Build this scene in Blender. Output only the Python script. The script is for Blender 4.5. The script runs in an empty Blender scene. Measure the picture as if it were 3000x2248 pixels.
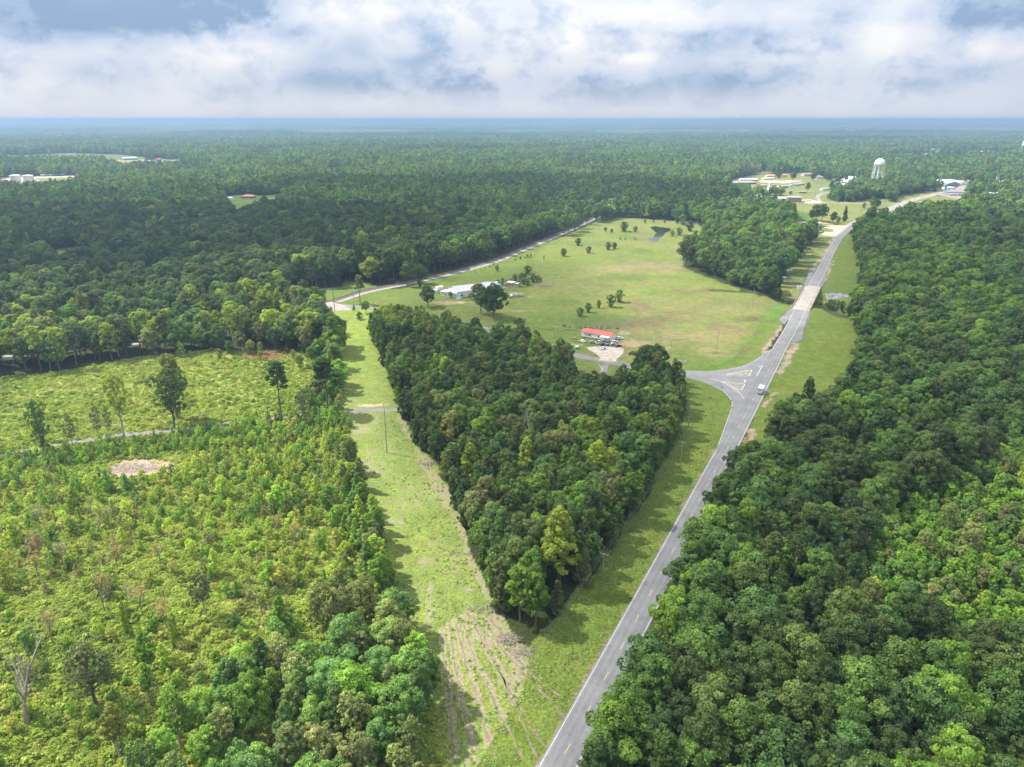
import bpy, bmesh, math, random
import numpy as np
from mathutils import Vector, Matrix, noise as mnoise
from mathutils.geometry import tessellate_polygon

S = bpy.context.scene
COL = S.collection
RNG = np.random.default_rng(7)
random.seed(7)

# ------------------------------------------------------------------ camera
CAM_H = 128.0
FOC = 2100.0                       # focal length in pixels of a 3000 px wide frame
PITCH = math.atan((1124 - 350) / FOC)
cam_data = bpy.data.cameras.new('camera')
cam_data.sensor_fit = 'HORIZONTAL'
cam_data.sensor_width = 36.0
cam_data.lens = 36.0 * FOC / 3000.0
cam_data.clip_start = 0.5
cam_data.clip_end = 200000.0
cam = bpy.data.objects.new('camera', cam_data)
COL.objects.link(cam)
cam.location = (0, 0, CAM_H)
cam.rotation_euler = (math.pi / 2 - PITCH, 0, 0)
S.camera = cam

# ------------------------------------------------------------------ light and exposure
EXPO = 1.5
EV = 2.0 ** EXPO
S.view_settings.view_transform = 'Standard'
S.view_settings.look = 'None'
S.view_settings.gamma = 1.0
S.view_settings.exposure = EXPO
S.view_settings.use_curve_mapping = False
SUN_EL = math.radians(50)
SUN_TO = Vector((-0.93, 0.36, 0)).normalized()
SUN_VEC = Vector((SUN_TO.x * math.cos(SUN_EL), SUN_TO.y * math.cos(SUN_EL), math.sin(SUN_EL)))
sun_data = bpy.data.lights.new('sun', 'SUN')
sun_data.energy = 4.3
sun_data.angle = math.radians(1.6)
sun_data.color = (1.0, 0.95, 0.86)
sun = bpy.data.objects.new('sun', sun_data)
COL.objects.link(sun)
sun.location = (0, 0, 900)
sun.rotation_euler = SUN_VEC.to_track_quat('Z', 'Y').to_euler()

cy = S.cycles
cy.use_denoising = True
cy.max_bounces = 6
cy.diffuse_bounces = 3
cy.glossy_bounces = 2
cy.transmission_bounces = 3
cy.transparent_max_bounces = 6
cy.volume_bounces = 1
cy.use_adaptive_sampling = True
cy.adaptive_threshold = 0.02

def ray(x, y):
    dx = (x - 1500) / FOC; dy = -(y - 1124) / FOC
    return (dx, math.cos(PITCH) + dy * math.sin(PITCH), -math.sin(PITCH) + dy * math.cos(PITCH))

# survey sheets: the site was measured on several enlargements of one picture
SHEETS = dict(D=(0, 0, 3000 / 2212), Z3=(1600, 600, 800 / 2211), Z4=(2100, 400, 900 / 2212), Z6=(1900, 950, 600 / 2211),
              Z5=(1500, 900, 500 / 2212), W=(2200, 640, 400 / 2211), T=(2150, 440, 450 / 2212), U=(2550, 380, 450 / 2212),
              L=(0, 440, 560 / 2212), HO=(1200, 740, 440 / 2212), C=(0, 1000, 1200 / 2212), B=(0, 1500, 1200 / 2212),
              SS=(1000, 1150, 1000 / 1951), M=(1200, 1600, 1000 / 2212), RR=(2000, 1200, 1000 / 1582),
              P=(600, 900, 500 / 2072), Q=(0, 600, 800 / 2212), N=(900, 560, 800 / 2211), A=(0, 300, 1000 / 2212))
def G(s, x, y, z=0.0):
    ox, oy, k = SHEETS[s]
    d = ray(ox + x * k, oy + y * k)
    t = (CAM_H - z) / -d[2]
    return (d[0] * t, d[1] * t)
def GL(s, pts, z=0.0):
    return [G(s, x, y, z) for x, y in pts]
def top_z(s, base, ty):
    """height of a thing standing on ground point base whose top shows at ty"""
    ox, oy, k = SHEETS[s]
    d = ray(ox, oy + ty * k)
    return CAM_H + d[2] / d[1] * base[1]

# ------------------------------------------------------------------ node helpers
class NT:
    def __init__(self, tree): self.t = tree; self.n = tree.nodes; self.l = tree.links
    def new(self, typ, **kw):
        nd = self.n.new(typ)
        for k, v in kw.items(): setattr(nd, k, v)
        return nd
    def put(self, sock, v):
        if hasattr(v, 'is_output') or isinstance(v, bpy.types.NodeSocket): self.l.new(v, sock)
        elif v is not None: sock.default_value = v
    def math(self, op, a, b=None, c=None, clamp=False):
        nd = self.new('ShaderNodeMath', operation=op, use_clamp=clamp)
        self.put(nd.inputs[0], a)
        if b is not None: self.put(nd.inputs[1], b)
        if c is not None: self.put(nd.inputs[2], c)
        return nd.outputs[0]
    def vmath(self, op, a, b=None):
        nd = self.new('ShaderNodeVectorMath', operation=op)
        self.put(nd.inputs[0], a)
        if b is not None: self.put(nd.inputs[1], b)
        return nd.outputs[0]
    def noise(self, vec, scale, detail=4, rough=0.55, dist=0.0):
        nd = self.new('ShaderNodeTexNoise'); nd.inputs['Scale'].default_value = scale
        nd.inputs['Detail'].default_value = detail; nd.inputs['Roughness'].default_value = rough
        nd.inputs['Distortion'].default_value = dist
        if vec is not None: self.l.new(vec, nd.inputs['Vector'])
        return nd.outputs[0]
    def mapr(self, v, a, b, c=0.0, d=1.0, smooth=True):
        nd = self.new('ShaderNodeMapRange', interpolation_type='SMOOTHSTEP' if smooth else 'LINEAR')
        nd.clamp = True
        self.put(nd.inputs[0], v)
        for i, q in enumerate((a, b, c, d)): self.put(nd.inputs[i + 1], q)
        return nd.outputs[0]
    def mix(self, f, a, b, blend='MIX'):
        nd = self.new('ShaderNodeMix', data_type='RGBA', blend_type=blend)
        self.put(nd.inputs[0], f)
        for s_, v in ((nd.inputs[6], a), (nd.inputs[7], b)):
            if isinstance(v, (tuple, list)): s_.default_value = (*v[:3], 1)
            else: self.l.new(v, s_)
        return nd.outputs[2]

# ------------------------------------------------------------------ world
world = bpy.data.worlds.new('World'); S.world = world
world.use_nodes = True
w = NT(world.node_tree); w.n.clear()
out = w.new('ShaderNodeOutputWorld')
sky = w.new('ShaderNodeTexSky', sky_type='NISHITA')
sky.sun_disc = False
sky.sun_elevation = SUN_EL
sky.sun_rotation = math.atan2(SUN_VEC.x, SUN_VEC.y)
sky.air_density = 1.2; sky.dust_density = 2.0; sky.ozone_density = 1.5
bg_sky = w.new('ShaderNodeBackground'); bg_sky.inputs[1].default_value = 0.06
w.l.new(sky.outputs[0], bg_sky.inputs[0])
tc = w.new('ShaderNodeTexCoord')
dirv = tc.outputs['Generated']
sep = w.new('ShaderNodeSeparateXYZ'); w.l.new(dirv, sep.inputs[0])
X, Y, Z = sep.outputs
el = w.math('ARCSINE', Z)
az = w.math('ARCTAN2', X, Y)
comb = w.new('ShaderNodeCombineXYZ')
# cumulus flatten a little towards the horizon
zs = w.math('MULTIPLY', Z, 1.5)
w.l.new(X, comb.inputs[0]); w.l.new(Y, comb.inputs[1]); w.l.new(zs, comb.inputs[2])
cv = comb.outputs[0]
nb1 = w.noise(cv, 5.0, 10, 0.56, 0.15)
mv = w.new('ShaderNodeVectorMath', operation='ADD'); w.l.new(cv, mv.inputs[0]); mv.inputs[1].default_value = (3.1, 1.7, 5.2)
nb2 = w.noise(mv.outputs[0], 21.0, 9, 0.6, 0.1)
nb3 = w.noise(mv.outputs[0], 2.6, 4, 0.5, 0.0)
billow = w.math('ABSOLUTE', w.math('SUBTRACT', nb2, 0.5))

def adir(x, y):
    d = Vector(ray(x * SHEETS['D'][2], y * SHEETS['D'][2])).normalized()
    return math.atan2(d.x, d.y), math.asin(d.z)
def bump_(cx, cyy, rx, ry):
    """soft rise of cloud brightness round a point of the sky"""
    a0, e0 = adir(cx, cyy); a1, _ = adir(cx + rx, cyy); _, e1 = adir(cx, cyy - ry)
    dx = w.math('DIVIDE', w.math('SUBTRACT', az, a0), abs(a1 - a0))
    dy = w.math('DIVIDE', w.math('SUBTRACT', el, e0), abs(e1 - e0))
    d = w.math('ADD', w.math('MULTIPLY', dx, dx), w.math('MULTIPLY', dy, dy))
    d = w.math('ADD', w.math('SQRT', d), w.math('MULTIPLY', w.math('SUBTRACT', nb1, 0.5), 1.5))
    return w.mapr(d, 1.5, 0.35)
def lin(r, g, b):
    f = lambda c: ((c / 255 + 0.055) / 1.055) ** 2.4 if c > 10 else c / 255 / 12.92
    return (f(r), f(g), f(b))
def sk(r, g, b):
    return tuple(c / EV for c in lin(r, g, b))
# the cloud deck: brightness field -> grey-blue undersides up to lit white heads
V = w.math('MULTIPLY_ADD', w.math('SUBTRACT', nb1, 0.5), 1.15, 0.64)
V = w.math('ADD', V, w.math('MULTIPLY', w.math('SUBTRACT', nb2, 0.5), 0.95))
V = w.math('SUBTRACT', V, w.math('MULTIPLY', billow, 1.1))
V = w.math('ADD', V, w.math('MULTIPLY', w.math('SUBTRACT', nb3, 0.5), 0.5))
V = w.math('ADD', V, w.math('MULTIPLY', w.mapr(w.math('MULTIPLY_ADD', w.math('SUBTRACT', nb2, 0.5), 0.8, nb1), 0.45, 0.64), 0.22))
V = w.math('SUBTRACT', V, 0.26)
for cx_, cy_, rx_, ry_, am_ in ((440, 0, 240, 85, -.62), (300, 30, 60, 26, -.25), (40, 20, 160, 62, -.45), (1640, 84, 150, 32, -.30), (2130, 20, 190, 42, -.42), (940, 105, 190, 30, -.22),
                                (1130, 190, 420, 40, -.30), (840, 150, 200, 50, -.20), (1320, 60, 90, 26, -.15), (1500, 200, 330, 30, -.16), (1980, 165, 150, 40, -.18), (1160, 30, 90, 20, -.14), (1780, 40, 60, 26, -.10),
                                (560, 122, 260, 36, .28), (860, 96, 56, 26, .50), (790, 30, 80, 36, .32), (690, 20, 60, 60, .36), (1215, 82, 100, 36, .42), (1010, 30, 130, 30, .15), (1460, 28, 170, 34, .34),
                                (1905, 80, 60, 60, .40), (2090, 118, 100, 24, .36), (1700, 128, 60, 12, .38), (1370, 126, 50, 14, .32), (90, 125, 90, 30, .22), (60, 190, 200, 40, .14), (1740, 20, 70, 22, .22), (2160, 95, 80, 26, .25)):
    V = w.math('ADD', V, w.math('MULTIPLY', bump_(cx_, cy_, rx_, ry_), am_))
V = w.math('MULTIPLY_ADD', V, 0.66, 0.20)
V = w.math('ADD', V, w.math('MULTIPLY', w.math('SUBTRACT', w.noise(cv, 9.0, 7, 0.55, 0.3), 0.5), 0.42))
cr = w.new('ShaderNodeValToRGB'); w.l.new(V, cr.inputs[0]); e = cr.color_ramp.elements
stops = ((0.0, (146, 171, 203)), (0.16, (170, 191, 218)), (0.34, (198, 211, 231)), (0.52, (215, 223, 236)), (0.70, (230, 234, 240)), (0.86, (244, 244, 245)), (1.0, (253, 252, 249)))
e[0].position, e[0].color = stops[0][0], (*sk(*stops[0][1]), 1); e[1].position, e[1].color = stops[-1][0], (*sk(*stops[-1][1]), 1)
for p_, c_ in stops[1:-1]:
    q_ = e.new(p_); q_.color = (*sk(*c_), 1)
col = cr.outputs[0]
# thin bright veil near the horizon
hz = w.mapr(el, math.radians(0.0), math.radians(3.4), 1.0, 0.0)
hcol = w.mix(w.mapr(az, math.radians(-40), math.radians(40)), sk(241, 242, 246), sk(226, 232, 243))
col = w.mix(w.math('MULTIPLY', hz, 0.8), col, hcol)
# a clouded sky is brighter overhead than at the horizon (the standard law for overcast skies)
cie = w.math('MULTIPLY_ADD', w.math('MAXIMUM', Z, 0.0), 1.6, 0.97)
bg_c = w.new('ShaderNodeBackground'); w.l.new(col, bg_c.inputs[0]); w.l.new(cie, bg_c.inputs[1])
ms = w.new('ShaderNodeMixShader')
cover = w.mapr(nb3, 0.30, 0.42, 0.85, 1.0)
w.l.new(cover, ms.inputs[0]); w.l.new(bg_sky.outputs[0], ms.inputs[1]); w.l.new(bg_c.outputs[0], ms.inputs[2])
w.l.new(ms.outputs[0], out.inputs[0])

# ------------------------------------------------------------------ generic builders
def tag(o, label=None, cat=None, group=None, kind=None):
    if label: o['label'] = label
    if cat: o['category'] = cat
    if group: o['group'] = group
    if kind: o['kind'] = kind
    return o
def empty(name, loc=(0, 0, 0), rz=0.0, parent=None):
    o = bpy.data.objects.new(name, None); COL.objects.link(o)
    o.location = loc if len(loc) == 3 else (loc[0], loc[1], 0); o.rotation_euler = (0, 0, rz); o.parent = parent
    o.empty_display_size = 0.5
    return o
def link(name, me, parent=None):
    o = bpy.data.objects.new(name, me); COL.objects.link(o); o.parent = parent; return o
def copy_tree(o, parent=None):
    c = o.copy(); COL.objects.link(c); c.parent = parent
    for ch in o.children: copy_tree(ch, c)
    return c
class MB:
    def __init__(self): self.v = []; self.f = []; self.m = []
    def add(self, vs, fs, mi=0):
        b = len(self.v); self.v += [tuple(p) for p in vs]
        self.f += [tuple(b + i for i in f) for f in fs]; self.m += [mi] * len(fs); return self
    def box(self, c, s, rz=0.0, mi=0, taper=1.0):
        cx, cy_, cz = c; hx, hy, hz_ = s[0] / 2, s[1] / 2, s[2] / 2
        ca, sa = math.cos(rz), math.sin(rz); vs = []
        for z in (-1, 1):
            k = taper if z > 0 else 1
            for x, y in ((-1, -1), (1, -1), (1, 1), (-1, 1)):
                px, py = x * hx * k, y * hy * k
                vs.append((cx + px * ca - py * sa, cy_ + px * sa + py * ca, cz + z * hz_))
        return self.add(vs, [(3, 2, 1, 0), (4, 5, 6, 7), (0, 1, 5, 4), (1, 2, 6, 5), (2, 3, 7, 6), (3, 0, 4, 7)], mi)
    def tube(self, pts, rads, n=6, mi=0, cap=True):
        pts = [Vector(p) for p in pts]
        if not hasattr(rads, '__len__'): rads = [rads] * len(pts)
        b = len(self.v); ref = None
        for i, p in enumerate(pts):
            d = (pts[min(i + 1, len(pts) - 1)] - pts[max(i - 1, 0)]).normalized()
            if ref is None: ref = Vector((1, 0, 0)) if abs(d.x) < 0.9 else Vector((0, 1, 0))
            u = (ref - d * ref.dot(d)).normalized(); ref = u; v_ = d.cross(u)
            for k in range(n):
                a = 2 * math.pi * k / n
                self.v.append(tuple(p + (u * math.cos(a) + v_ * math.sin(a)) * rads[i]))
        for i in range(len(pts) - 1):
            for k in range(n):
                a0 = b + i * n + k; a1 = b + i * n + (k + 1) % n
                self.f.append((a0, a1, a1 + n, a0 + n)); self.m.append(mi)
        if cap:
            self.f.append(tuple(b + k for k in reversed(range(n)))); self.m.append(mi)
            e = b + (len(pts) - 1) * n
            self.f.append(tuple(e + k for k in range(n))); self.m.append(mi)
        return self
    def lathe(self, prof, n=20, c=(0, 0, 0), mi=0):
        b = len(self.v)
        for r, z in prof:
            for k in range(n):
                a = 2 * math.pi * k / n
                self.v.append((c[0] + r * math.cos(a), c[1] + r * math.sin(a), c[2] + z))
        for i in range(len(prof) - 1):
            for k in range(n):
                a0 = b + i * n + k; a1 = b + i * n + (k + 1) % n
                self.f.append((a0, a1, a1 + n, a0 + n)); self.m.append(mi)
        return self
    def prism(self, prof, y0, y1, mi=0, axis='y'):
        """profile in x,z swept along y (counter-clockwise seen from -y)"""
        n = len(prof)
        if axis == 'y': vs = [(x, y0, z) for x, z in prof] + [(x, y1, z) for x, z in prof]
        else: vs = [(y0, x, z) for x, z in prof] + [(y1, x, z) for x, z in prof]
        fs = [tuple(range(n)), tuple(reversed(range(n, 2 * n)))]
        fs += [(i, i + n, (i + 1) % n + n, (i + 1) % n) for i in range(n)]
        return self.add(vs, fs, mi)
    def mesh(self, name, mats, smooth=False):
        me = bpy.data.meshes.new(name)
        me.from_pydata(self.v, [], self.f)
        if not isinstance(mats, (list, tuple)): mats = [mats]
        for m in mats: me.materials.append(m)
        if len(mats) > 1: me.polygons.foreach_set('material_index', self.m)
        if smooth: me.polygons.foreach_set('use_smooth', [True] * len(self.f))
        bm = bmesh.new(); bm.from_mesh(me); bmesh.ops.recalc_face_normals(bm, faces=bm.faces); bm.to_mesh(me); bm.free()
        me.update(); return me
    def build(self, name, mats, parent=None, smooth=False, loc=None):
        o = link(name, self.mesh(name, mats, smooth), parent)
        if loc is not None: o.location = loc
        return o

# ------------------------------------------------------------------ materials
MATS = {}
def mat(name, color, rough=0.8, metal=0.0, var=0.12, scale=1.5, bump=0.0, spec=0.3, stain=None, stain_scale=0.4, coat=0.0):
    m = bpy.data.materials.new(name); m.use_nodes = True
    n = NT(m.node_tree); b = m.node_tree.nodes['Principled BSDF']
    tcn = n.new('ShaderNodeTexCoord'); v = tcn.outputs['Object']
    nz = n.noise(v, scale, 5, 0.6)
    f = n.mapr(nz, 0.3, 0.7, 1 - var, 1 + var)
    cc = n.vmath('SCALE', (color[0], color[1], color[2])); cc.node.inputs['Scale'].default_value = 1
    n.l.new(f, cc.node.inputs['Scale'])
    c = cc
    if stain:
        sm = n.mapr(n.noise(v, stain_scale, 6, 0.65, 0.5), 0.52, 0.66)
        c = n.mix(sm, c, stain)
    n.l.new(c, b.inputs['Base Color'])
    b.inputs['Roughness'].default_value = rough; b.inputs['Metallic'].default_value = metal
    b.inputs['Specular IOR Level'].default_value = spec
    if coat: b.inputs['Coat Weight'].default_value = coat
    if bump:
        bp = n.new('ShaderNodeBump'); bp.inputs['Strength'].default_value = 0.5; bp.inputs['Distance'].default_value = bump
        n.l.new(n.noise(v, scale * 6, 4), bp.inputs['Height']); n.l.new(bp.outputs[0], b.inputs['Normal'])
    MATS[name] = m
    return m
def leaf_mat(name, transl=0.34):
    """foliage: the tint comes from the tree, the leaf-to-leaf variation from its mesh"""
    m = bpy.data.materials.new(name); m.use_nodes = True
    n = NT(m.node_tree); n.n.clear()
    o = n.new('ShaderNodeOutputMaterial')
    at = n.new('ShaderNodeAttribute', attribute_type='INSTANCER', attribute_name='tint')
    lv = n.new('ShaderNodeAttribute', attribute_type='GEOMETRY', attribute_name='lv')
    c = n.vmath('SCALE', at.outputs['Vector']); n.l.new(lv.outputs['Fac'], c.node.inputs['Scale'])
    # older leaves are a little yellower than the new ones
    yl = n.mapr(lv.outputs['Fac'], 0.9, 1.6, 0.0, 0.4)
    c2 = n.mix(yl, c, n.vmath('MULTIPLY', c, (1.35, 1.08, 0.75)))
    pb = n.new('ShaderNodeBsdfPrincipled')
    n.l.new(c2, pb.inputs['Base Color']); pb.inputs['Roughness'].default_value = 0.62
    pb.inputs['Specular IOR Level'].default_value = 0.22
    tr = n.new('ShaderNodeBsdfTranslucent'); n.l.new(n.vmath('MULTIPLY', c2, (1.3, 1.35, 0.55)), tr.inputs[0])
    mx = n.new('ShaderNodeMixShader'); mx.inputs[0].default_value = transl
    n.l.new(pb.outputs[0], mx.inputs[1]); n.l.new(tr.outputs[0], mx.inputs[2]); n.l.new(mx.outputs[0], o.inputs[0])
    return m
LEAF = leaf_mat('leaves')
BARK = mat('bark', (0.12, 0.095, 0.075), 0.95, var=0.3, scale=3)
BARKP = mat('pale_bark', (0.34, 0.31, 0.27), 0.95, var=0.25, scale=3)
BARKV = mat('bare_twigs', (0.23, 0.2, 0.165), 0.95, var=0.25, scale=3)

# ------------------------------------------------------------------ polygons of land cover (ground points)
def inside(px, py, poly):
    c = np.zeros(px.shape, bool); n = len(poly)
    for i in range(n):
        x0, y0 = poly[i]; x1, y1 = poly[(i + 1) % n]
        if y0 == y1: continue
        t = ((y0 > py) != (y1 > py)) & (px < (x1 - x0) * (py - y0) / (y1 - y0) + x0)
        c ^= t
    return c
def dist_line(px, py, pts):
    d = np.full(px.shape, 1e9)
    for (x0, y0), (x1, y1) in zip(pts[:-1], pts[1:]):
        L2 = (x1 - x0) ** 2 + (y1 - y0) ** 2 + 1e-9
        t = np.clip(((px - x0) * (x1 - x0) + (py - y0) * (y1 - y0)) / L2, 0, 1)
        d = np.minimum(d, np.hypot(px - x0 - t * (x1 - x0), py - y0 - t * (y1 - y0)))
    return d
def vnoise(x, y, s, seed=0):
    """cheap smooth value noise, -1..1"""
    x = x / s + seed * 17.13; y = y / s + seed * 9.71
    xi = np.floor(x); yi = np.floor(y); fx = x - xi; fy = y - yi
    fx = fx * fx * (3 - 2 * fx); fy = fy * fy * (3 - 2 * fy)
    def h(a, b):
        v = np.sin(a * 127.1 + b * 311.7) * 43758.5453
        return v - np.floor(v)
    return ((h(xi, yi) * (1 - fx) + h(xi + 1, yi) * fx) * (1 - fy) + (h(xi, yi + 1) * (1 - fx) + h(xi + 1, yi + 1) * fx) * fy) * 2 - 1
def fbm(x, y, s, seed=0, oct=4):
    v = 0; a = 0.5; 
    for i in range(oct): v = v + a * vnoise(x, y, s / 2 ** i, seed + i); a *= 0.55
    return v
def smooth_line(pts, step=4.0):
    out = []; P = [np.array(p, float) for p in pts]
    P = [2 * P[0] - P[1]] + P + [2 * P[-1] - P[-2]]
    for i in range(1, len(P) - 2):
        n = max(2, int(np.linalg.norm(P[i + 1] - P[i]) / step))
        for k in range(n):
            t = k / n
            out.append(0.5 * (2 * P[i] + (P[i + 1] - P[i - 1]) * t + (2 * P[i - 1] - 5 * P[i] + 4 * P[i + 1] - P[i + 2]) * t * t
                              + (3 * P[i] - P[i - 1] - 3 * P[i + 1] + P[i + 2]) * t ** 3))
    out.append(P[-2]); return [tuple(p) for p in out]

HWY = smooth_line( [G('M', 1023, 1317), G('M', 1155, 1070), G('M', 1700, 43)] + GL('Z6', [(740, 1540), (878, 1292), (1050, 967), (1100, 873), (1235, 610),
     (1315, 462), (1418, 258)]) + [G('Z3', 1990, 990)] + GL('W', [(795, 1485), (1005, 1095), (1142, 840), (1305, 515), (1415, 330), (1530, 220), (1660, 110)])
     + GL('Z4', [(1080, 578), (1170, 548), (1290, 505), (1400, 460), (1520, 430), (1640, 405), (1800, 392), (2000, 378), (2212, 360)]))
_a, _b = np.array(HWY[0]), np.array(HWY[3]); _d = (_a - _b) / np.linalg.norm(_a - _b)
HWY[:0] = [tuple(_a + _d * k) for k in (260, 120, 60, 30, 10)]
BR0 = np.array(G('W', 795, 1485)); BR1 = np.array(G('W', 1005, 1095))
BRD = (BR1 - BR0) / np.linalg.norm(BR1 - BR0); BRL = float(np.linalg.norm(BR1 - BR0)); BRM = (BR0 + BR1) / 2
BRN = np.array([BRD[1], -BRD[0]])      # to the right of travel
SIDE = smooth_line(GL('D', [(1660, 790), (1560, 806), (1480, 808), (1400, 800), (1320, 782), (1255, 770), (1180, 752), (1090, 722), (960, 690),
                            (850, 672), (760, 662), (690, 658), (600, 655), (480, 640), (380, 600)]))
LANE = smooth_line(GL('D', [(1308, 786), (1300, 812), (1272, 845), (1200, 866), (1080, 874), (940, 880), (862, 885), (738, 890), (640, 899), (490, 916), (380, 931), (270, 940), (120, 962), (0, 985), (-200, 1010)]))
RAIL = smooth_line(GL('N', [(-1200, 1130), (-500, 1010), (60, 905), (200, 890), (450, 812), (800, 742), (1150, 662), (1500, 565), (1800, 440), (2035, 345), (2320, 212)])
                   + [G('Z3', 520, 30), G('Z3', 640, -50)], 6)
CENTRE_WOOD = GL('D', [(800, 712), (830, 700), (870, 694), (905, 704), (940, 718), (1000, 728), (1053, 750), (1097, 754), (1134, 756), (1180, 782), (1222, 806), (1266, 852), (1322, 866), (1358, 832), (1410, 818),
                       (1470, 826), (1478, 890), (1460, 950), (1430, 1010), (1390, 1080), (1340, 1160), (1280, 1245), (1215, 1330), (1160, 1395),
                       (1115, 1392), (1078, 1330), (1050, 1270), (1010, 1180), (975, 1080), (945, 1010), (900, 960), (868, 900), (845, 845), (825, 775)])
STRIP = GL('D', [(660, 672), (690, 660), (800, 660), (815, 720), (840, 800), (862, 880), (905, 960), (950, 1010), (985, 1090), (1015, 1180), (1055, 1270),
                 (1085, 1330), (1120, 1395), (1165, 1400), (1210, 1420), (1160, 1800), (900, 1800), (960, 1660), (940, 1530), (890, 1440), (850, 1300), (825, 1200),
                 (800, 1120), (775, 1010), (752, 920), (742, 880), (735, 780), (700, 720), (690, 690)])
VERGE_L = GL('D', [(1470, 800), (1560, 806), (1590, 850), (1585, 960), (1500, 1130), (1400, 1300), (1280, 1500), (1200, 1640), (1130, 1900), (900, 1900),
                   (1130, 1480), (1150, 1390), (1215, 1310), (1280, 1225), (1340, 1140), (1390, 1060), (1430, 1000), (1460, 940), (1478, 880), (1470, 830)])
VERGE_R = GL('D', [(1600, 1010), (1600, 960), (1660, 830), (1690, 740), (1730, 640), (1780, 560), (1828, 500), (1845, 512), (1852, 560), (1872, 590), (1868, 620), (1850, 640),
                   (1850, 700), (1860, 760), (1850, 850), (1800, 880), (1700, 915), (1640, 965)])
VERGE_R2 = GL('D', [(1640, 950), (1600, 1010), (1560, 1080), (1500, 1190), (1430, 1330), (1350, 1480), (1300, 1600), (1270, 1680), (1240, 1680), (1400, 1350), (1600, 960)])
FIELD = GL('D', [(700, 640), (930, 618), (1060, 575), (1150, 536), (1215, 512), (1290, 480), (1340, 470), (1500, 480), (1530, 500), (1500, 530), (1472, 560), (1480, 580),
                 (1530, 600), (1600, 625), (1640, 640), (1680, 630), (1700, 590), (1760, 510), (1780, 490), (1840, 480), (1800, 540), (1770, 600), (1740, 640), (1690, 700), (1640, 780), (1560, 805),
                 (1480, 805), (1400, 800), (1320, 800), (1240, 770), (1170, 738), (1090, 700), (1050, 690), (960, 668), (930, 650), (840, 650), (760, 655)])
CLEARCUT = GL('D', [(-700, 900), (-200, 830), (0, 815), (120, 806), (300, 772), (450, 757), (640, 760), (700, 770), (735, 780), (742, 880), (752, 920), (775, 1010),
                    (800, 1120), (825, 1200), (850, 1300), (890, 1440), (940, 1530), (960, 1660), (900, 1900), (-400, 1900)])
RAIL_GRASS = GL('D', [(600, 660), (640, 625), (735, 620), (745, 605), (860, 628), (1060, 568), (1180, 520), (1190, 525), (1075, 580), (930, 622), (760, 660)])
TOWN = GL('T', [(-60, 430), (330, 350), (1000, 330), (1400, 440), (1650, 480), (1750, 620), (2000, 700), (2212, 700), (2400, 640), (2700, 560), (2900, 540), (2900, 700), (2500, 790), (2100, 850), (2000, 900),
                (1900, 950), (1750, 1030), (1650, 1080), (1450, 1240), (1300, 1250), (1000, 1210), (900, 1110), (860, 1040), (880, 960), (540, 850), (520, 780), (200, 760), (-60, 640)])
LOT_E = GL('U', [(960, 880), (1350, 800), (1500, 760), (1900, 760), (2212, 760), (2212, 800), (1620, 800), (1400, 880), (1330, 1000), (1200, 990), (960, 940)])
LEFT_CLEAR = GL('L', [(-200, 380), (0, 330), (100, 315), (930, 295), (930, 330), (900, 450), (600, 490), (470, 500), (100, 500), (-200, 520)])
FAR_FIELD = GL('L', [(-100, 60), (300, 58), (800, 35), (1400, 52), (1700, 90), (1650, 150), (1300, 165), (800, 165), (300, 160), (-100, 150)])
FAR_YARD = GL('L', [(1330, 125), (1430, 100), (1600, 100), (1700, 115), (1900, 105), (2070, 110), (2080, 180), (2000, 225), (1800, 215), (1500, 205), (1340, 195)])
HOUSE_YARD = GL('A', [(1450, 610), (1560, 600), (1720, 605), (1880, 585), (1880, 620), (1800, 700), (1700, 730), (1600, 800), (1540, 810), (1470, 720)])
LAWN_W = GL('Q', [(180, 400), (560, 350), (640, 345), (640, 400), (560, 450), (430, 470), (300, 440)])
YARD_W = GL('Q', [(440, 500), (800, 440), (1200, 430), (1160, 480), (900, 510), (560, 560)])
YARD_S = GL('Q', [(560, 760), (900, 700), (1250, 600), (1330, 590), (1320, 640), (900, 770), (620, 800)])
PATH_W = smooth_line(GL('D', [(-60, 770), (80, 766), (200, 752), (330, 738), (480, 712), (560, 690), (650, 665), (690, 658)]))
POND = GL('P', [(400, 600), (440, 560), (560, 548), (700, 540), (900, 520), (1010, 515), (1120, 512), (1130, 530), (1060, 560), (980, 600), (880, 640), (700, 640), (560, 635), (450, 628)])
POND2 = GL('Z3', [(840, 180), (880, 172), (1000, 190), (1010, 205), (960, 230), (950, 250), (920, 265), (905, 290), (835, 290), (830, 275), (870, 265), (890, 225)])
LOT = GL('Z5', [(960, 525), (1080, 512), (1200, 510), (1400, 520), (1450, 545), (1440, 600), (1400, 640), (1350, 680), (1360, 712), (1120, 690), (1150, 660), (1080, 600), (1000, 560)])
SAWDUST = GL('D', [(180, 1035), (230, 1015), (270, 995), (330, 990), (375, 1000), (372, 1020), (300, 1030), (240, 1032)])
YOUNG = GL('RR', [(1150, 420), (960, 500), (800, 640), (740, 800), (850, 980), (1040, 1090), (1250, 1180), (1400, 1230), (1900, 1300), (2300, 1100), (2300, 300), (1582, 180), (1300, 330)])
FAR_E = GL('U', [(620, 360), (700, 340), (1060, 340), (1350, 305), (1850, 320), (1850, 345), (1400, 375), (1000, 385), (640, 410)])

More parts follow.
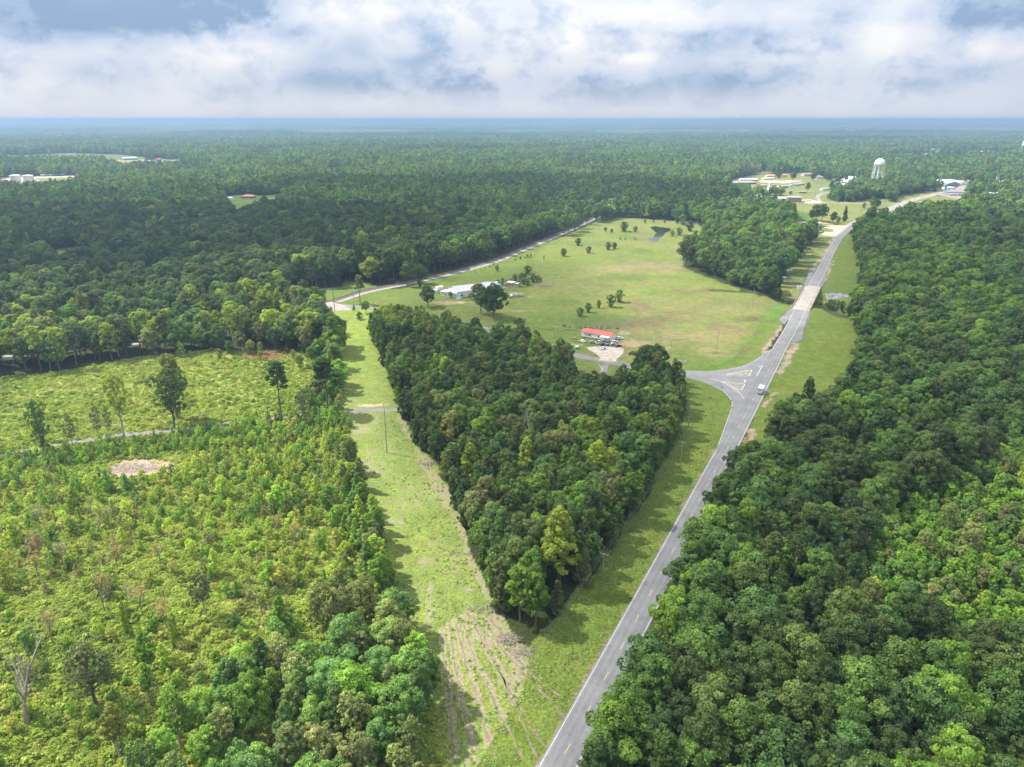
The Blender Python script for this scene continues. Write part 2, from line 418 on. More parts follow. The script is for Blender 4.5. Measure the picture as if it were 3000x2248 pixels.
SIDE_GRASS = GL('D', [(785, 645), (840, 628), (885, 622), (940, 632), (1000, 655), (1090, 700), (1240, 765), (1330, 780), (1480, 806), (1480, 862), (1400, 870), (1340, 940), (1285, 940), (1225, 895), (1130, 795), (1050, 770), (940, 728), (870, 702), (795, 720)])
LOW_WOOD = GL('Z3', [(1060, 430), (1200, 200), (1500, 190), (1800, 180), (2120, 230), (2110, 300), (1860, 620), (1640, 760)])
MEADOW = GL('U', [(60, 1235), (400, 1090), (960, 960), (1320, 960), (1330, 1130), (1250, 1225), (700, 1245), (400, 1260), (150, 1340)])
def hz_ground(x, y):
    """the stream valley the road bridge crosses; level ground elsewhere"""
    x = np.asarray(x, float); y = np.asarray(y, float)
    s = (x - BRM[0]) * BRD[0] + (y - BRM[1]) * BRD[1]
    t = (x - BRM[0]) * BRN[0] + (y - BRM[1]) * BRN[1]
    d = -5.0 * np.exp(-(s / (BRL * 0.30)) ** 4) * np.exp(-(t / 26.0) ** 4)
    c = CREEK_D(x, y)
    d = np.minimum(d, -2.2 * np.exp(-(c / 5.0) ** 2))
    p1 = dist_line(x, y, POND + [POND[0]]); d = np.where(inside(x, y, POND), -0.8, d)
    d = np.where(inside(x, y, POND2), -0.8, d)
    return d
CREEK = smooth_line([G('D', 1540, 625)] + GL('W', [(250, 1200), (560, 1290)]) + [tuple(BRM - BRN * 10), tuple(BRM + BRN * 12)] + GL('W', [(1250, 1440), (1500, 1570), (1700, 1600)]) + [G('D', 1900, 700)])
def CREEK_D(x, y): return dist_line(x, y, CREEK)
# ------------------------------------------------------------------ ground
def grid_mesh(name, xs, ys, zs, wrap=False, keep=None):
    """xs, ys, zs: 2-D arrays (rows, columns)"""
    r, c = xs.shape
    me = bpy.data.meshes.new(name)
    co = np.stack([xs, ys, zs], -1).reshape(-1, 3).astype(np.float32)
    i = np.arange(r - 1)[:, None]; j = np.arange(c if wrap else c - 1)[None, :]
    j2 = (j + 1) % c
    q = np.stack([i * c + j, i * c + j2, (i + 1) * c + j2, (i + 1) * c + j], -1).reshape(-1, 4)
    if keep is not None: q = q[keep.reshape(-1)]
    me.vertices.add(len(co)); me.vertices.foreach_set('co', co.ravel())
    me.loops.add(q.size); me.loops.foreach_set('vertex_index', q.ravel().astype(np.int32))
    me.polygons.add(len(q)); me.polygons.foreach_set('loop_start', np.arange(0, q.size, 4, dtype=np.int32))
    me.polygons.foreach_set('use_smooth', np.ones(len(q), bool))
    me.update(); me.validate()
    return me

def far_open(x, y):
    """scattered pastures and cut-over blocks in the distant woodland"""
    return (np.hypot(x, y) > 1500) & (fbm(x * .45, y * .40, 170, 95) + .22 * fbm(x, y, 60, 96) > .47)
C_FLOOR = (0.035, 0.050, 0.016)
def cover(x, y):
    x0, y0 = x, y
    sc = 0.6 + np.clip(np.hypot(x, y) / 900, 0, 2)
    x = x + fbm(x0, y0, 9, 1) * 1.6 * sc; y = y + fbm(x0, y0, 9, 5) * 1.6 * sc
    n1 = fbm(x, y, 40, 2); n2 = fbm(x, y, 12, 3); n3 = fbm(x, y, 3.5, 4); n4 = fbm(x, y, 90, 8)
    col = np.empty(x.shape + (3,)); col[:] = C_FLOOR
    dirt = np.zeros(x.shape); dirt[:] = 0.12
    def put(mask, rgb, d=None):
        col[mask] = rgb
        if d is not None: dirt[mask] = d if np.isscalar(d) else d[mask]
    def blend(mask, rgb, f):
        f = np.clip(f, 0, 1)[mask][:, None]
        col[mask] = col[mask] * (1 - f) + np.array(rgb) * f
    m = far_open(x0, y0); put(m, (0.17, 0.185, 0.08), 0.0); blend(m, (0.24, 0.22, 0.12), n1 + .3)
    # clear-felled land with young growth
    m = inside(x, y, CLEARCUT); put(m, (0.19, 0.23, 0.045), 0.12 + 0.12 * n2)
    blend(m, (0.14, 0.19, 0.035), 0.4 + n1); blend(m, (0.24, 0.235, 0.08), 0.1 + 0.9 * n2)
    m = inside(x, y, YOUNG); put(m, (0.055, 0.085, 0.018), 0.12)
    # pasture
    m = inside(x, y, FIELD); put(m, (0.145, 0.190, 0.042), 0.08)
    dry = np.clip(0.35 + 1.3 * n1 + 0.9 * n2 + 0.8 * fbm(x * 0.4, y * 1.4, 5, 90), 0, 1)
    blend(m, (0.185, 0.185, 0.070), dry * 0.55)
    blend(m, (0.090, 0.140, 0.030), np.clip(1.8 * fbm(x, y, 30, 12) - 0.1, 0, 1) * 0.85)
    blend(m, (0.15, 0.115, 0.070), np.clip(2.6 * fbm(x, y, 22, 15) + 1.2 * n3 - 0.75, 0, 1))
    for px_, py_, rr, cc, a in ((1390, 575, 26, (0.23, 0.185, 0.11), .8), (1480, 730, 34, (0.20, 0.175, 0.09), .6), (1230, 690, 22, (0.085, 0.14, 0.028), .6),
                                (1345, 700, 15, (0.12, 0.095, 0.06), .8), (1420, 690, 13, (0.12, 0.095, 0.06), .6), (1300, 690, 12, (0.085, 0.14, 0.03), .8),
                                (1640, 690, 10, (0.09, 0.07, 0.05), .8), (1560, 660, 30, (0.16, 0.15, 0.07), .5), (1250, 560, 40, (0.13, 0.18, 0.035), .6)):
        g = G('D', px_, py_); dd = np.hypot((x - g[0]) / 2.0, y - g[1]) / rr
        blend(m, cc, np.clip(1.3 - dd + 0.6 * n2, 0, 1) * a)
    m = inside(x, y, GL('D', [(700, 650), (930, 625), (1150, 545), (1160, 600), (1110, 660), (1200, 700), (1260, 730), (1330, 735), (1330, 810), (1090, 705), (930, 655)]))
    put(m, (0.115, 0.165, 0.032), 0.10); blend(m, (0.19, 0.18, 0.07), 0.8 * n2 + 0.6 * n1)
    m = inside(x, y, SIDE_GRASS); put(m, (0.125, 0.165, 0.04), 0.12)
    # ditch and bright rank grass along the highway
    d = dist_line(x, y, GL('D', [(1690, 655), (1645, 715), (1600, 770), (1570, 790), (1500, 795)]))
    m = inside(x, y, FIELD); blend(m, (0.085, 0.19, 0.020), np.clip(1.2 - d / 7.0 + n3 * 0.8, 0, 1) * 0.8)
    m2 = m & (d < 3.0) & (n2 > 0.0); blend(m2, (0.13, 0.11, 0.05), 0.6 + n3)
    # mown right-of-way
    m = inside(x, y, STRIP); put(m, (0.160, 0.215, 0.050), 0.26 + 0.25 * n2 + 0.15 * n1)
    far = np.clip((y - 300) / 120, 0, 1)
    blend(m, (0.185, 0.25, 0.05), far)
    dirt = np.where(m, dirt * (1 - 0.85 * far), dirt)
    near = np.clip((215 - y) / 70, 0, 1)
    dirt = np.where(m, dirt - 0.02 * near * np.clip((165 - np.abs(y - 150)) / 100, 0, 1), dirt)
    dirt = np.where(m, dirt + near * (0.55 * fbm(x0 + 0.12 * (y0 - 150) * np.sign(x0 + 8) * 0, y0 * 0.13, 2.2, 97) - 0.02), dirt)
    m3 = inside(x, y, GL('D', [(1000, 1130), (1180, 1440), (1120, 1420), (1040, 1300), (985, 1160)]));
    e = dist_line(x, y, GL('D', [(862, 900), (905, 975), (955, 1060), (985, 1110), (1020, 1195), (1060, 1290), (1100, 1380), (1145, 1440), (1190, 1480)]))
    dirt = np.where(m & (e < 1.6 + 2 * n2), 0.50, dirt)
    # wheel ruts fanning out at the near end
    for a_, b_, c_ in (((1010, 1320), (1060, 1420), (1190, 1640)), ((1000, 1330), (1030, 1440), (1130, 1640)), ((985, 1340), (1010, 1450), (1070, 1640)),
                       ((970, 1350), (985, 1450), (1020, 1640)), ((1040, 1330), (1100, 1420), (1230, 1560)), ((1060, 1330), (1130, 1440), (1250, 1530)),
                       ((955, 1360), (965, 1460), (980, 1640)), ((1020, 1330), (1075, 1440), (1160, 1640))):
        ln = smooth_line(GL('D', [a_, b_, c_]), 3)
        d = dist_line(x + 0.4 * n3, y, ln)
        mm = m & (d < 0.75)
        dirt = np.where(mm, 0.92, dirt); 
        mm2 = m & (d < 0.3); col[mm2] *= 0.55
    # verges
    for pl, rgb in ((VERGE_L, (0.120, 0.175, 0.030)), (VERGE_R, (0.125, 0.180, 0.030)), (VERGE_R2, (0.09, 0.125, 0.028))):
        m = inside(x, y, pl); put(m, rgb, 0.04); blend(m, (0.16, 0.175, 0.045), 0.9 * n2 + 0.5 * n1); blend(m, (0.065, 0.12, 0.02), 0.8 * n4 + 0.3 * n2)
    m = inside(x, y, RAIL_GRASS); put(m, (0.105, 0.155, 0.030), 0.1)
    # town greens
    m = inside(x, y, TOWN) | inside(x, y, MEADOW); put(m, (0.175, 0.20, 0.06), 0.03); blend(m, (0.11, 0.17, 0.035), 1.2 * n1); blend(m, (0.22, 0.195, 0.10), 1.2 * n2 - 0.2)
    m = inside(x, y, GL('T', [(620, 850), (880, 880), (1100, 900), (1090, 1030), (880, 1000)])); put(m, (0.075, 0.15, 0.028), 0)
    m = inside(x, y, LOT_E); put(m, (0.30, 0.27, 0.225), 0)
    m = inside(x, y, LEFT_CLEAR); put(m, (0.17, 0.21, 0.06), 0); 
    m = inside(x, y, GL('L', [(-100, 320), (930, 295), (930, 308), (700, 318), (400, 330), (470, 385), (440, 408), (300, 372), (0, 350)])); put(m, (0.55, 0.50, 0.43), 0)
    m = inside(x, y, GL('L', [(-300, 350), (0, 345), (200, 405), (0, 415), (-300, 420)])); put(m, (0.30, 0.17, 0.115), 0)
    m = inside(x, y, FAR_FIELD); put(m, (0.13, 0.16, 0.055), 0)
    m = inside(x, y, FAR_YARD); put(m, (0.26, 0.27, 0.11), 0)
    m = inside(x, y, FAR_E); put(m, (0.40, 0.36, 0.28), 0)
    m = inside(x, y, HOUSE_YARD) | inside(x, y, LAWN_W) | inside(x, y, YARD_W) | inside(x, y, YARD_S); put(m, (0.14, 0.21, 0.035), 0)
    # bare patches
    m = inside(x, y, SAWDUST); put(m & (n3 > -0.35), (0.36, 0.27, 0.225), 0.0)
    blend(m, (0.22, 0.16, 0.13), 1.2 * n3)
    def patch(s, px_, py_, rx, ry, rgb, a=1.0):
        g = G(s, px_, py_); dd = np.hypot((x - g[0]) / rx, (y - g[1]) / ry)
        blend(np.ones(x.shape, bool), rgb, np.clip((1.0 - dd) * 2.5 + 1.5 * n3, 0, 1) * a * (dd < 1.5))
    patch('D', 797, 876, 9, 1.8, (0.50, 0.36, 0.25)); patch('Z5', 1600, 470, 10, 8, (0.30, 0.24, 0.16), .7); patch('Z5', 760, 490, 14, 3, (0.33, 0.27, 0.19), .8)
    patch('Z5', 1000, 640, 9, 3, (0.13, 0.10, 0.07), .9); patch('HO', 1360, 1110, 3, 3, (0.3, 0.22, 0.16), .9); patch('HO', 600, 740, 16, 6, (0.30, 0.24, 0.15), .8)
    patch('HO', 1560, 600, 9, 5, (0.36, 0.29, 0.24), .9); patch('HO', 1780, 655, 3, 2, (0.33, 0.27, 0.2), .9); patch('HO', 1680, 860, 12, 4, (0.26, 0.22, 0.12), .7)
    patch('HO', 740, 740, 5, 3, (0.48, 0.38, 0.28), .9)
    patch('W', 1320, 1290, 5, 8, (0.36, 0.29, 0.19), .9); patch('W', 600, 1345, 5, 2, (0.36, 0.3, 0.24), .8)
    patch('W', 480, 960, 12, 14, (0.05, 0.045, 0.045), .9); patch('W', 740, 1090, 5, 6, (0.12, 0.09, 0.075), .9)
    patch('Z6', 710, 310, 5, 3, (0.10, 0.08, 0.05), .7)
    patch('D', 590, 767, 20, 3, (0.24, 0.17, 0.09), .7)
    patch('D', 120, 985, 5, 3, (0.3, 0.23, 0.2), .8)
    # worn edges along the roads
    dh = dist_line(x, y, HWY[3:])
    m = (dh > 3.6) & (dh < 5.1) & (n2 > 0.02) & (y > 90)
    blend(m, (0.25, 0.19, 0.13), (5.1 - dh) * 0.8 + n3)
    d = dist_line(x, y, GL('Z6', [(1590, 210), (1480, 420), (1400, 540)])); m = d < 1.7 + n3; put(m, (0.31, 0.26, 0.20), 0.0)
    d = dist_line(x, y, GL('Z6', [(1440, 20), (1340, 160), (1230, 300)])); m = d < 1.0 + n3; put(m, (0.31, 0.26, 0.20), 0.0)
    d = dist_line(x, y, GL('W', [(1040, 790), (1180, 560), (1340, 300)])); m = d < 1.0 + n3; put(m, (0.30, 0.25, 0.20), 0.0)
    d = dist_line(x, y, GL('W', [(1220, 930), (1330, 680)])); m = d < 1.2 + n3; put(m, (0.30, 0.25, 0.20), 0.0)
    d = dist_line(x, y, GL('Z6', [(1120, 1140), (1100, 1250)])); m = d < 1.4 + n3; put(m, (0.34, 0.26, 0.2), 0.0)
    d = dist_line(x, y, GL('Z6', [(1240, 900), (1320, 780), (1350, 740)])); m = d < 0.9 + 1.5 * n3; put(m, (0.36, 0.26, 0.2), 0.0)
    dc = CREEK_D(x0, y0); m = (dc < 4.5) & ~inside(x, y, GL('D', [(1800, 600), (2400, 600), (2400, 760), (1880, 760)])); put(m, (0.06, 0.075, 0.035), 0.0)
    m = (dc < 1.3); put(m, (0.10, 0.075, 0.05), 0)
    hf = (1 + 0.16 * n3 + 0.10 * n2) * 0.74
    return col * hf[..., None], np.clip(dirt, 0, 1)

def add_attr(me, col, dirt):
    a = me.color_attributes.new('cover', 'FLOAT_COLOR', 'POINT')
    rgba = np.ones((len(me.vertices), 4), np.float32); rgba[:, :3] = np.clip(col.reshape(-1, 3), 0.004, 1)
    a.data.foreach_set('color', rgba.ravel())
    b = me.attributes.new('dirt', 'FLOAT', 'POINT'); b.data.foreach_set('value', dirt.reshape(-1).astype(np.float32))

gm = bpy.data.materials.new('grassland'); gm.use_nodes = True
n = NT(gm.node_tree); b = gm.node_tree.nodes['Principled BSDF']
g_at = n.new('ShaderNodeAttribute', attribute_name='cover'); g_d = n.new('ShaderNodeAttribute', attribute_name='dirt')
pos = n.new('ShaderNodeNewGeometry').outputs['Position']
na = n.noise(pos, 0.22, 8, 0.68); nb = n.noise(pos, 1.3, 6, 0.7); nc = n.noise(pos, 0.05, 6, 0.65)
cc = n.vmath('SCALE', g_at.outputs['Color']); n.l.new(n.math('MULTIPLY', n.mapr(nb, 0.28, 0.72, 0.50, 1.55), n.mapr(na, 0.3, 0.7, 0.8, 1.22)), cc.node.inputs['Scale'])
thr = n.math('ADD', n.math('MULTIPLY', na, 0.62), n.math('MULTIPLY', nb, 0.38))
dm = n.math('SUBTRACT', n.math('ADD', n.math('MULTIPLY', g_d.outputs['Fac'], 0.42), 0.335), thr)
dm = n.math('MULTIPLY', n.mapr(dm, -0.05, 0.06), 0.85)
dcol = n.mix(nc, (0.27, 0.22, 0.145), (0.21, 0.185, 0.12))
dcol = n.vmath('SCALE', dcol); n.l.new(n.mapr(nb, 0.3, 0.7, 0.7, 1.25), dcol.node.inputs['Scale'])
yel = n.mix(n.mapr(nc, 0.42, 0.6, 0, 0.5), cc, n.vmath('MULTIPLY', cc, (1.22, 1.02, 0.85)))
n.l.new(n.mix(dm, yel, dcol), b.inputs['Base Color'])
b.inputs['Roughness'].default_value = 0.95; b.inputs['Specular IOR Level'].default_value = 0.1
bp = n.new('ShaderNodeBump'); bp.inputs['Strength'].default_value = 0.9; bp.inputs['Distance'].default_value = 0.35
n.l.new(nb, bp.inputs['Height']); n.l.new(bp.outputs[0], b.inputs['Normal'])

def rings(r0, r1, rate):
    k = int(math.log(r1 / r0) / rate); return r0 * np.exp(np.linspace(0, math.log(r1 / r0), k))
ang = np.radians(np.concatenate([np.linspace(-180, -50, 27)[:-1], np.linspace(-50, -41, 19)[:-1], np.linspace(-41, 41, 411), np.linspace(41, 50, 19)[1:], np.linspace(50, 180, 27)[1:-1]]))
rr = np.concatenate([[0.5, 20, 50, 75, 90], rings(100, 600, 0.0042), rings(603, 2000, 0.0052), rings(2020, 90000, 0.03)])
A_, R_ = np.meshgrid(ang, rr)
gx = R_ * np.sin(A_); gy = R_ * np.cos(A_)
def hills(x, y):
    """low long ridges far away"""
    r = np.hypot(x, y); k = np.clip((r - 5000) / 12000, 0, 1)
    return k * (16 + 26 * vnoise(x, y, 9000, 3) + 14 * vnoise(x, y, 3500, 5))
gz = hz_ground(gx, gy) + hills(gx, gy)
me = grid_mesh('ground', gx, gy, gz, wrap=True)
c_, d_ = cover(gx, gy)
add_attr(me, c_, d_)
me.materials.append(gm)
ground = link('ground', me); tag(ground, kind='structure')

# ------------------------------------------------------------------ flat sheets: roads and water
def ribbon(name, line, w0, w1, z, m, parent=None, kind='structure', zf=None):
    """strip between lateral offsets w0..w1 (right of travel positive)"""
    P = np.array(line); T = np.gradient(P, axis=0); T /= np.linalg.norm(T, axis=1)[:, None]
    N = np.stack([T[:, 1], -T[:, 0]], 1)
    w0 = np.broadcast_to(w0, len(P)); w1 = np.broadcast_to(w1, len(P))
    a = P + N * w0[:, None]; b_ = P + N * w1[:, None]
    zz = np.full(len(P), z, float) if zf is None else zf(P)
    mb = MB(); vs = []
    for p, q, h in zip(a, b_, zz): vs += [(p[0], p[1], h), (q[0], q[1], h)]
    mb.add(vs, [(2 * i, 2 * i + 1, 2 * i + 3, 2 * i + 2) for i in range(len(P) - 1)])
    me = bpy.data.meshes.new(name); me.from_pydata(mb.v, [], [tuple(reversed(f)) if False else f for f in mb.f]); me.materials.append(m)
    me.update()
    if me.polygons and me.polygons[0].normal.z < 0: me.flip_normals()
    o = link(name, me, parent)
    if kind and parent is None: o['kind'] = kind
    return o
def sheet(name, pts, z, m, parent=None, kind='structure'):
    vs = [Vector((p[0], p[1], z)) for p in pts]
    tri = tessellate_polygon([vs])
    me = bpy.data.meshes.new(name); me.from_pydata([tuple(v) for v in vs], [], [tuple(t) for t in tri]); me.materials.append(m); me.update()
    for p in me.polygons:
        if p.normal.z < 0: p.flip()
    me.update()
    o = link(name, me, parent)
    if kind and parent is None: o['kind'] = kind
    return o
def asphalt(name, base, light, dark):
    m = bpy.data.materials.new(name); m.use_nodes = True
    n = NT(m.node_tree); b = m.node_tree.nodes['Principled BSDF']
    pos = n.new('ShaderNodeNewGeometry').outputs['Position']
    a = n.mapr(n.noise(pos, 0.12, 6, 0.6), 0.35, 0.65); c = n.mapr(n.noise(pos, 3.0, 6, 0.75), 0.3, 0.7, 0.82, 1.18)
    col = n.mix(a, dark, light); cs = n.vmath('SCALE', col); n.l.new(c, cs.node.inputs['Scale'])
    vo = n.new('ShaderNodeTexVoronoi', feature='DISTANCE_TO_EDGE'); vo.inputs['Scale'].default_value = 0.11
    wv = n.new('ShaderNodeTexNoise'); wv.inputs['Scale'].default_value = 0.5; wv.inputs['Detail'].default_value = 6; n.l.new(pos, wv.inputs['Vector'])
    mad = n.new('ShaderNodeVectorMath', operation='MULTIPLY_ADD'); n.l.new(wv.outputs['Color'], mad.inputs[0]); mad.inputs[1].default_value = (6, 6, 0); n.l.new(pos, mad.inputs[2])
    n.l.new(mad.outputs[0], vo.inputs['Vector'])
    crack = n.mapr(vo.outputs['Distance'], 0.0, 0.012, 0.6, 0.0)
    n.l.new(n.mix(crack, cs, tuple(v * 0.45 for v in base)), b.inputs['Base Color'])
    b.inputs['Roughness'].default_value = 0.9; b.inputs['Specular IOR Level'].default_value = 0.25
    return m
ASPH = asphalt('worn_asphalt', (0.16, 0.16, 0.165), (0.185, 0.183, 0.186), (0.148, 0.148, 0.153))
ASPH2 = asphalt('grey_asphalt', (0.145, 0.14, 0.135), (0.175, 0.168, 0.16), (0.12, 0.12, 0.125))
PALE_RD = asphalt('sun_bleached_road', (0.25, 0.225, 0.20), (0.27, 0.24, 0.21), (0.21, 0.19, 0.165))
DECKM = asphalt('bridge_concrete', (0.4, 0.37, 0.32), (0.31, 0.285, 0.245), (0.26, 0.235, 0.20))
SHOULD = asphalt('shoulder_concrete', (0.3, 0.27, 0.22), (0.33, 0.28, 0.23), (0.2, 0.17, 0.14))
PAINTW = mat('white_road_paint', (0.44, 0.44, 0.43), 0.8, var=0.25, scale=1.2, stain=(0.3, 0.3, 0.3), stain_scale=1.5)
PAINTY = mat('yellow_road_paint', (0.50, 0.33, 0.12), 0.8, var=0.25, scale=1.2, stain=(0.3, 0.27, 0.22), stain_scale=1.8)
GRAVEL = mat('pale_gravel', (0.33, 0.285, 0.235), 0.95, var=0.22, scale=0.35, bump=0.1, stain=(0.24, 0.21, 0.15), stain_scale=0.22)
GRAVELG = mat('grey_gravel', (0.21, 0.205, 0.20), 0.95, var=0.22, scale=0.5, bump=0.1, stain=(0.15, 0.14, 0.12), stain_scale=0.25)
BALLAST = mat('rail_ballast', (0.115, 0.085, 0.07), 0.95, var=0.35, scale=0.7, bump=0.15)

def arclen(L):
    P = np.array(L); s = np.concatenate([[0], np.cumsum(np.linalg.norm(np.diff(P, axis=0), axis=1))]); return P, s
def seg(L, s0, s1, step=3.0):
    P, s = arclen(L); q = np.linspace(s0, s1, max(2, int((s1 - s0) / step) + 1))
    return list(zip(np.interp(q, s, P[:, 0]), np.interp(q, s, P[:, 1])))
def s_at(L, g):
    P, s = arclen(L); return float(s[np.argmin(np.hypot(P[:, 0] - g[0], P[:, 1] - g[1]))])
HP, HS = arclen(HWY); HTOT = HS[-1]
sB0 = s_at(HWY, BR0); sB1 = s_at(HWY, BR1)
sT = s_at(HWY, G('W', 1640, 120))
hw = 3.95
highway = ribbon('highway', seg(HWY, 0, sB0 - 0.2), -hw, hw, 0.06, ASPH)
highway2 = ribbon('highway', seg(HWY, sB1 + 0.2, sT), -hw, hw, 0.06, ASPH)
town_road = ribbon('town_road', seg(HWY, sT, HTOT - 300), -7.5, 8.0, 0.055, PALE_RD)
side_road = ribbon('side_road', SIDE, -3.6, 3.6, 0.035, ASPH2)
flare = sheet('junction_apron', GL('Z6', [(180, 490), (450, 505), (640, 510), (850, 487), (1020, 450), (1160, 385), (1270, 300), (1340, 262), (1350, 300), (1250, 560), (1140, 780), (960, 1080), (760, 1440),
              (600, 1640), (562, 1650), (745, 1325), (795, 1180), (845, 1040), (890, 930), (900, 850), (868, 790), (808, 730), (700, 668), (560, 612), (360, 560), (180, 560)]), 0.05, ASPH)
lane = ribbon('country_lane', LANE, -1.95, 1.95, 0.04, ASPH2)
pathw = ribbon('woodland_road', PATH_W, -2.6, 2.6, 0.03, PALE_RD)
lot = sheet('gravel_yard', LOT, 0.045, GRAVEL)
sheet('crossing_apron', GL('N', [(20, 900), (120, 885), (230, 905), (300, 930), (370, 965), (200, 972), (60, 968), (-60, 940)]), 0.045, PALE_RD)
RUT = mat('rutted_earth', (0.15, 0.125, 0.085), 0.95, var=0.35, scale=0.8, bump=0.08, stain=(0.12, 0.15, 0.04), stain_scale=0.5)
for a_, b_, c_ in (((1010, 1320), (1060, 1420), (1190, 1640)), ((1000, 1335), (1030, 1440), (1130, 1640)), ((985, 1345), (1010, 1450), (1070, 1640)), ((970, 1350), (985, 1450), (1020, 1640)),
                   ((1040, 1330), (1100, 1420), (1230, 1560)), ((1060, 1335), (1130, 1440), (1245, 1530)), ((955, 1370), (965, 1460), (980, 1640)), ((1022, 1330), (1075, 1440), (1160, 1640))):
    L_ = smooth_line(GL('D', [a_, b_, c_]), 1.5); L_ = [(q[0] + .35 * vnoise(np.array(q[0]), np.array(q[1]), 4, 3), q[1]) for q in L_]
    wv_ = 0.22 + 0.14 * np.sin(np.arange(len(L_)) * 1.3); ribbon('wheel_rut', L_, -wv_, wv_, 0.02, RUT)
# markings
P_, s_ = arclen(HWY)
sJ0 = s_at(HWY, G('Z6', 790, 1190)); sJ1 = s_at(HWY, G('Z6', 1390, 300))
def marking(nm, L, a, b_, z, m, par): return ribbon(nm, L, a, b_, z, m, par, kind=None)
marking('edge_line', seg(HWY, 60, sB0 - 0.3), 3.42, 3.58, 0.066, PAINTW, highway)
marking('edge_line', seg(HWY, 60, s_at(HWY, G('Z6', 650, 1330))), -3.58, -3.42, 0.066, PAINTW, highway)
marking('edge_line', seg(HWY, sJ1 + 4, sB0 - 0.3), -3.58, -3.42, 0.066, PAINTW, highway)
marking('edge_line', seg(HWY, sB1 + 0.3, sT), 3.42, 3.58, 0.066, PAINTW, highway2)
marking('edge_line', seg(HWY, sB1 + 0.3, sT), -3.58, -3.42, 0.066, PAINTW, highway2)
WORN = asphalt('wheel_worn_asphalt', (0.14, 0.14, 0.145), (0.165, 0.163, 0.167), (0.132, 0.132, 0.137))
for par_, a_, b_ in ((highway, 0, sB0 - .3), (highway2, sB1 + .3, sT)):
    for off in (-2.6, -0.95, 0.95, 2.6): marking('wheel_track', seg(HWY, a_, b_), off - .33, off + .33, 0.0635, WORN, par_)
s0 = s_at(HWY, G('M', 1023, 1317)) % 12.19
k = s0
dash_me = None
while k < sT:
    if k > 70 and not (sB0 - 4 < k < sB1 + 1):
        p = (np.interp(k, HS, HP[:, 0]), np.interp(k, HS, HP[:, 1])); q = (np.interp(k + 1, HS, HP[:, 0]), np.interp(k + 1, HS, HP[:, 1]))
        if dash_me is None:
            mb = MB(); mb.add([(-0.075, -1.5, 0), (0.075, -1.5, 0), (0.075, 1.5, 0), (-0.075, 1.5, 0)], [(0, 1, 2, 3)]); dash_me = mb.mesh('centre_dash', PAINTY)
        o = link('centre_dash', dash_me, highway if k < sB0 else highway2)
        o.location = (p[0], p[1], 0.067); o.rotation_euler = (0, 0, math.atan2(q[1] - p[1], q[0] - p[0]) - math.pi / 2)
    k += 12.19
def pline(L, w, z, m, par, nm='edge_line'): return ribbon(nm, smooth_line(L, 2), -w / 2, w / 2, z, m, par, kind=None)
pline(GL('Z6', [(745, 1330), (800, 1180), (850, 1040), (890, 930), (903, 850), (872, 790), (812, 732), (700, 672), (560, 615), (370, 565)]), 0.17, 0.060, PAINTW, flare)
pline(GL('Z6', [(190, 497), (450, 510), (640, 514), (850, 492), (1020, 455), (1160, 390), (1270, 305), (1320, 275)]), 0.17, 0.060, PAINTW, flare)
pline(GL('Z6', [(660, 588), (780, 622), (880, 675), (960, 725), (1010, 780), (1034, 812)]), 0.30, 0.060, PAINTW, flare)
pline(GL('Z6', [(790, 548), (900, 558), (1060, 572)]), 0.22, 0.060, PAINTW, flare)
pline(GL('Z6', [(840, 540), (960, 520), (1080, 497)]), 0.15, 0.060, PAINTW, flare)
pline(GL('Z6', [(1168, 562), (1195, 510), (1225, 455)]), 0.32, 0.068, PAINTW, flare)
pline(GL('Z6', [(1190, 465), (1232, 447)]), 0.30, 0.068, PAINTW, flare)
sheet('stop_bar', GL('Z6', [(1028, 628), (1040, 602), (1053, 604), (1040, 631)]), 0.062, PAINTW, flare, kind=None)
pline(GL('Z6', [(700, 590), (860, 600)]), 0.12, 0.060, PAINTY, flare)
for a_, b_ in (((1262, 362), (1270, 350)), ((1276, 345), (1284, 332)), ((1290, 325), (1298, 312)), ((1304, 305), (1312, 292)), ((1062, 745), (1070, 735)), ((1078, 720), (1086, 705)), ((1092, 690), (1100, 676))):
    pline(GL('Z6', [a_, b_]), 0.16, 0.068, PAINTW, flare, 'guide_dash')
pline(GL('Z5', [(1120, 745), (1160, 780), (1182, 830)]), 0.25, 0.060, PAINTW, flare)
# traffic islands with worn paving
ISL = mat('patched_island', (0.22, 0.21, 0.18), 0.9, var=0.3, scale=0.6, stain=(0.055, 0.06, 0.05), stain_scale=0.35)
KERB = mat('pale_kerb', (0.42, 0.37, 0.28), 0.9, var=0.2, scale=1)
for pts in ([(840, 542), (960, 522), (1105, 496), (1118, 505), (1092, 560), (1075, 566), (960, 556), (870, 552)],
            [(785, 620), (860, 624), (1035, 645), (1044, 655), (1010, 715), (990, 718), (930, 700), (860, 655)]):
    g = GL('Z6', pts); c = np.mean(g, axis=0)
    isl = MB(); k = len(g); inn = [tuple(c + (np.array(p) - c) * 0.9) for p in g]
    isl.add([(p[0], p[1], 0.03) for p in g] + [(p[0], p[1], 0.17) for p in g] + [(p[0], p[1], 0.175) for p in inn],
            [(i, (i + 1) % k, (i + 1) % k + k, i + k) for i in range(k)] + [(i + k, (i + 1) % k + k, (i + 1) % k + 2 * k, i + 2 * k) for i in range(k)])
    o = isl.build('traffic_island_kerb', KERB); o['kind'] = 'structure'
    sheet('island_paving', [(p[0], p[1]) for p in inn], 0.172, ISL, o, kind=None)
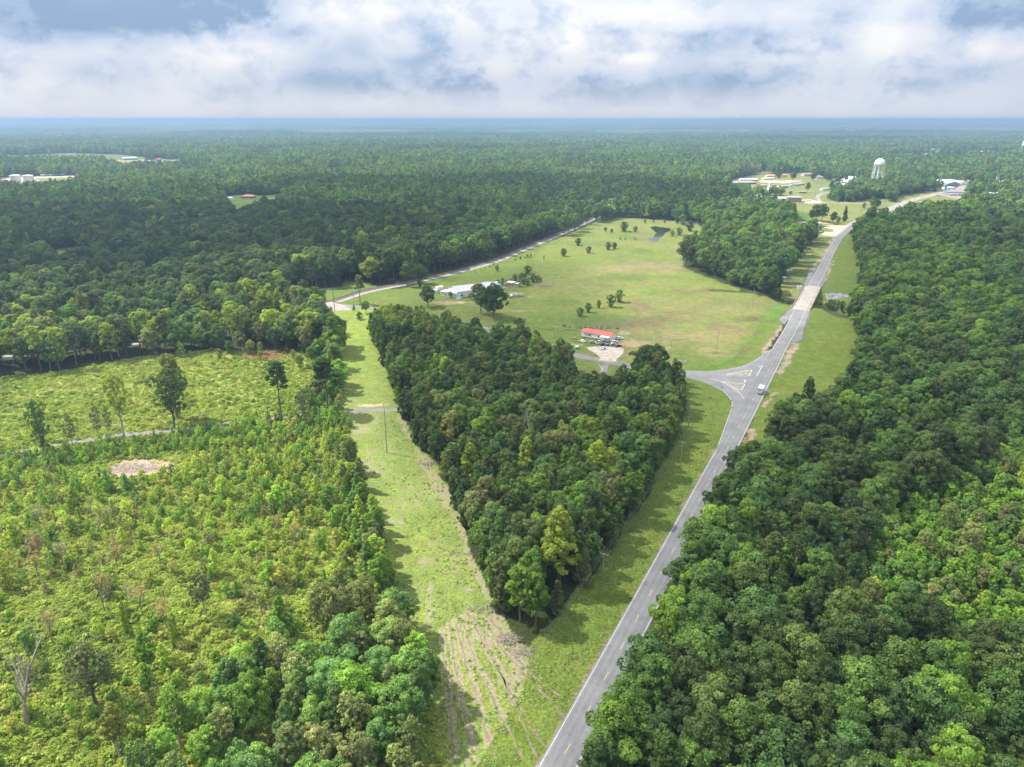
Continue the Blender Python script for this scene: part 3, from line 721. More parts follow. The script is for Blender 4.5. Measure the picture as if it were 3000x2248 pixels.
# water
def water(name, pts, col, z):
    m = bpy.data.materials.new(name); m.use_nodes = True; n = NT(m.node_tree); b = m.node_tree.nodes['Principled BSDF']
    pos = n.new('ShaderNodeNewGeometry').outputs['Position']
    f = n.mapr(n.noise(pos, 0.15, 5, 0.6), 0.4, 0.62); n.l.new(n.mix(f, col[0], col[1]), b.inputs['Base Color'])
    b.inputs['Roughness'].default_value = 0.22 if name == 'muddy_pond' else 0.08; b.inputs['Specular IOR Level'].default_value = 0.2 if name == 'muddy_pond' else 0.5
    o = sheet(name, pts, z, m); return o
water('muddy_pond', POND, ((0.17, 0.072, 0.042), (0.11, 0.055, 0.04)), -0.25)
water('dark_pond', POND2, ((0.012, 0.014, 0.012), (0.03, 0.035, 0.02)), -0.25)
PUD = bpy.data.materials.new('water'); PUD.use_nodes = True; pb = PUD.node_tree.nodes['Principled BSDF']; pb.inputs['Base Color'].default_value = (0.5, 0.52, 0.55, 1); pb.inputs['Roughness'].default_value = 0.1
for s_, cx, cyy, rx, ry in (('W', 510, 955, 3.4, 3.0), ('W', 625, 838, 3.0, 2.8), ('W', 940, 583, 2.2, 2.2), ('W', 1122, 555, 0.8, 1.2)):
    g = G(s_, cx, cyy); sheet('puddle', [(g[0] + rx * math.cos(a) * (1 + .3 * math.sin(3 * a)), g[1] + ry * math.sin(a) * (1 + .25 * math.cos(2 * a + 1))) for a in np.linspace(0, 6.28, 15)[:-1]], 0.02, PUD)
# railway
RAILA = smooth_line(RAIL, 8)
PR, sR = arclen(RAIL)
track = empty('railway_track', (0, 0, 0)); track['kind'] = 'structure'
rb = MB(); P = np.array(RAIL); T = np.gradient(P, axis=0); T /= np.linalg.norm(T, axis=1)[:, None]; Nn = np.stack([T[:, 1], -T[:, 0]], 1)
prof = [(-3.4, 0.02), (-1.6, 0.75), (1.6, 0.75), (3.4, 0.02)]
vs = []
for p, nn in zip(P, Nn):
    for o_, z_ in prof: vs.append((p[0] + nn[0] * o_, p[1] + nn[1] * o_, z_))
rb.add(vs, [(4 * i + j, 4 * i + j + 1, 4 * i + j + 5, 4 * i + j + 4) for i in range(len(P) - 1) for j in range(3)])
rb.build('ballast', BALLAST, track)
RUST = mat('rusty_steel', (0.15, 0.085, 0.055), 0.6, 0.3, var=0.2)
STEELR = mat('rail_steel', (0.30, 0.25, 0.22), 0.4, 0.6, var=0.15)
for sgn in (-0.72, 0.72):
    mb = MB(); vs = []
    for p, nn in zip(P, Nn):
        for o_, z_ in ((-0.05, 0.80), (-0.05, 0.98), (0.05, 0.98), (0.05, 0.80)): vs.append((p[0] + nn[0] * (sgn + o_), p[1] + nn[1] * (sgn + o_), z_))
    mb.add(vs, [(4 * i + j, 4 * i + j + 1, 4 * i + j + 5, 4 * i + j + 4) for i in range(len(P) - 1) for j in range(3)])
    mb.build('rail', STEELR, track)
TIE = mat('timber_sleeper', (0.10, 0.075, 0.06), 0.95, var=0.3)
mb = MB(); k = s_at(RAIL, G('N', 230, 885)); k1 = s_at(RAIL, G('N', 2035, 345))
while k < k1:
    p = (np.interp(k, sR, PR[:, 0]), np.interp(k, sR, PR[:, 1])); q = (np.interp(k + 1, sR, PR[:, 0]), np.interp(k + 1, sR, PR[:, 1]))
    mb.box((p[0], p[1], 0.79), (2.6, 0.25, 0.12), math.atan2(q[1] - p[1], q[0] - p[0]) - math.pi / 2); k += 0.62
tag(mb.build('sleeper', TIE, track), kind='stuff')
RS = seg(RAIL, s_at(RAIL, G('N', 200, 890)), sR[-1] - 5, 6)
ribbon('rail_service_strip', RS, 3.3, 8.2, 0.03, GRAVELG)
# town side roads
for nm, sh, pts, wd in (('town_street', 'T', [(-40, 530), (120, 520), (330, 500), (640, 490), (900, 460), (1050, 440), (1400, 460)], 6),
                        ('town_loop_road', 'T', [(700, 590), (950, 595), (1150, 600), (1330, 608), (1400, 612), (1280, 625), (1215, 660), (1210, 700), (1260, 745), (1400, 762), (1800, 768), (2212, 778), (2500, 775), (2720, 790)], 7),
                        ('town_drive', 'T', [(980, 705), (1100, 706), (1200, 700)], 6), ('town_street', 'U', [(690, 1035), (900, 1070), (1250, 1110), (1500, 1100)], 6),
                        ('far_road', 'A', [(1480, 660), (1560, 648), (1680, 635), (1800, 615)], 5), ('far_road', 'L', [(1780, 112), (1860, 140), (1990, 168), (2010, 172)], 9),
                        ('far_road', 'L', [(1620, 120), (1800, 128), (1900, 145)], 6)):
    ribbon(nm, smooth_line(GL(sh, pts), 8), -wd / 2, wd / 2, 0.05, PALE_RD)
sheet('dirt_forecourt', GL('T', [(1380, 1080), (1520, 1085), (1640, 1085), (1740, 1060), (1720, 1130), (1600, 1210), (1440, 1250), (1280, 1230), (1240, 1200), (1290, 1180), (1420, 1180), (1440, 1150), (1300, 1120), (1280, 1090)]), 0.045, GRAVEL)
sheet('car_park', GL('T', [(980, 715), (1100, 712), (1250, 740), (1270, 760), (1100, 775), (1040, 765), (975, 745)]), 0.045, GRAVEL)
sheet('sports_court', GL('T', [(360, 440), (960, 432), (1000, 440), (800, 480), (380, 465)]), 0.03, mat('clay', (0.42, 0.31, 0.22), var=0.1))
# ------------------------------------------------------------------ trees: numpy-built crowns on tube trunks
def leaf_mesh(name, pos, nrm, size, lv, fold=0.25, elong=1.25):
    k = len(pos)
    nrm = nrm / (np.linalg.norm(nrm, axis=1)[:, None] + 1e-9)
    ref = RNG.normal(size=(k, 3)); u = np.cross(nrm, ref); u /= np.linalg.norm(u, axis=1)[:, None] + 1e-9; v = np.cross(nrm, u)
    s = size[:, None]
    a = pos - u * s * 0.5 * elong; c = pos + u * s * 0.5 * elong
    b_ = pos - v * s * 0.42 + nrm * s * fold; d = pos + v * s * 0.42 + nrm * s * fold * 0.6
    co = np.stack([a, b_, c, d], 1).reshape(-1, 3)
    base = np.arange(k)[:, None] * 4
    tri = np.concatenate([base + [0, 1, 2], base + [0, 2, 3]], 1).reshape(-1)
    me = bpy.data.meshes.new(name)
    me.vertices.add(4 * k); me.vertices.foreach_set('co', co.ravel().astype(np.float32))
    me.loops.add(6 * k); me.loops.foreach_set('vertex_index', tri.astype(np.int32))
    me.polygons.add(2 * k); me.polygons.foreach_set('loop_start', np.arange(0, 6 * k, 3, dtype=np.int32))
    me.update()
    at = me.attributes.new('lv', 'FLOAT', 'POINT'); at.data.foreach_set('value', np.repeat(lv, 4).astype(np.float32))
    me.materials.append(LEAF)
    return me
def sph(k):
    v = RNG.normal(size=(k, 3)); return v / np.linalg.norm(v, axis=1)[:, None]
def crown_pts(lobes, k, thick=0.30, up=0.25, jit=0.55, sub=11, loose=0.06):
    """leaf sprays round small boughs, the boughs round the larger lobes of the crown"""
    L = np.array(lobes)                       # x y z r squash
    n = len(L); sd = sph(n * sub).reshape(n, sub, 3); sd[:, :, 2] += 0.25; sd /= np.linalg.norm(sd, axis=2)[:, :, None]
    sr = L[:, 3, None] * RNG.uniform(0.30, 0.52, (n, sub)); srad = L[:, 3, None] * RNG.uniform(0.62, 0.92, (n, sub))
    sc_ = sd * srad[:, :, None]; sc_[:, :, 2] *= L[:, 4, None]; sc_ += L[:, None, :3]
    wgt = (sr ** 2).ravel(); m = int(k * 2.3); idx = RNG.choice(n * sub, m, p=wgt / wgt.sum()); li = idx // sub
    d = sph(m); out = sd.reshape(-1, 3)[idx]; d = d + out * 0.55; d[:, 2] += up * RNG.random(m); d /= np.linalg.norm(d, axis=1)[:, None]
    rad = sr.ravel()[idx] * (1.0 - thick * RNG.random(m) ** 1.4) * (1 + (RNG.random(m) < loose) * RNG.random(m) * 0.5)
    p = sc_.reshape(-1, 3)[idx] + d * rad[:, None] * np.array([1, 1, 0.85])
    keep = np.ones(m, bool)                   # drop what lies deep inside a lobe
    for i, l in enumerate(L):
        q = (p - l[:3]); q[:, 2] /= l[4]
        keep &= ~(np.linalg.norm(q, axis=1) < l[3] * 0.66)
    p = p[keep][:k]; d = d[keep][:k]; idx = idx[keep][:k]; li = li[keep][:k]; out = out[keep][:k]
    nrm = d * 0.7 + out * 0.55 + RNG.normal(size=p.shape) * jit
    lobe_v = 0.90 + 0.20 * RNG.random(n); sub_v = 0.80 + 0.42 * RNG.random(n * sub)
    lv = lobe_v[li] * sub_v[idx] * (0.78 + 0.44 * RNG.random(len(p)))
    return p, nrm, lv
def limbs(H, R, cb, lobes, seed, tr=0.03, n=5, frac=0.75):
    rnd = random.Random(seed); mb = MB()
    lean = (rnd.uniform(-.04, .04) * H, rnd.uniform(-.04, .04) * H)
    pts = [(lean[0] * t * t + rnd.uniform(-.01, .01) * H, lean[1] * t * t + rnd.uniform(-.01, .01) * H, H * frac * t) for t in (0, .25, .5, .75, 1)]
    mb.tube([(pts[0][0], pts[0][1], -0.3)] + pts[1:], [H * tr, H * tr * .8, H * tr * .62, H * tr * .45, H * tr * .2], n)
    for l in lobes:
        if rnd.random() < 0.85:
            z0 = min(max(cb * 0.85, l[2] - R * rnd.uniform(.5, 1.1)), H * frac * .9); t = z0 / (H * frac)
            a = Vector((lean[0] * t * t, lean[1] * t * t, z0)); e = Vector(l[:3]); mid = a.lerp(e, .5) + Vector((0, 0, -R * .06))
            mb.tube([a, mid, e], [H * tr * .35, H * tr * .2, H * tr * .06], 4, cap=False)
    return mb
def lobes_round(H, R, cb, k, seed, lr=(0.32, 0.46), squash=0.8, pw=1.0, topk=1.0):
    r = np.random.default_rng(seed); out = []
    hc = (H - cb)
    for i in range(k):
        t = ((i + 0.5) / k) ** pw                 # height inside the crown
        prof = math.sin(math.pi * min(1, 0.12 + t * 0.80)) ** 0.7 * topk if t < 0.97 else 0.2
        a = i * 2.399963 + r.uniform(-.5, .5); rad = R * prof * r.uniform(0.35, 0.78)
        rr_ = R * r.uniform(*lr)
        out.append((rad * math.cos(a), rad * math.sin(a), cb + hc * (0.10 + 0.78 * t) * r.uniform(.93, 1.05), rr_, squash))
    out.append((0, 0, H - R * lr[0] * 0.9, R * lr[0], squash))
    return out
def lobes_cone(H, R, cb, k, seed):
    r = np.random.default_rng(seed); out = []
    for i in range(k):
        t = (i + 0.5) / k; rr_ = R * (0.46 - 0.22 * t) * r.uniform(.85, 1.2)
        rad = R * (1 - t) ** 0.75 * r.uniform(.45, .75); a = i * 2.399963 + r.uniform(-.4, .4)
        out.append((rad * math.cos(a), rad * math.sin(a), cb + (H - cb) * (0.06 + 0.88 * t), rr_, 1.0))
    out.append((0, 0, H - R * .25, R * .24, 1.5)); return out
def lobes_pine(H, R, cb, k, seed):
    r = np.random.default_rng(seed); out = []
    for i in range(k):
        t = (i + 0.5) / k; a = i * 2.399963 + r.uniform(-.6, .6)
        rad = R * (0.95 - 0.55 * t) * r.uniform(.55, .95); out.append((rad * math.cos(a), rad * math.sin(a), cb + (H - cb) * (0.04 + 0.9 * t), R * r.uniform(.20, .33), 0.62))
    out.append((0, 0, H - R * .2, R * .26, 0.9)); return out
TREES = {}      # name -> (crown mesh, trunk mesh, height, radius, whole mesh for the massed woodland)
def whole(name, cm, tm):
    """one mesh holding crown and trunk, for the massed stands"""
    me = cm.copy() if cm else tm.copy(); me.name = name
    if cm and tm:
        bm = bmesh.new(); bm.from_mesh(me); n0 = len(bm.faces)
        bm.from_mesh(tm); bm.faces.ensure_lookup_table()
        me.materials.append(tm.materials[0])
        for f in bm.faces[n0:]: f.material_index = 1
        bm.to_mesh(me); bm.free()
    return me
def make(name, H, R, cb, lobes, nleaf, leaf, seed, bark=None, tr=0.022, frac=0.8, thick=0.3, up=0.3, jit=0.55, elong=1.3, skirt=0, limbn=5, loose=0.06):
    p, nr, lv = crown_pts(lobes, nleaf, thick, up, jit, loose=loose)
    if skirt:
        k = skirt; a = RNG.random(k) * 6.283; z = RNG.random(k) ** 0.8 * cb * 1.2; rad = (0.25 + 0.3 * RNG.random(k)) * R * (1 + .3 * np.sin(z * 1.7 + a * 2))
        p = np.concatenate([p, np.stack([rad * np.cos(a), rad * np.sin(a), z], 1)]); nr = np.concatenate([nr, np.stack([np.cos(a), np.sin(a), 0.5 + 0 * a], 1) + RNG.normal(size=(k, 3)) * .4])
        lv = np.concatenate([lv, 0.7 + 0.5 * RNG.random(k)])
    size = leaf * (0.65 + 0.7 * RNG.random(len(p)))
    cm = leaf_mesh('crown', p, nr, size, lv, elong=elong)
    mb = limbs(H, R, cb, lobes, seed, tr, limbn, frac); tm = mb.mesh('trunk', bark or BARK)
    TREES[name] = [cm, tm, H, R, whole(name, cm, tm)]
# near trees
make('oak1', 17, 6.4, 4.5, lobes_round(17, 6.4, 4.5, 17, 1), 11500, 0.40, 1)
make('oak2', 18, 6.0, 5, lobes_round(18, 6.0, 5, 15, 2, (.34, .5)), 11000, 0.40, 2)
make('oak3', 16, 7.0, 4, lobes_round(16, 7.0, 4, 20, 3, (.28, .42)), 12000, 0.40, 3)
make('tall1', 20, 4.6, 6, lobes_round(20, 4.6, 6, 16, 4, (.34, .5), 1.0), 9500, 0.39, 4)
make('tall2', 21, 4.2, 8, lobes_round(21, 4.2, 8, 14, 5, (.36, .52), 1.0), 8800, 0.39, 5, bark=BARKP)
make('tall3', 18, 4.4, 5, lobes_round(18, 4.4, 5, 18, 6, (.3, .44), 0.9), 9500, 0.38, 6)
make('cone1', 20, 4.4, 5, lobes_cone(20, 4.4, 5, 20, 7), 9500, 0.36, 7)
make('cone2', 18, 3.8, 4, lobes_cone(18, 3.8, 4, 18, 8), 8200, 0.36, 8)
make('vine1', 13, 3.2, 2.5, lobes_cone(13, 3.0, 1.0, 17, 9), 4800, 0.42, 9, skirt=900)
make('vine2', 15, 2.8, 3, lobes_round(15, 2.8, 1.5, 18, 10, (.4, .6), 1.2), 4800, 0.42, 10, skirt=900)
make('airy1', 18, 4.6, 6, lobes_round(18, 4.6, 6, 22, 11, (.2, .3), 1.0), 3000, 0.42, 11, bark=BARKP, jit=0.9, thick=.7, loose=.3)
make('airy2', 15, 3.4, 3, lobes_round(15, 3.4, 3, 20, 12, (.2, .32), 1.0), 2300, 0.38, 12, bark=BARKP, jit=0.9, thick=.7, loose=.3)
make('airy3', 17, 6.0, 5, lobes_round(17, 6.0, 5, 26, 40, (.17, .28), .9), 5600, 0.36, 40, jit=0.8, thick=.6, loose=.2)
make('pine1', 24, 4.4, 14, lobes_pine(24, 4.4, 14, 22, 13), 5600, 0.42, 13, frac=.95, elong=2.2, jit=.9, thick=.8, tr=.016)
make('pine2', 21, 4.0, 11, lobes_pine(21, 4.0, 11, 20, 14), 5200, 0.42, 14, frac=.95, elong=2.2, jit=.9, thick=.8, tr=.016)
make('young1', 8.5, 2.3, 1.6, lobes_round(8.5, 2.3, 1.6, 9, 15, (.4, .58), 1.0), 2400, 0.36, 15, skirt=250)
make('young2', 7.5, 2.0, 1.2, lobes_cone(7.5, 2.1, 1.2, 10, 16), 2000, 0.34, 16, skirt=250)
make('sap1', 4.4, 1.25, 0.5, lobes_cone(4.4, 1.25, 0.3, 9, 17), 1100, 0.26, 17)
make('sap2', 3.6, 1.35, 0.4, lobes_round(3.6, 1.35, 0.3, 8, 18, (.4, .55), 1.0), 1100, 0.26, 18)
make('sap3', 5.2, 1.5, 0.8, lobes_round(5.2, 1.5, 0.6, 12, 19, (.26, .4), 1.0), 900, 0.26, 19, jit=.9, thick=.6)
def mound(name, R, H, k, leaf, seed):
    r = np.random.default_rng(seed); lb = [(R * .55 * math.cos(i * 2.4) * r.uniform(.4, 1.1), R * .55 * math.sin(i * 2.4) * r.uniform(.4, 1.1), H * r.uniform(.15, .5), R * r.uniform(.35, .5), H / R * .9) for i in range(6)]
    p, nr, lv = crown_pts(lb, k, .4, .6, .6); ok = p[:, 2] > -0.05; p, nr, lv = p[ok], nr[ok], lv[ok]
    cm = leaf_mesh('crown', p, nr, leaf * (.6 + .8 * RNG.random(len(p))), lv); TREES[name] = [cm, None, H, R, cm]
mound('bush1', 1.5, 1.5, 1100, 0.21, 20); mound('bush2', 1.3, 1.8, 1000, 0.21, 21)
mound('weed1', 1.1, 0.7, 300, 0.19, 22); mound('weed2', 0.9, 0.95, 280, 0.18, 23)
def tuft(name, k, h, seed):
    r = np.random.default_rng(seed); a = r.random(k) * 6.283; rad = r.random(k) * .5
    p = np.stack([rad * np.cos(a), rad * np.sin(a), h * .45 * r.random(k)], 1); nr = np.stack([np.cos(a), np.sin(a), 1.3 + 1.2 * r.random(k)], 1)
    cm = leaf_mesh('tuft', p, nr, h * (.5 + .6 * r.random(k)), .8 + .5 * r.random(k), elong=1.6); TREES[name] = [cm, None, h, .5, cm]
tuft('tuft1', 30, .30, 24); tuft('tuft2', 24, .42, 25)
# leafless trees
def dead(name, H, seed, spread=0.9, bark=None, leaves=0):
    rnd = random.Random(seed); mb = MB(); tips = []
    def grow(p, d, L, r, lvl):
        n = 4; pts = [p]; q = Vector(p); dd = Vector(d)
        for i in range(n):
            dd = (dd + Vector((rnd.uniform(-.16, .16), rnd.uniform(-.16, .16), rnd.uniform(-.02, .12)))).normalized(); q = q + dd * L / n; pts.append(tuple(q))
        mb.tube(pts, [r * (1 - .6 * i / n) for i in range(n + 1)], 5 if lvl < 2 else 3, cap=False)
        tips.append(q)
        if lvl < 4:
            for i in range(3 if lvl else 6):
                t = rnd.uniform(.45, 1) if lvl else rnd.uniform(.4, 1); k = min(int(t * n), n - 1); b = Vector(pts[k]).lerp(Vector(pts[k + 1]), t * n - k)
                a = rnd.uniform(0, 6.28); nd = (dd + Vector((math.cos(a), math.sin(a), rnd.uniform(.0, .5))) * spread).normalized()
                grow(tuple(b), nd, L * rnd.uniform(.42, .62), r * .42, lvl + 1)
    grow((0, 0, -.3), (0, 0, 1), H * .68, H * .022, 0)
    tm = mb.mesh('trunk', bark or BARKV); cm = None
    if leaves:
        t = np.array([tuple(x) for x in tips]); i = RNG.integers(0, len(t), leaves); p = t[i] + RNG.normal(size=(leaves, 3)) * .45
        cm = leaf_mesh('crown', p, RNG.normal(size=(leaves, 3)), .28 * (.6 + .8 * RNG.random(leaves)), .7 + .6 * RNG.random(leaves))
    TREES[name] = [cm, tm, H, H * .3, whole(name, cm, tm)]
dead('dead1', 15, 3, .8, BARKP); dead('dead5', 15, 7, .62, mat('grey_snag', (.24, .21, .19), .95, var=.3, scale=2)); dead('dead2', 12, 5, .7, BARKV); dead('dead3', 9, 8, .45, BARKV, 500); dead('dead4', 10, 11, .5, BARKV, 260)
# lighter versions for the distance
def makefar(name, H, R, cb, lobes, k, leaf, seed):
    p, nr, lv = crown_pts(lobes, k, .25, .35, .4, sub=5); cm = leaf_mesh('crown', p, nr, leaf * (.7 + .6 * RNG.random(len(p))), lv)
    TREES[name] = [cm, None, H, R, cm]
makefar('far1', 17, 6.2, 3, lobes_round(17, 6.2, 3, 14, 31), 1000, 1.35, 31); makefar('far2', 18, 4.8, 3, lobes_round(18, 4.8, 3, 14, 32, (.34, .5), 1.), 900, 1.25, 32)
makefar('far3', 19, 4.4, 3, lobes_cone(19, 4.6, 3, 16, 33), 850, 1.2, 33); makefar('far4', 16, 6.8, 3, lobes_round(16, 6.8, 3, 18, 34, (.26, .4)), 1100, 1.3, 34)

# palettes (base colours of leaves)
PAL = dict(
    dark=((0.032, 0.058, 0.017), (0.037, 0.064, 0.018), (0.042, 0.062, 0.020), (0.028, 0.053, 0.019)),
    mid=((0.044, 0.082, 0.020), (0.052, 0.090, 0.022), (0.040, 0.078, 0.024), (0.056, 0.086, 0.024)),
    bright=((0.070, 0.125, 0.020), (0.080, 0.135, 0.022), (0.062, 0.115, 0.018)),
    olive=((0.078, 0.098, 0.034), (0.088, 0.102, 0.040), (0.070, 0.092, 0.036)),
    yellow=((0.140, 0.160, 0.036), (0.120, 0.148, 0.032), (0.150, 0.158, 0.045)),
    lime=((0.120, 0.165, 0.026), (0.135, 0.180, 0.030), (0.105, 0.155, 0.024)),
    rust=((0.19, 0.145, 0.075), (0.20, 0.16, 0.08), (0.17, 0.15, 0.075)), grey=((0.095, 0.105, 0.062), (0.115, 0.115, 0.070)))
GAIN = dict(dark=2.3, mid=2.5, bright=2.2, olive=2.1, yellow=1.9, lime=2.05, rust=1.5, grey=2.0)
PAL = {k: tuple(tuple(v * GAIN[k] * q for v, q in zip(c, (1.06, 1.0, 0.95))) for c in cs) for k, cs in PAL.items()}
LOOK = dict(dark='dark green', mid='mid green', bright='bright green', olive='dull olive', yellow='yellow green', lime='light green', rust='reddish brown', grey='greyish')
SHAPE = dict(oak='broad round-crowned', tall='tall full-crowned', cone='tall pointed', vine='creeper-covered', airy='thin see-through', pine='long-trunked', young='slim young', sap='small', dead='leafless', bush='low', far='round-crowned')

REC = []     # every tree: kind, variant, x, y, rot, scale, zscale, tint, palette, zone
def add_tree(var, x, y, sc=1.0, pal='mid', zone='', label=None, kind=None, zs=1.0, rot=None, tint=None, mult=1.0):
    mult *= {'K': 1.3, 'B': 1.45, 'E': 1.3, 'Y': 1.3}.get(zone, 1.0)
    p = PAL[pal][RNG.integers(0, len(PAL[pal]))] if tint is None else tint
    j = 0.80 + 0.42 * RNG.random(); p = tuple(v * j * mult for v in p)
    REC.append(dict(var=var, x=x, y=y, sc=sc, zs=zs, rot=RNG.random() * 6.283 if rot is None else rot, tint=p, pal=pal, zone=zone, label=label, kind=kind))
def hexpts(x0, x1, y0, y1, sp, jit=0.38):
    xs = np.arange(x0, x1, sp); ys = np.arange(y0, y1, sp * 0.87)
    Xg, Yg = np.meshgrid(xs, ys); Xg = Xg + (np.arange(len(ys)) % 2)[:, None] * sp / 2
    Xg = Xg + RNG.uniform(-jit, jit, Xg.shape) * sp; Yg = Yg + RNG.uniform(-jit, jit, Xg.shape) * sp
    return Xg.ravel(), Yg.ravel()
def fov(x, y, m=25):
    return (np.abs(x) < 0.725 * y * 1.0 + m + 0.0 * y) & (y > 70) if False else (np.abs(x) < (0.715 * (y * math.cos(PITCH) + CAM_H * math.sin(PITCH)) + m)) & (y > 78)
def clear_mask(x, y):
    """true where no forest may stand"""
    m = np.zeros(x.shape, bool)
    for pl in (CLEARCUT, STRIP, VERGE_L, VERGE_R, VERGE_R2, FIELD, RAIL_GRASS, TOWN, LOT_E, LEFT_CLEAR, FAR_FIELD, FAR_YARD, HOUSE_YARD, LAWN_W, YARD_W, YARD_S, POND, POND2, YOUNG, FAR_E, MEADOW, SIDE_GRASS, CENTRE_WOOD):
        m |= inside(x, y, pl)
    dh_ = dist_line(x, y, HWY); m |= (dh_ < 9) | ((dh_ < 17) & (y > 245)); m |= inside(x, y, GL('Z6', [(180, 490), (640, 510), (1020, 450), (1340, 262), (1500, 200), (1300, 700), (960, 1200), (700, 1500), (900, 850), (560, 600), (180, 560)])); m |= dist_line(x, y, SIDE) < 6.5; m |= dist_line(x, y, RAIL) < 9; m |= dist_line(x, y, LANE) < 4; m |= dist_line(x, y, PATH_W) < 6
    m |= CREEK_D(x, y) < 2
    for sh, px_, py_, wd, ln in SIGHT:
        g = np.array(G(sh, px_, py_)); u = -g / np.linalg.norm(g); a = (x - g[0]) * u[0] + (y - g[1]) * u[1]; b_ = np.abs((x - g[0]) * -u[1] + (y - g[1]) * u[0])
        m |= (a > -14) & (a < ln) & (b_ < wd)
    return m
def sight_mask(x, y, L):
    m = np.zeros(x.shape, bool)
    for sh, px_, py_, wd, ln in L:
        g = np.array(G(sh, px_, py_)); u = -g / np.linalg.norm(g); a = (x - g[0]) * u[0] + (y - g[1]) * u[1]; b_ = np.abs((x - g[0]) * -u[1] + (y - g[1]) * u[0])
        m |= (a > -14) & (a < ln) & (b_ < wd)
    return m
# openings in the canopy through which the houses among the trees are seen
SIGHT = [('W', 1000, 130, 26, 95), ('U', 130, 1200, 22, 150), ('U', 250, 1150, 24, 160), ('U', 400, 1090, 26, 160), ('U', 550, 1040, 26, 160), ('U', 700, 1000, 26, 130), ('U', 1180, 950, 70, 170), ('T', 2150, 880, 20, 110), ('T', 1300, 1150, 20, 50),
         ('A', 1757, 690, 10, 60), ('A', 1970, 694, 7, 60), ('Q', 530, 510, 12, 45), ('Q', 1020, 485, 12, 50), ('Q', 1282, 614, 9, 50), ('Q', 1160, 274, 7, 70), ('Q', 816, 438, 7, 60), ('Q', 890, 458, 10, 50),
         ('A', 1600, 622, 16, 60), ('A', 1468, 629, 12, 60), ('Q', 420, 440, 26, 55), ('Q', 560, 400, 16, 75), ('L', 260, 375, 60, 260), ('L', 1510, 125, 70, 450), ('L', 1780, 145, 90, 430), ('L', 60, 380, 60, 240), ('T', 400, 730, 42, 120), ('T', 680, 760, 22, 90),
         ('U', 850, 400, 110, 330), ('U', 1700, 358, 90, 360), ('U', 1480, 345, 40, 360), ('U', 990, 300, 45, 330), ('U', 550, 700, 10, 120), ('U', 1240, 795, 60, 150), ('U', 1816, 790, 12, 150), ('U', 2120, 800, 45, 130), ('U', 1920, 775, 20, 130), ('U', 1675, 990, 14, 70),
         ('U', 2000, 1034, 10, 60), ('U', 2150, 1058, 16, 60), ('T', 1770, 460, 28, 130), ('T', 1240, 420, 14, 60), ('T', 540, 400, 20, 90), ('T', 100, 495, 60, 80)]
def pick(ch, w): return ch[RNG.choice(len(ch), p=np.array(w) / sum(w))]
# --- general forest
bands = [(78, 520, 7.4, 0), (520, 1000, 9.6, 1), (1000, 1900, 12.0, 2), (1900, 3700, 15.5, 3), (3700, 6400, 24.0, 4)]
for (y0, y1, sp, lod) in bands:
    X_, Y_ = hexpts(-0.8 * y1 - 60, 0.8 * y1 + 60, y0, y1, sp)
    ok = fov(X_, Y_, 30); X_, Y_ = X_[ok], Y_[ok]
    ok = ~clear_mask(X_, Y_) & ~far_open(X_, Y_); X_, Y_ = X_[ok], Y_[ok]
    sp_n = fbm(X_, Y_, 160, 21); sp_m = fbm(X_, Y_, 40, 22); r1 = RNG.random(len(X_)); r2 = RNG.random(len(X_))
    low = inside(X_, Y_, LOW_WOOD)
    for x, y, a, b_, u, v, lw in zip(X_, Y_, sp_n, sp_m, r1, r2, low):
        right = x > 0.40 * y + 20 and y < 560
        leftw = x < -60 and y < 1000
        if lod < 2:
            if leftw: var = pick(['oak1', 'oak2', 'oak3', 'tall1', 'tall3', 'cone1', 'pine2', 'airy1'], [4, 4, 4, 3, 2, 1.5, 1.2, .5])
            else: var = pick(['oak1', 'oak2', 'oak3', 'tall1', 'tall3', 'cone1', 'vine2', 'airy1'], [4, 3, 3, 3, 2, 2, 1, .5])
        else: var = pick(['far1', 'far2', 'far3', 'far4'], [3, 3, 2 + (2 if a > .1 else 0), 3])
        q = a * 0.8 + b_ * 0.5 + (u - .5) * 1.1
        if lod >= 2: pal = 'dark' if q < -.12 or a > .38 else 'mid' if q < .30 else 'bright' if q < .5 else 'olive'
        elif leftw: pal = ('dark' if q < .36 else 'mid' if q < .6 else 'olive' if q < .66 else 'lime') if y > 420 else ('dark' if q < -.05 else 'mid' if q < .25 else 'olive' if q < .45 else 'lime')
        else: pal = 'dark' if q < -.22 else 'mid' if q < .34 else 'olive' if v < .3 else 'bright'
        h = (0.74 + 0.40 * v) * ((1.0, 1.22, 1.25, 1.5, 2.1)[lod]) * (1.15 if leftw and lod == 0 else 1.08 if leftw else 1.0)
        if lw: h *= .58 + .25 * u
        if leftw and lod == 0 and u < .18 and y > 330: continue
        zone = 'R' if right else 'LW' if leftw else 'F'
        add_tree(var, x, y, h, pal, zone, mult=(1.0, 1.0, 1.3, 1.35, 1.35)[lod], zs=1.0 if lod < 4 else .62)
# --- young stand right of the highway
X_, Y_ = hexpts(60, 420, 80, 330, 3.5); ok = inside(X_, Y_, YOUNG) & fov(X_, Y_); X_, Y_ = X_[ok], Y_[ok]
for x, y in zip(X_, Y_):
    q = fbm(np.array([x]), np.array([y]), 28, 30)[0]
    if q < -0.42 and RNG.random() < .6: continue
    add_tree(pick(['young1', 'young2', 'sap3'], [5, 2, .6]), x, y, RNG.uniform(.75, 1.2), pick(['mid', 'bright', 'olive', 'lime'], [3, 5, .5, 1]), 'Y')
for x, y in zip(*hexpts(60, 420, 80, 330, 24)):
    if inside(np.array([x]), np.array([y]), YOUNG)[0]: add_tree(pick(['oak3', 'tall1', 'airy1'], [3, 2, 1]), x, y, RNG.uniform(.55, .8), pick(['mid', 'olive'], [1, 1]), 'Y')
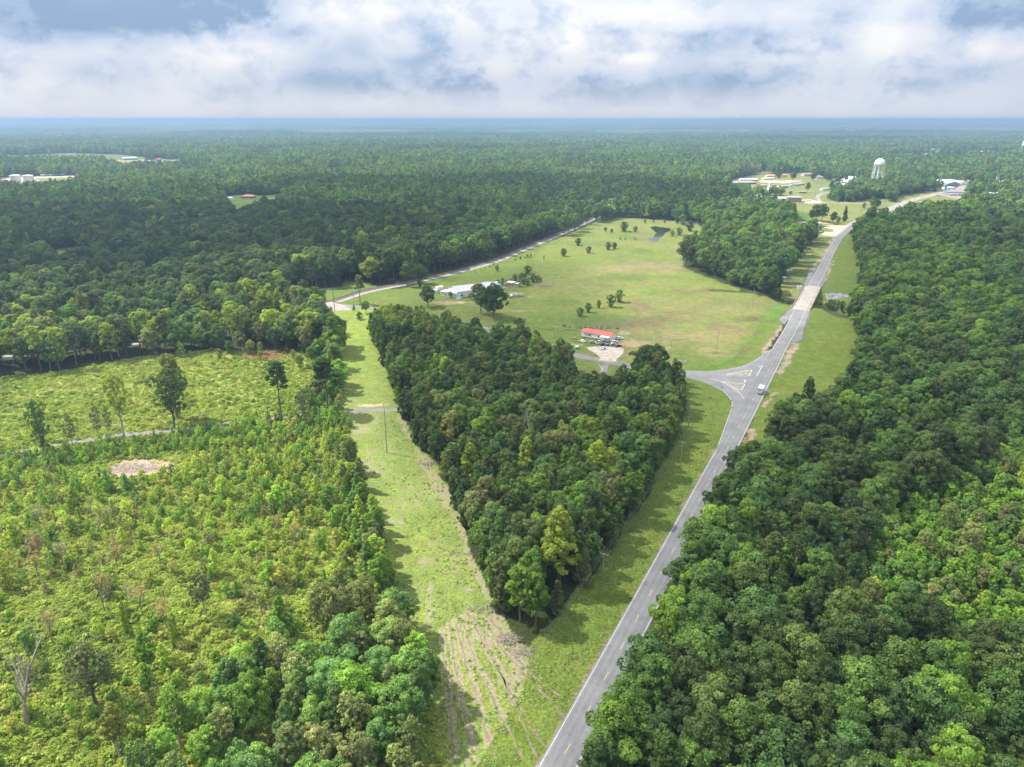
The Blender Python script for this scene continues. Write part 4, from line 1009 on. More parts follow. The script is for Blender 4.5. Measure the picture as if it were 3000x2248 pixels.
# --- the wood between strip and highway
X_, Y_ = hexpts(-130, 140, 120, 560, 5.6); ok = inside(X_, Y_, CENTRE_WOOD) & (dist_line(X_, Y_, SIDE) > 6) & (dist_line(X_, Y_, LANE) > 2.4) & ~sight_mask(X_, Y_, [('Z5', 1140, 690, 12, 56), ('HO', 640, 745, 16, 44)]); X_, Y_ = X_[ok], Y_[ok]
cwd = dist_line(X_, Y_, CENTRE_WOOD + [CENTRE_WOOD[0]])
for x, y, d in zip(X_, Y_, cwd):
    q = fbm(np.array([x]), np.array([y]), 45, 33)[0] + RNG.uniform(-.5, .5); lite = (x + 0.0) < 20 + (y - 250) * 0.0
    if d < 4.5: var = pick(['vine1', 'vine2', 'tall3', 'cone2'], [4, 4, 1, 1]); sc = RNG.uniform(.75, 1.05)
    else: var = pick(['oak1', 'oak2', 'oak3', 'tall1', 'tall2', 'cone1', 'cone2', 'airy1', 'airy2'], [2, 2, 2, 4, 3, 3, 2, 1, .5]); sc = RNG.uniform(.70, 1.02) * (1 - .10 * (y > 290))
    pal = 'dark' if q < -.2 else 'mid' if q < .25 else 'olive' if q < .42 else 'bright' if q < .6 else 'lime'
    add_tree(var, x, y, sc, pal, 'C')
def T1(sh, bx, by, var, H, pal, label, cat=None, wide=1.0, zone='solo', **kw):
    """one tree the picture singles out: base point, height in metres"""
    g = G(sh, bx, by); sc = H / TREES[var][2]
    add_tree(var, g[0], g[1], sc * wide, pal, zone, label=label, zs=1 / wide, **kw)
def ngh(g, r):   # clear scattered trees round a singled-out one
    REC[:] = [t for t in REC if t['zone'] == 'solo' or math.hypot(t['x'] - g[0], t['y'] - g[1]) > r]
# ---- the clear-felled land
BWOOD = GL('D', [(430, 1560), (520, 1470), (620, 1420), (690, 1370), (790, 1330), (850, 1350), (885, 1440), (935, 1530), (955, 1660), (955, 1900), (250, 1900), (330, 1680)])
EDGE_ROW = GL('D', [(752, 990), (790, 1080), (820, 1170), (850, 1290), (880, 1400), (840, 1400), (800, 1300), (760, 1160), (740, 1050)])
X_, Y_ = hexpts(-420, 20, 80, 420, 1.38)
ok = inside(X_, Y_, CLEARCUT) & fov(X_, Y_, 6) & (dist_line(X_, Y_, LANE) > 1.6) & (RNG.random(len(X_)) < np.clip(1.25 - Y_ / 520, .35, 1)) & ~(inside(X_, Y_, SAWDUST) & (fbm(X_, Y_, 5, 4) > -.5))
X_, Y_ = X_[ok], Y_[ok]
WEEDS = []
f1 = fbm(X_, Y_, 50, 40); f2 = fbm(X_, Y_, 11, 41); u = RNG.random(len(X_))
for x, y, a, b_, r in zip(X_, Y_, f1, f2, u):
    q = a * .9 + b_ * .7 + (r - .5) * .9
    pal = 'mid' if q < -.55 else 'bright' if q < -.25 else 'lime' if q < .3 else 'yellow' if q < .68 else 'grey' if r < .8 else 'lime'
    if y < 165 and q < .2: var = pick(['bush1', 'bush2', 'weed1', 'weed2'], [2.5, 2, 2, 2])
    else: var = pick(['bush1', 'bush2', 'weed1', 'weed2'], [.6, .6, 4, 4])
    WEEDS.append((var, x, y, RNG.uniform(.6, 1.25), pal))
RUSTY = (inside, GL('B', [(-300, 0), (0, 30), (300, 20), (760, 20), (1000, 120), (900, 420), (500, 560), (200, 620), (-300, 600)]))
for (sp, thr, wlist) in ((4.2, .10, [5, 5, 2]),):
    X_, Y_ = hexpts(-420, 20, 80, 420, sp)
    ok = inside(X_, Y_, CLEARCUT) & fov(X_, Y_, 8) & (dist_line(X_, Y_, LANE) > 4.5) & ~inside(X_, Y_, SAWDUST); X_, Y_ = X_[ok], Y_[ok]
    dens = fbm(X_, Y_, 36, 44) + 0.25
    gD = lambda a, b: G('D', a, b)
    for cx, cyy, rr, am in ((640, 960, 34, .9), (720, 985, 16, .9), (560, 1020, 22, .3), (250, 850, 60, -.8), (500, 800, 70, -.9), (300, 1010, 14, -1), (560, 1150, 20, .5), (400, 1050, 16, .4), (80, 1200, 30, .5), (60, 1030, 20, .3), (700, 1080, 12, .5)):
        g = gD(cx, cyy); dens = dens + am * np.exp(-((X_ - g[0]) ** 2 + (Y_ - g[1]) ** 2) / rr ** 2)
    rs = inside(X_, Y_, RUSTY[1])
    for x, y, d, ru in zip(X_, Y_, dens, rs):
        if RNG.random() > d * .9 + .08: continue
        if inside(np.array([x]), np.array([y]), BWOOD)[0]: continue
        v = RNG.random()
        if ru and v < .38:
            add_tree(pick(['dead3', 'dead4', 'airy2', 'young2'], [2.0, 1.5, 1.2, 1.5]), x, y, RNG.uniform(.55, .95), pick(['rust', 'yellow', 'grey', 'lime'], [.5, 3, 2.2, 1.5]), 'K')
        else:
            far = y > 230
            add_tree(pick(['sap1', 'sap2', 'sap3', 'young2', 'young1'], [2, 5, 4, 1.0 if not far else .3, .7 if not far else .1]), x, y, RNG.uniform(.7, 1.25),
                     pick(['mid', 'bright', 'lime', 'yellow', 'olive'], [1.4, 3, 4, 1.6, .8]), 'K')
for (x, y) in zip(*hexpts(-140, 0, 84, 200, 6.2)):
    if inside(np.array([x]), np.array([y]), BWOOD)[0]:
        add_tree(pick(['oak1', 'oak2', 'tall1', 'tall3', 'airy1', 'cone1'], [2, 1.5, 2.5, 2, 3.0, .8]), x, y, RNG.uniform(.6, .95), pick(['mid', 'dark', 'olive', 'bright'], [3.2, 1.3, 2.2, 1.6]), 'B')
for (x, y) in zip(*hexpts(-80, 10, 120, 300, 4.2)):
    if inside(np.array([x]), np.array([y]), EDGE_ROW)[0]:
        add_tree(pick(['vine1', 'tall3', 'oak1', 'young1', 'cone2'], [2, 1.4, .6, 2, 1]), x, y, RNG.uniform(.5, .8), pick(['mid', 'bright', 'olive', 'lime'], [3, 2, 2, 1]), 'E')
T1('D', 609, 906, 'pine1', 28, 'dark', 'tall bare-trunked pine beside the country lane, thin tufted top')
T1('D', 708, 892, 'pine2', 27, 'dark', 'broad heavy-crowned pine at the corner of lane and grass strip', wide=1.35)
T1('D', 655, 905, 'airy2', 15, 'grey', 'hazy grey-green tree between the two lane pines')
T1('D', 378, 926, 'airy3', 28, 'dark', 'largest dark oak beside the lane in the felled land', wide=.95)
T1('D', 384, 905, 'tall1', 31, 'olive', 'pale olive tree rising behind the largest lane oak', wide=.7)
T1('D', 268, 944, 'airy1', 30, 'lime', 'tall thin light-green tree with creeper trunk on the lane', wide=.8)
T1('D', 215, 948, 'airy2', 16, 'grey', 'slim half-bare tree just left of the tall light-green lane tree', wide=.7)
T1('D', 237, 942, 'airy2', 14, 'olive', 'slender olive tree close beside the tall light-green lane tree', wide=.6)
T1('D', 96, 977, 'airy3', 23, 'mid', 'spreading tree with dark creeper trunk near the lane end', wide=.62)
T1('D', 158, 966, 'airy2', 15, 'olive', 'narrow ragged tree right of the creeper-trunked lane tree', wide=.8)
T1('D', 445, 1336, 'airy1', 15.5, 'olive', 'grey-olive tree with ivy trunk alone in the brush')
T1('B', 520, 1045, 'airy3', 18, 'olive', 'olive tree left of the brushy wood, trunk showing', wide=1.15)
T1('B', 655, 1335, 'tall2', 14, 'yellow', 'yellow-green tree with bare pale stem at the lower left', wide=.9)
T1('B', 980, 1285, 'airy1', 17, 'bright', 'bright thin-crowned tree on a straight dark trunk, lower left')
T1('B', 1370, 1245, 'oak2', 17, 'bright', 'bright round tree on a pale trunk in the bottom wood', wide=.85)
T1('B', 1770, 700, 'airy3', 18, 'olive', 'wide grey-olive oak leaning over the grass strip', wide=1.05)
T1('B', 1960, 620, 'oak3', 14, 'olive', 'grey-olive oak touching the strip edge')
T1('B', 1530, 700, 'cone1', 14, 'bright', 'bright leafy tree left of the wide leaning oak')
T1('B', 1950, 900, 'tall1', 14, 'olive', 'yellowish olive tree just below the leaning oak')
T1('B', 1420, 560, 'dead2', 12, 'grey', 'leafless twiggy tree above the bottom wood')
T1('B', 150, 1160, 'dead5', 23, 'grey', 'large dead bleached tree at the left edge')
for i, (bx, by, h) in enumerate(((690, 665, 11), (945, 740, 10), (955, 695, 9))):
    T1('B', bx, by, 'vine2', h, 'lime', ('creeper-wrapped column tree nearest the olive tree', 'short creeper-wrapped stump tree, leaning one of a pair', 'thin creeper-wrapped tree, right one of a pair')[i], wide=.45)
for bx, by, h in ((575, 545, 12), (290, 720, 10), (905, 640, 9), (780, 580, 10), (640, 330, 9), (210, 360, 8), (870, 300, 8), (1510, 140, 8), (1600, 170, 7)):
    T1('B', bx, by, 'dead3', h, 'rust', f"thin mostly bare tree in the rusty brush, {'left edge' if bx < 300 else 'centre' if bx < 800 else 'right side'}, {'upper' if by < 400 else 'lower'} part, {round(h)} metres tall", zone='solo', wide=.9)
T1('SS', 1240, 1090, 'cone1', 25, 'yellow', 'bright yellow tree standing out near the tip of the centre wood', wide=1.3, tint=(0.27, 0.34, 0.045))
T1('SS', 1020, 1310, 'tall1', 17.5, 'bright', 'fresh green tree at the near tip of the centre wood, left one')
T1('SS', 1110, 1335, 'tall3', 16.5, 'bright', 'fresh green tree at the near tip of the centre wood, right one')
T1('SS', 1095, 345, 'dead1', 17, 'grey', 'pale leafless tree in the middle of the centre wood')
T1('SS', 1240, 720, 'dead2', 14, 'grey', 'bare twiggy tree behind the yellow tree')
T1('SS', 1060, 560, 'cone1', 21, 'lime', 'pale lime tree in the middle of the centre wood', wide=1.1)
T1('SS', 1200, 500, 'tall1', 20, 'olive', 'olive tree right of the pale lime one in the centre wood')
T1('SS', 740, 560, 'cone1', 19, 'lime', 'light green tree on the strip side of the centre wood', wide=1.2)
T1('SS', 620, 380, 'airy1', 21, 'yellow', 'thin yellowish tree on the strip side of the centre wood')
T1('Z5', 290, 900, 'cone1', 23, 'lime', 'pale yellow-green tree left of the lane junction, centre wood', wide=1.1)
T1('Z5', 1700, 900, 'oak1', 17, 'dark', 'big dark tree beside the side road bend', wide=1.15)
T1('Z5', 1850, 860, 'oak3', 16, 'dark', 'second dark tree beside the side road, right of the first')
T1('Z5', 2120, 1010, 'pine2', 13, 'mid', 'small pine at the corner of the centre wood by the junction', wide=1.3)
T1('Z6', 130, 1020, 'dead4', 9, 'rust', 'browning half-bare tree at the highway edge of the centre wood')
T1('RR', 790, 150, 'dead4', 14, 'rust', 'pinkish leafless tree in the forest right of the highway', wide=1.2)
T1('RR', 240, 330, 'oak1', 13, 'dark', 'dark round tree reaching the highway edge from the right')
T1('Z4', 1365, 930, 'dead1', 17, 'grey', 'white dead snag above the canopy right of the bridge', wide=.6)
# ---- pasture trees
for bx, by, h, wd, pal, lb in ((275, 905, 6.5, 1.2, 'mid', 'leftmost round tree of the pasture row by the red-roofed building'), (340, 872, 6.8, 1.1, 'mid', 'second round tree from the left in the pasture row'),
                       (425, 838, 6, .85, 'bright', 'smallest slim tree in the middle of the pasture row'), (522, 828, 9.5, 1.0, 'bright', 'tall cone-shaped tree in the pasture row'),
                       (590, 788, 9.5, 1.1, 'mid', 'rightmost dark round tree of the pasture row')):
    T1('Z3', bx, by, 'young1', h, pal, lb, wide=wd * 1.25)
for bx, by, h, lb in ((140, 418, 8, 'round bush-like tree nearest the railway in the pasture'), (345, 392, 7, 'narrow small tree alone in the upper pasture'),
                      (260, 330, 8, 'dark tree by the railway side thicket'), (502, 366, 8, 'left one of the two dark trees in the upper pasture'), (552, 358, 7, 'right one of the two dark trees in the upper pasture'),
                      (630, 218, 12, 'broad dark tree left of the dark pond'), (722, 222, 7, 'low tree beside the broad one left of the dark pond')):
    T1('Z3', bx, by, 'young1', h, 'dark', lb, wide=1.5)
for bx, by, h in ((1020, 255, 7), (1075, 248, 9), (1110, 165, 14), (1165, 215, 13), (1120, 290, 5), (1060, 150, 9), (1210, 250, 6), (1240, 290, 7), (960, 150, 4), (800, 150, 5), (870, 145, 4), (600, 285, 2.5), (640, 287, 2.5), (720, 285, 3), (480, 215, 5), (530, 230, 5)):
    T1('Z3', bx, by, 'young1', h, pick(['mid', 'dark'], [1, 1]), f"{'tall' if h > 8 else 'small' if h > 4 else 'tiny'} bushy tree {'left of' if bx < 850 else 'just above' if bx < 1000 else 'right of'} the dark pasture pond, {'upper' if by < 200 else 'lower'} side", wide=1.4)
T1('HO', 1235, 975, 'oak3', 24, 'dark', 'huge dark oak in front of the white ruined building, right half', wide=.95, rot=1.0)
T1('HO', 1050, 900, 'oak1', 21, 'dark', 'dark oak in front of the white ruined building, left half', wide=.9)
T1('HO', 270, 800, 'oak1', 15, 'dark', 'round dark tree left of the white ruined building', wide=1.1)
T1('HO', 1610, 1050, 'bush1', 4.2, 'dark', 'single dark bush on the pasture fence line')
T1('HO', 1290, 275, 'young1', 5, 'mid', 'small bush between railway and white ruined building', wide=1.4)
T1('HO', 1740, 310, 'young1', 7, 'dark', 'dark bush behind the far gantry beam', wide=1.8)
T1('HO', 150, 505, 'young1', 6, 'dark', 'dark shrub standing beside the railway', wide=1.3)
T1('HO', 600, 660, 'sap3', 5, 'grey', 'small grey shrub against the white ruined building', wide=1.4)
T1('HO', 1975, 130, 'airy2', 6, 'lime', 'small pale tree alone in the upper left pasture', wide=1.2)
for i, (bx, by, h, wd) in enumerate(((1680, 470, 6, 1.6), (1740, 490, 5, 1.5), (1820, 440, 6.5, 1.6), (1880, 430, 5, 1.6), (1650, 420, 7, 1.5), (1550, 420, 6, 1.4), (1370, 480, 6, .9), (1700, 400, 6, 1.4), (1925, 420, 3.5, 1.4), (1620, 500, 5, 1.2), (1300, 470, 4, 1.1))):
    T1('HO', bx, by, 'young1', h, 'mid', f"{'tall' if h > 5.5 else 'low'} creeper shrub at the {'hall end' if bx < 1500 else 'middle' if bx < 1720 else 'far end'} of the gantry beams, {'behind' if by < 445 else 'in front'}", wide=wd)
T1('N', 475, 990, 'oak1', 9, 'bright', 'small bright tree beside the road at the railway crossing')
T1('N', 380, 970, 'sap1', 4.5, 'dark', 'tiny dark bush by the wooden pole at the crossing')
T1('N', 425, 1040, 'sap2', 5, 'dark', 'dark shrub at the top corner of the centre wood', wide=1.2)
T1('P', 1400, 380, 'vine1', 14, 'olive', 'ivy-hung tree on the strip edge beside the brown pond')
# ---- trees by the brown pond
for bx, by, h, pal in ((560, 560, 8, 'yellow'), (680, 560, 7, 'yellow'), (860, 520, 13, 'dark'), (680, 470, 15, 'olive'), (440, 540, 12, 'olive'), (310, 570, 8, 'mid'), (190, 630, 6, 'mid'), (680, 640, 5.5, 'lime'),
                       (1080, 640, 6, 'lime'), (1160, 740, 8, 'lime'), (500, 640, 4, 'lime'), (1220, 600, 9, 'dark'), (1380, 600, 10, 'bright'), (1300, 640, 8, 'bright')):
    T1('P', bx, by, 'oak1' if h > 7 else 'young1', h, pal, f"{'tall' if h > 9 else 'low'} {dict(yellow='yellow', dark='dark', olive='olive', mid='mid-green', lime='lime', bright='bright')[pal]} {'tree' if h > 7 else 'young tree'} on the {'left' if bx < 500 else 'middle' if bx < 900 else 'right'} {'far' if by < 565 else 'near'} edge of the brown pond", wide=.9)
# ---- town side trees
for bx, by, var, h, wd, pal, lb in ((1180, 1020, 'oak1', 21, 1.0, 'dark', 'left tree of the dark clump on the town green'), (1260, 1035, 'oak2', 23, .95, 'dark', 'tallest tree of the dark clump on the town green'), (1120, 1010, 'oak3', 14, .8, 'dark', 'low left tree of the dark clump on the town green'),
                            (1420, 1060, 'oak1', 15, .8, 'dark', 'middle dark tree on the town green near the road'), (1500, 1045, 'young1', 8, 1.4, 'mid', 'low shrub between the two dark trees on the town green'), (1590, 1025, 'vine1', 20, .8, 'dark', 'columnar creeper-clad tree on the town green'),
                            (1055, 612, 'oak2', 18, .8, 'mid', 'single round tree on the town lawn by the wooden shed'), (1410, 612, 'oak3', 22, .65, 'dark', 'dark tree at the bend of the town loop road'), (1500, 600, 'oak1', 18, .8, 'mid', 'tree right of the one at the loop road bend'),
                            (1870, 835, 'young1', 8, 1.4, 'mid', 'small round bush beside the town loop road'), (1990, 850, 'oak1', 18, .9, 'mid', 'round tree at the fork of highway and loop road'), (2060, 845, 'oak3', 14, .8, 'dark', 'right-hand round tree at the fork of highway and loop road'),
                            (2010, 960, 'vine1', 20, .9, 'mid', 'narrow tree close to the highway below the fork'), (465, 575, 'young1', 9, 1.3, 'mid', 'small tree left of the white silo building'), (815, 640, 'young1', 6, 2.0, 'dark', 'wide dark bush behind the green-roofed building'),
                            (640, 440, 'oak1', 20, .9, 'dark', 'dark tree left of the street of houses in town'), (850, 440, 'oak3', 20, .9, 'dark', 'wide dark tree behind the sports court'), (1140, 450, 'oak3', 19, .9, 'dark', 'left street tree behind the town lawn'),
                            (1340, 455, 'oak3', 20, 1.0, 'dark', 'right street tree behind the town lawn'), (1610, 460, 'oak1', 14, .8, 'dark', 'tree before the white peaked hall'), (1060, 1265, 'cone1', 20, .8, 'dark', 'dark tree standing before the metal shed by the highway'),
                            (1170, 1270, 'vine1', 17, .8, 'mid', 'ivy-hung tree right of the dark one before the metal shed'), (1240, 1160, 'young1', 6, 1.4, 'mid', 'bush beside the parked cars at the metal shed'), (1465, 1072, 'bush1', 3.4, 'x' and 1.2, 'rust', 'reddish bush at the forecourt edge')):
    T1('T', bx, by, var, h, pal, lb, wide=wd)
def patch_wood(sh, pts, sp, vars_, w, sc, pals, pw, zone):
    pl = GL(sh, pts); xs_ = [p[0] for p in pl]; ys_ = [p[1] for p in pl]
    X_, Y_ = hexpts(min(xs_), max(xs_), min(ys_), max(ys_), sp)
    ok = inside(X_, Y_, pl) & (dist_line(X_, Y_, HWY) > 10) & (dist_line(X_, Y_, SIDE) > 7)
    for x, y in zip(X_[ok], Y_[ok]): add_tree(pick(vars_, w), x, y, RNG.uniform(*sc), pick(pals, pw), zone)
patch_wood('T', [(1400, 700), (1450, 650), (1600, 610), (1900, 590), (2212, 560), (2880, 570), (2900, 590), (2500, 640), (2300, 700), (2140, 690), (1900, 720), (1700, 745), (1450, 735)], 9, ['oak1', 'oak2', 'oak3', 'vine2'], [3, 3, 3, 1], (.75, 1.25), ['dark', 'mid', 'olive'], [1, 2, .5], 'T')
patch_wood('T', [(1330, 700), (1500, 660), (1750, 700), (1740, 750), (1450, 745)], 6, ['young1', 'oak1'], [3, .6], (.7, 1.1), ['bright', 'mid'], [2, 1], 'T')
patch_wood('T', [(230, 640), (730, 650), (730, 660), (220, 662)], 7, ['young1', 'oak1'], [3, 1], (.8, 1.2), ['lime', 'bright'], [2, 1], 'T')
patch_wood('T', [(-40, 590), (190, 560), (220, 640), (200, 700), (-40, 700)], 8, ['oak1', 'cone2'], [2, 1], (.6, .9), ['bright', 'mid'], [2, 1], 'T')
patch_wood('T', [(1260, 1300), (1100, 1290), (1000, 1350), (1040, 1480), (1200, 1300)], 8, ['bush1', 'young1'], [3, .6], (.7, 1.2), ['mid', 'dark'], [1, 1], 'T')
patch_wood('U', [(240, 1040), (380, 1045), (390, 1000), (240, 1000)], 8, ['oak1', 'young1'], [1, 1], (.7, 1.), ['mid', 'olive'], [1, 1], 'T')
patch_wood('U', [(1000, 355), (1430, 330), (1430, 370), (1080, 380)], 16, ['far1', 'far2'], [1, 1], (.8, 1.), ['mid', 'dark'], [1, 1], 'F')
patch_wood('U', [(760, 1180), (1250, 1150), (1260, 1240), (760, 1250)], 10, ['oak1', 'oak3'], [1, 1], (.6, .9), ['mid', 'dark'], [2, 1], 'T')
# growth along the lane and the right end of the upper felled field
patch_wood('D', [(645, 890), (738, 884), (735, 780), (712, 742), (692, 742), (700, 800), (690, 850), (645, 866)], 4.6, ['young1', 'young2', 'oak1', 'vine1', 'sap3'], [3, 2, .7, 1, 1], (.7, 1.1), ['mid', 'bright', 'olive', 'lime'], [3, 2, 1, 1], 'K')
patch_wood('D', [(560, 914), (640, 903), (742, 896), (765, 925), (620, 955), (300, 992), (40, 1015), (40, 992), (260, 955), (450, 930)], 2.7, ['sap1', 'sap2', 'sap3', 'bush1'], [2, 3, 2, 2], (.6, 1.05), ['mid', 'bright', 'lime'], [3, 3, 1], 'K')
patch_wood('D', [(640, 898), (735, 890), (735, 896), (640, 904)], 2.5, ['sap2', 'sap3'], [2, 1], (.8, 1.2), ['mid', 'bright'], [3, 3], 'K')
# thicket between pasture and bridge
patch_wood('W', [(1230, 1380), (1500, 1440), (1700, 1480), (1700, 1560), (1560, 1560), (1350, 1480), (1080, 1420)], 4.0, ['young1', 'bush1', 'bush2', 'sap1'], [2, 2, 2, 1], (.6, 1.0), ['mid', 'dark'], [1, 1], 'K2')
patch_wood('W', [(250, 1200), (420, 1190), (560, 1260), (680, 1290), (690, 1320), (500, 1290), (280, 1240)], 4.0, ['bush1', 'bush2', 'young2'], [2, 2, .5], (.7, 1.2), ['mid', 'dark'], [1, 1], 'K2')
patch_wood('W', [(1080, 1480), (1030, 1440), (1180, 1260), (1260, 1300), (1100, 1420)], 4.0, ['bush1', 'bush2'], [2, 2], (.8, 1.3), ['mid', 'dark'], [1, 1], 'K2')
patch_wood('HO', [(780, 350), (1240, 190), (1900, 60), (1760, 40), (1180, 230), (820, 330)], 5.0, ['bush2', 'sap3'], [2, 1], (.5, .9), ['grey', 'mid'], [2, 1], 'K2')
patch_wood('Z3', [(560, 1010), (640, 975), (630, 1000), (600, 1015), (300, 1000), (60, 990), (60, 980), (540, 990)], 4.0, ['weed1', 'bush1'], [2, 1], (.7, 1.1), ['bright', 'mid'], [2, 1], 'K2')
patch_wood('L', [(0, 190), (1300, 190), (1500, 220), (2000, 240), (2000, 300), (930, 285), (0, 285)], 40, ['far1'], [1], (.8, 1.), ['dark'], [1], 'F')

# room round the singled-out trees, and a clear view of them
_sol = [t for t in REC if t['zone'] == 'solo']
_sx = np.array([t['x'] for t in _sol]); _sy = np.array([t['y'] for t in _sol]); _sr = np.array([TREES[t['var']][3] * t['sc'] for t in _sol]); _sn = np.hypot(_sx, _sy)
def crowded(t):
    if t['zone'] == 'solo' or t['y'] > 700 or KIND0(t['var']): return False
    dx = t['x'] - _sx; dy = t['y'] - _sy; a = -(dx * _sx + dy * _sy) / _sn; b = np.abs(dx * _sy - dy * _sx) / _sn
    return bool(((np.hypot(dx, dy) < _sr * .8) | ((a > 0) & (a < _sr + 5.5) & (b < _sr * .75))).any())
KIND0 = lambda v: v[:3] in ('sap', 'you', 'bus', 'wee')
REC[:] = [t for t in REC if not crowded(t)]
# ------------------------------------------------------------------ put the trees in place
KIND = lambda v: ('dead_tree' if v.startswith('dead') else 'pine_tree' if v.startswith('pine') else 'sapling' if v[:3] in ('sap', 'you') else 'shrub' if v[:3] in ('bus', 'wee') else 'broadleaf_tree')
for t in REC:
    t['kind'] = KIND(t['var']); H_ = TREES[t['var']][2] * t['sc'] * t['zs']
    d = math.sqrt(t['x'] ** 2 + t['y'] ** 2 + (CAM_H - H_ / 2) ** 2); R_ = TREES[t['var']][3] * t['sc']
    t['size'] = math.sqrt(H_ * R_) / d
    # in front of the lens?
    f = t['y'] * math.cos(PITCH) + (CAM_H - H_) * math.sin(PITCH); up_ = (t['y'] * math.sin(PITCH) - (CAM_H - H_) * math.cos(PITCH)) / f * FOC
    t['vis'] = abs(t['x'] / f * FOC) < 1500 + R_ / f * FOC * .3 and up_ > -1124
    if not t['vis']: t['size'] *= 0.01
ZTXT = dict(R='highway-side forest', LW='woods behind felled land', F='far forest', Y='young roadside stand', C='centre wood', K='felled land',
            B='bottom-left wood', E='strip-edge row', T='town side', K2='stream and pasture edge', solo='')
ONE = dict(dark='dark', mid='mid-green', bright='bright', olive='olive', yellow='yellow', lime='lime', rust='brown', grey='grey')
SH1 = dict(oak='broad', tall='tall', cone='pointed', vine='creeper-covered', airy='see-through', pine='long-trunked', you='slim', sap='small', dead='bare', bush='bushy', weed='low', far='round')
def where(t):
    f = t['y'] * math.cos(PITCH) + CAM_H * math.sin(PITCH); u = t['x'] / f * FOC / 1500
    h = 'left' if u < -.6 else 'left centre' if u < -.2 else 'middle' if u < .2 else 'right centre' if u < .6 else 'right'
    v = 'nearest' if t['y'] < 125 else 'near' if t['y'] < 165 else 'mid-distance' if t['y'] < 240 else 'farther' if t['y'] < 360 else 'far' if t['y'] < 700 else 'distant'
    return v, h
def neighbours(t, pool):
    """the looks of the nearest trees to its left and to its right"""
    bl = br = None; dl = dr = 1e9
    for q in pool:
        dx = q['x'] - t['x']; dy = q['y'] - t['y']; d = dx * dx + dy * dy * 1.5
        if dx < -0.5 and d < dl: dl, bl = d, q
        if dx > 0.5 and d < dr: dr, br = d, q
    return ONE[bl['pal']] if bl else 'open', ONE[br['pal']] if br else 'open'
CATN = dict(broadleaf_tree='tree', pine_tree='pine', sapling='sapling', dead_tree='dead tree', shrub='bush')
massed = []
MEME = {}
for kd in ('broadleaf_tree', 'pine_tree', 'sapling', 'dead_tree', 'shrub'):
    L = [t for t in REC if t['kind'] == kd]
    solo = [t for t in L if t['label'] and t['vis']]; rest = sorted([t for t in L if not t['label']], key=lambda t: -t['size'])
    room = 300 - len(solo)
    cand = [t for t in rest if t['vis']][:room]
    idc = set(id(t) for t in cand) | set(id(t) for t in solo)
    massed += [t for t in L if id(t) not in idc]
    from collections import Counter
    cnt = Counter()
    plan = []
    for t in solo + cand:
        if t['label']: lab = t['label']; grp = None
        else:
            v, h = where(t); nl, nr_ = neighbours(t, cand + solo); k3 = ''.join(c for c in t['var'] if not c.isdigit()); k3 = 'you' if k3 == 'young' else k3
            lab = f"{ONE[t['pal']]} {SH1[k3]} {CATN[kd].split()[-1]} between {nl} and {nr_} neighbours, {ZTXT[t['zone']]}, {v} {h}"
        cnt[lab] += 1; plan.append((t, lab))
    for t, lab in plan:
        cm, tm = TREES[t['var']][:2]
        root = empty(kd, (t['x'], t['y'], float(hz_ground(t['x'], t['y'])) if abs(t['y'] - BRM[1]) < 90 else 0.0), t['rot'])
        root.scale = (t['sc'], t['sc'], t['sc'] * t['zs'])
        tag(root, lab, CATN[kd])
        if cnt[lab] > 1 or not t['label']: root['group'] = f"{CATN[kd]}s, {ZTXT[t['zone']]}" if cnt[lab] == 1 else lab
        if cm:
            c = link('crown' if kd != 'shrub' else 'foliage', cm, root); c['tint'] = t['tint']
        if tm: link('trunk', tm, root)

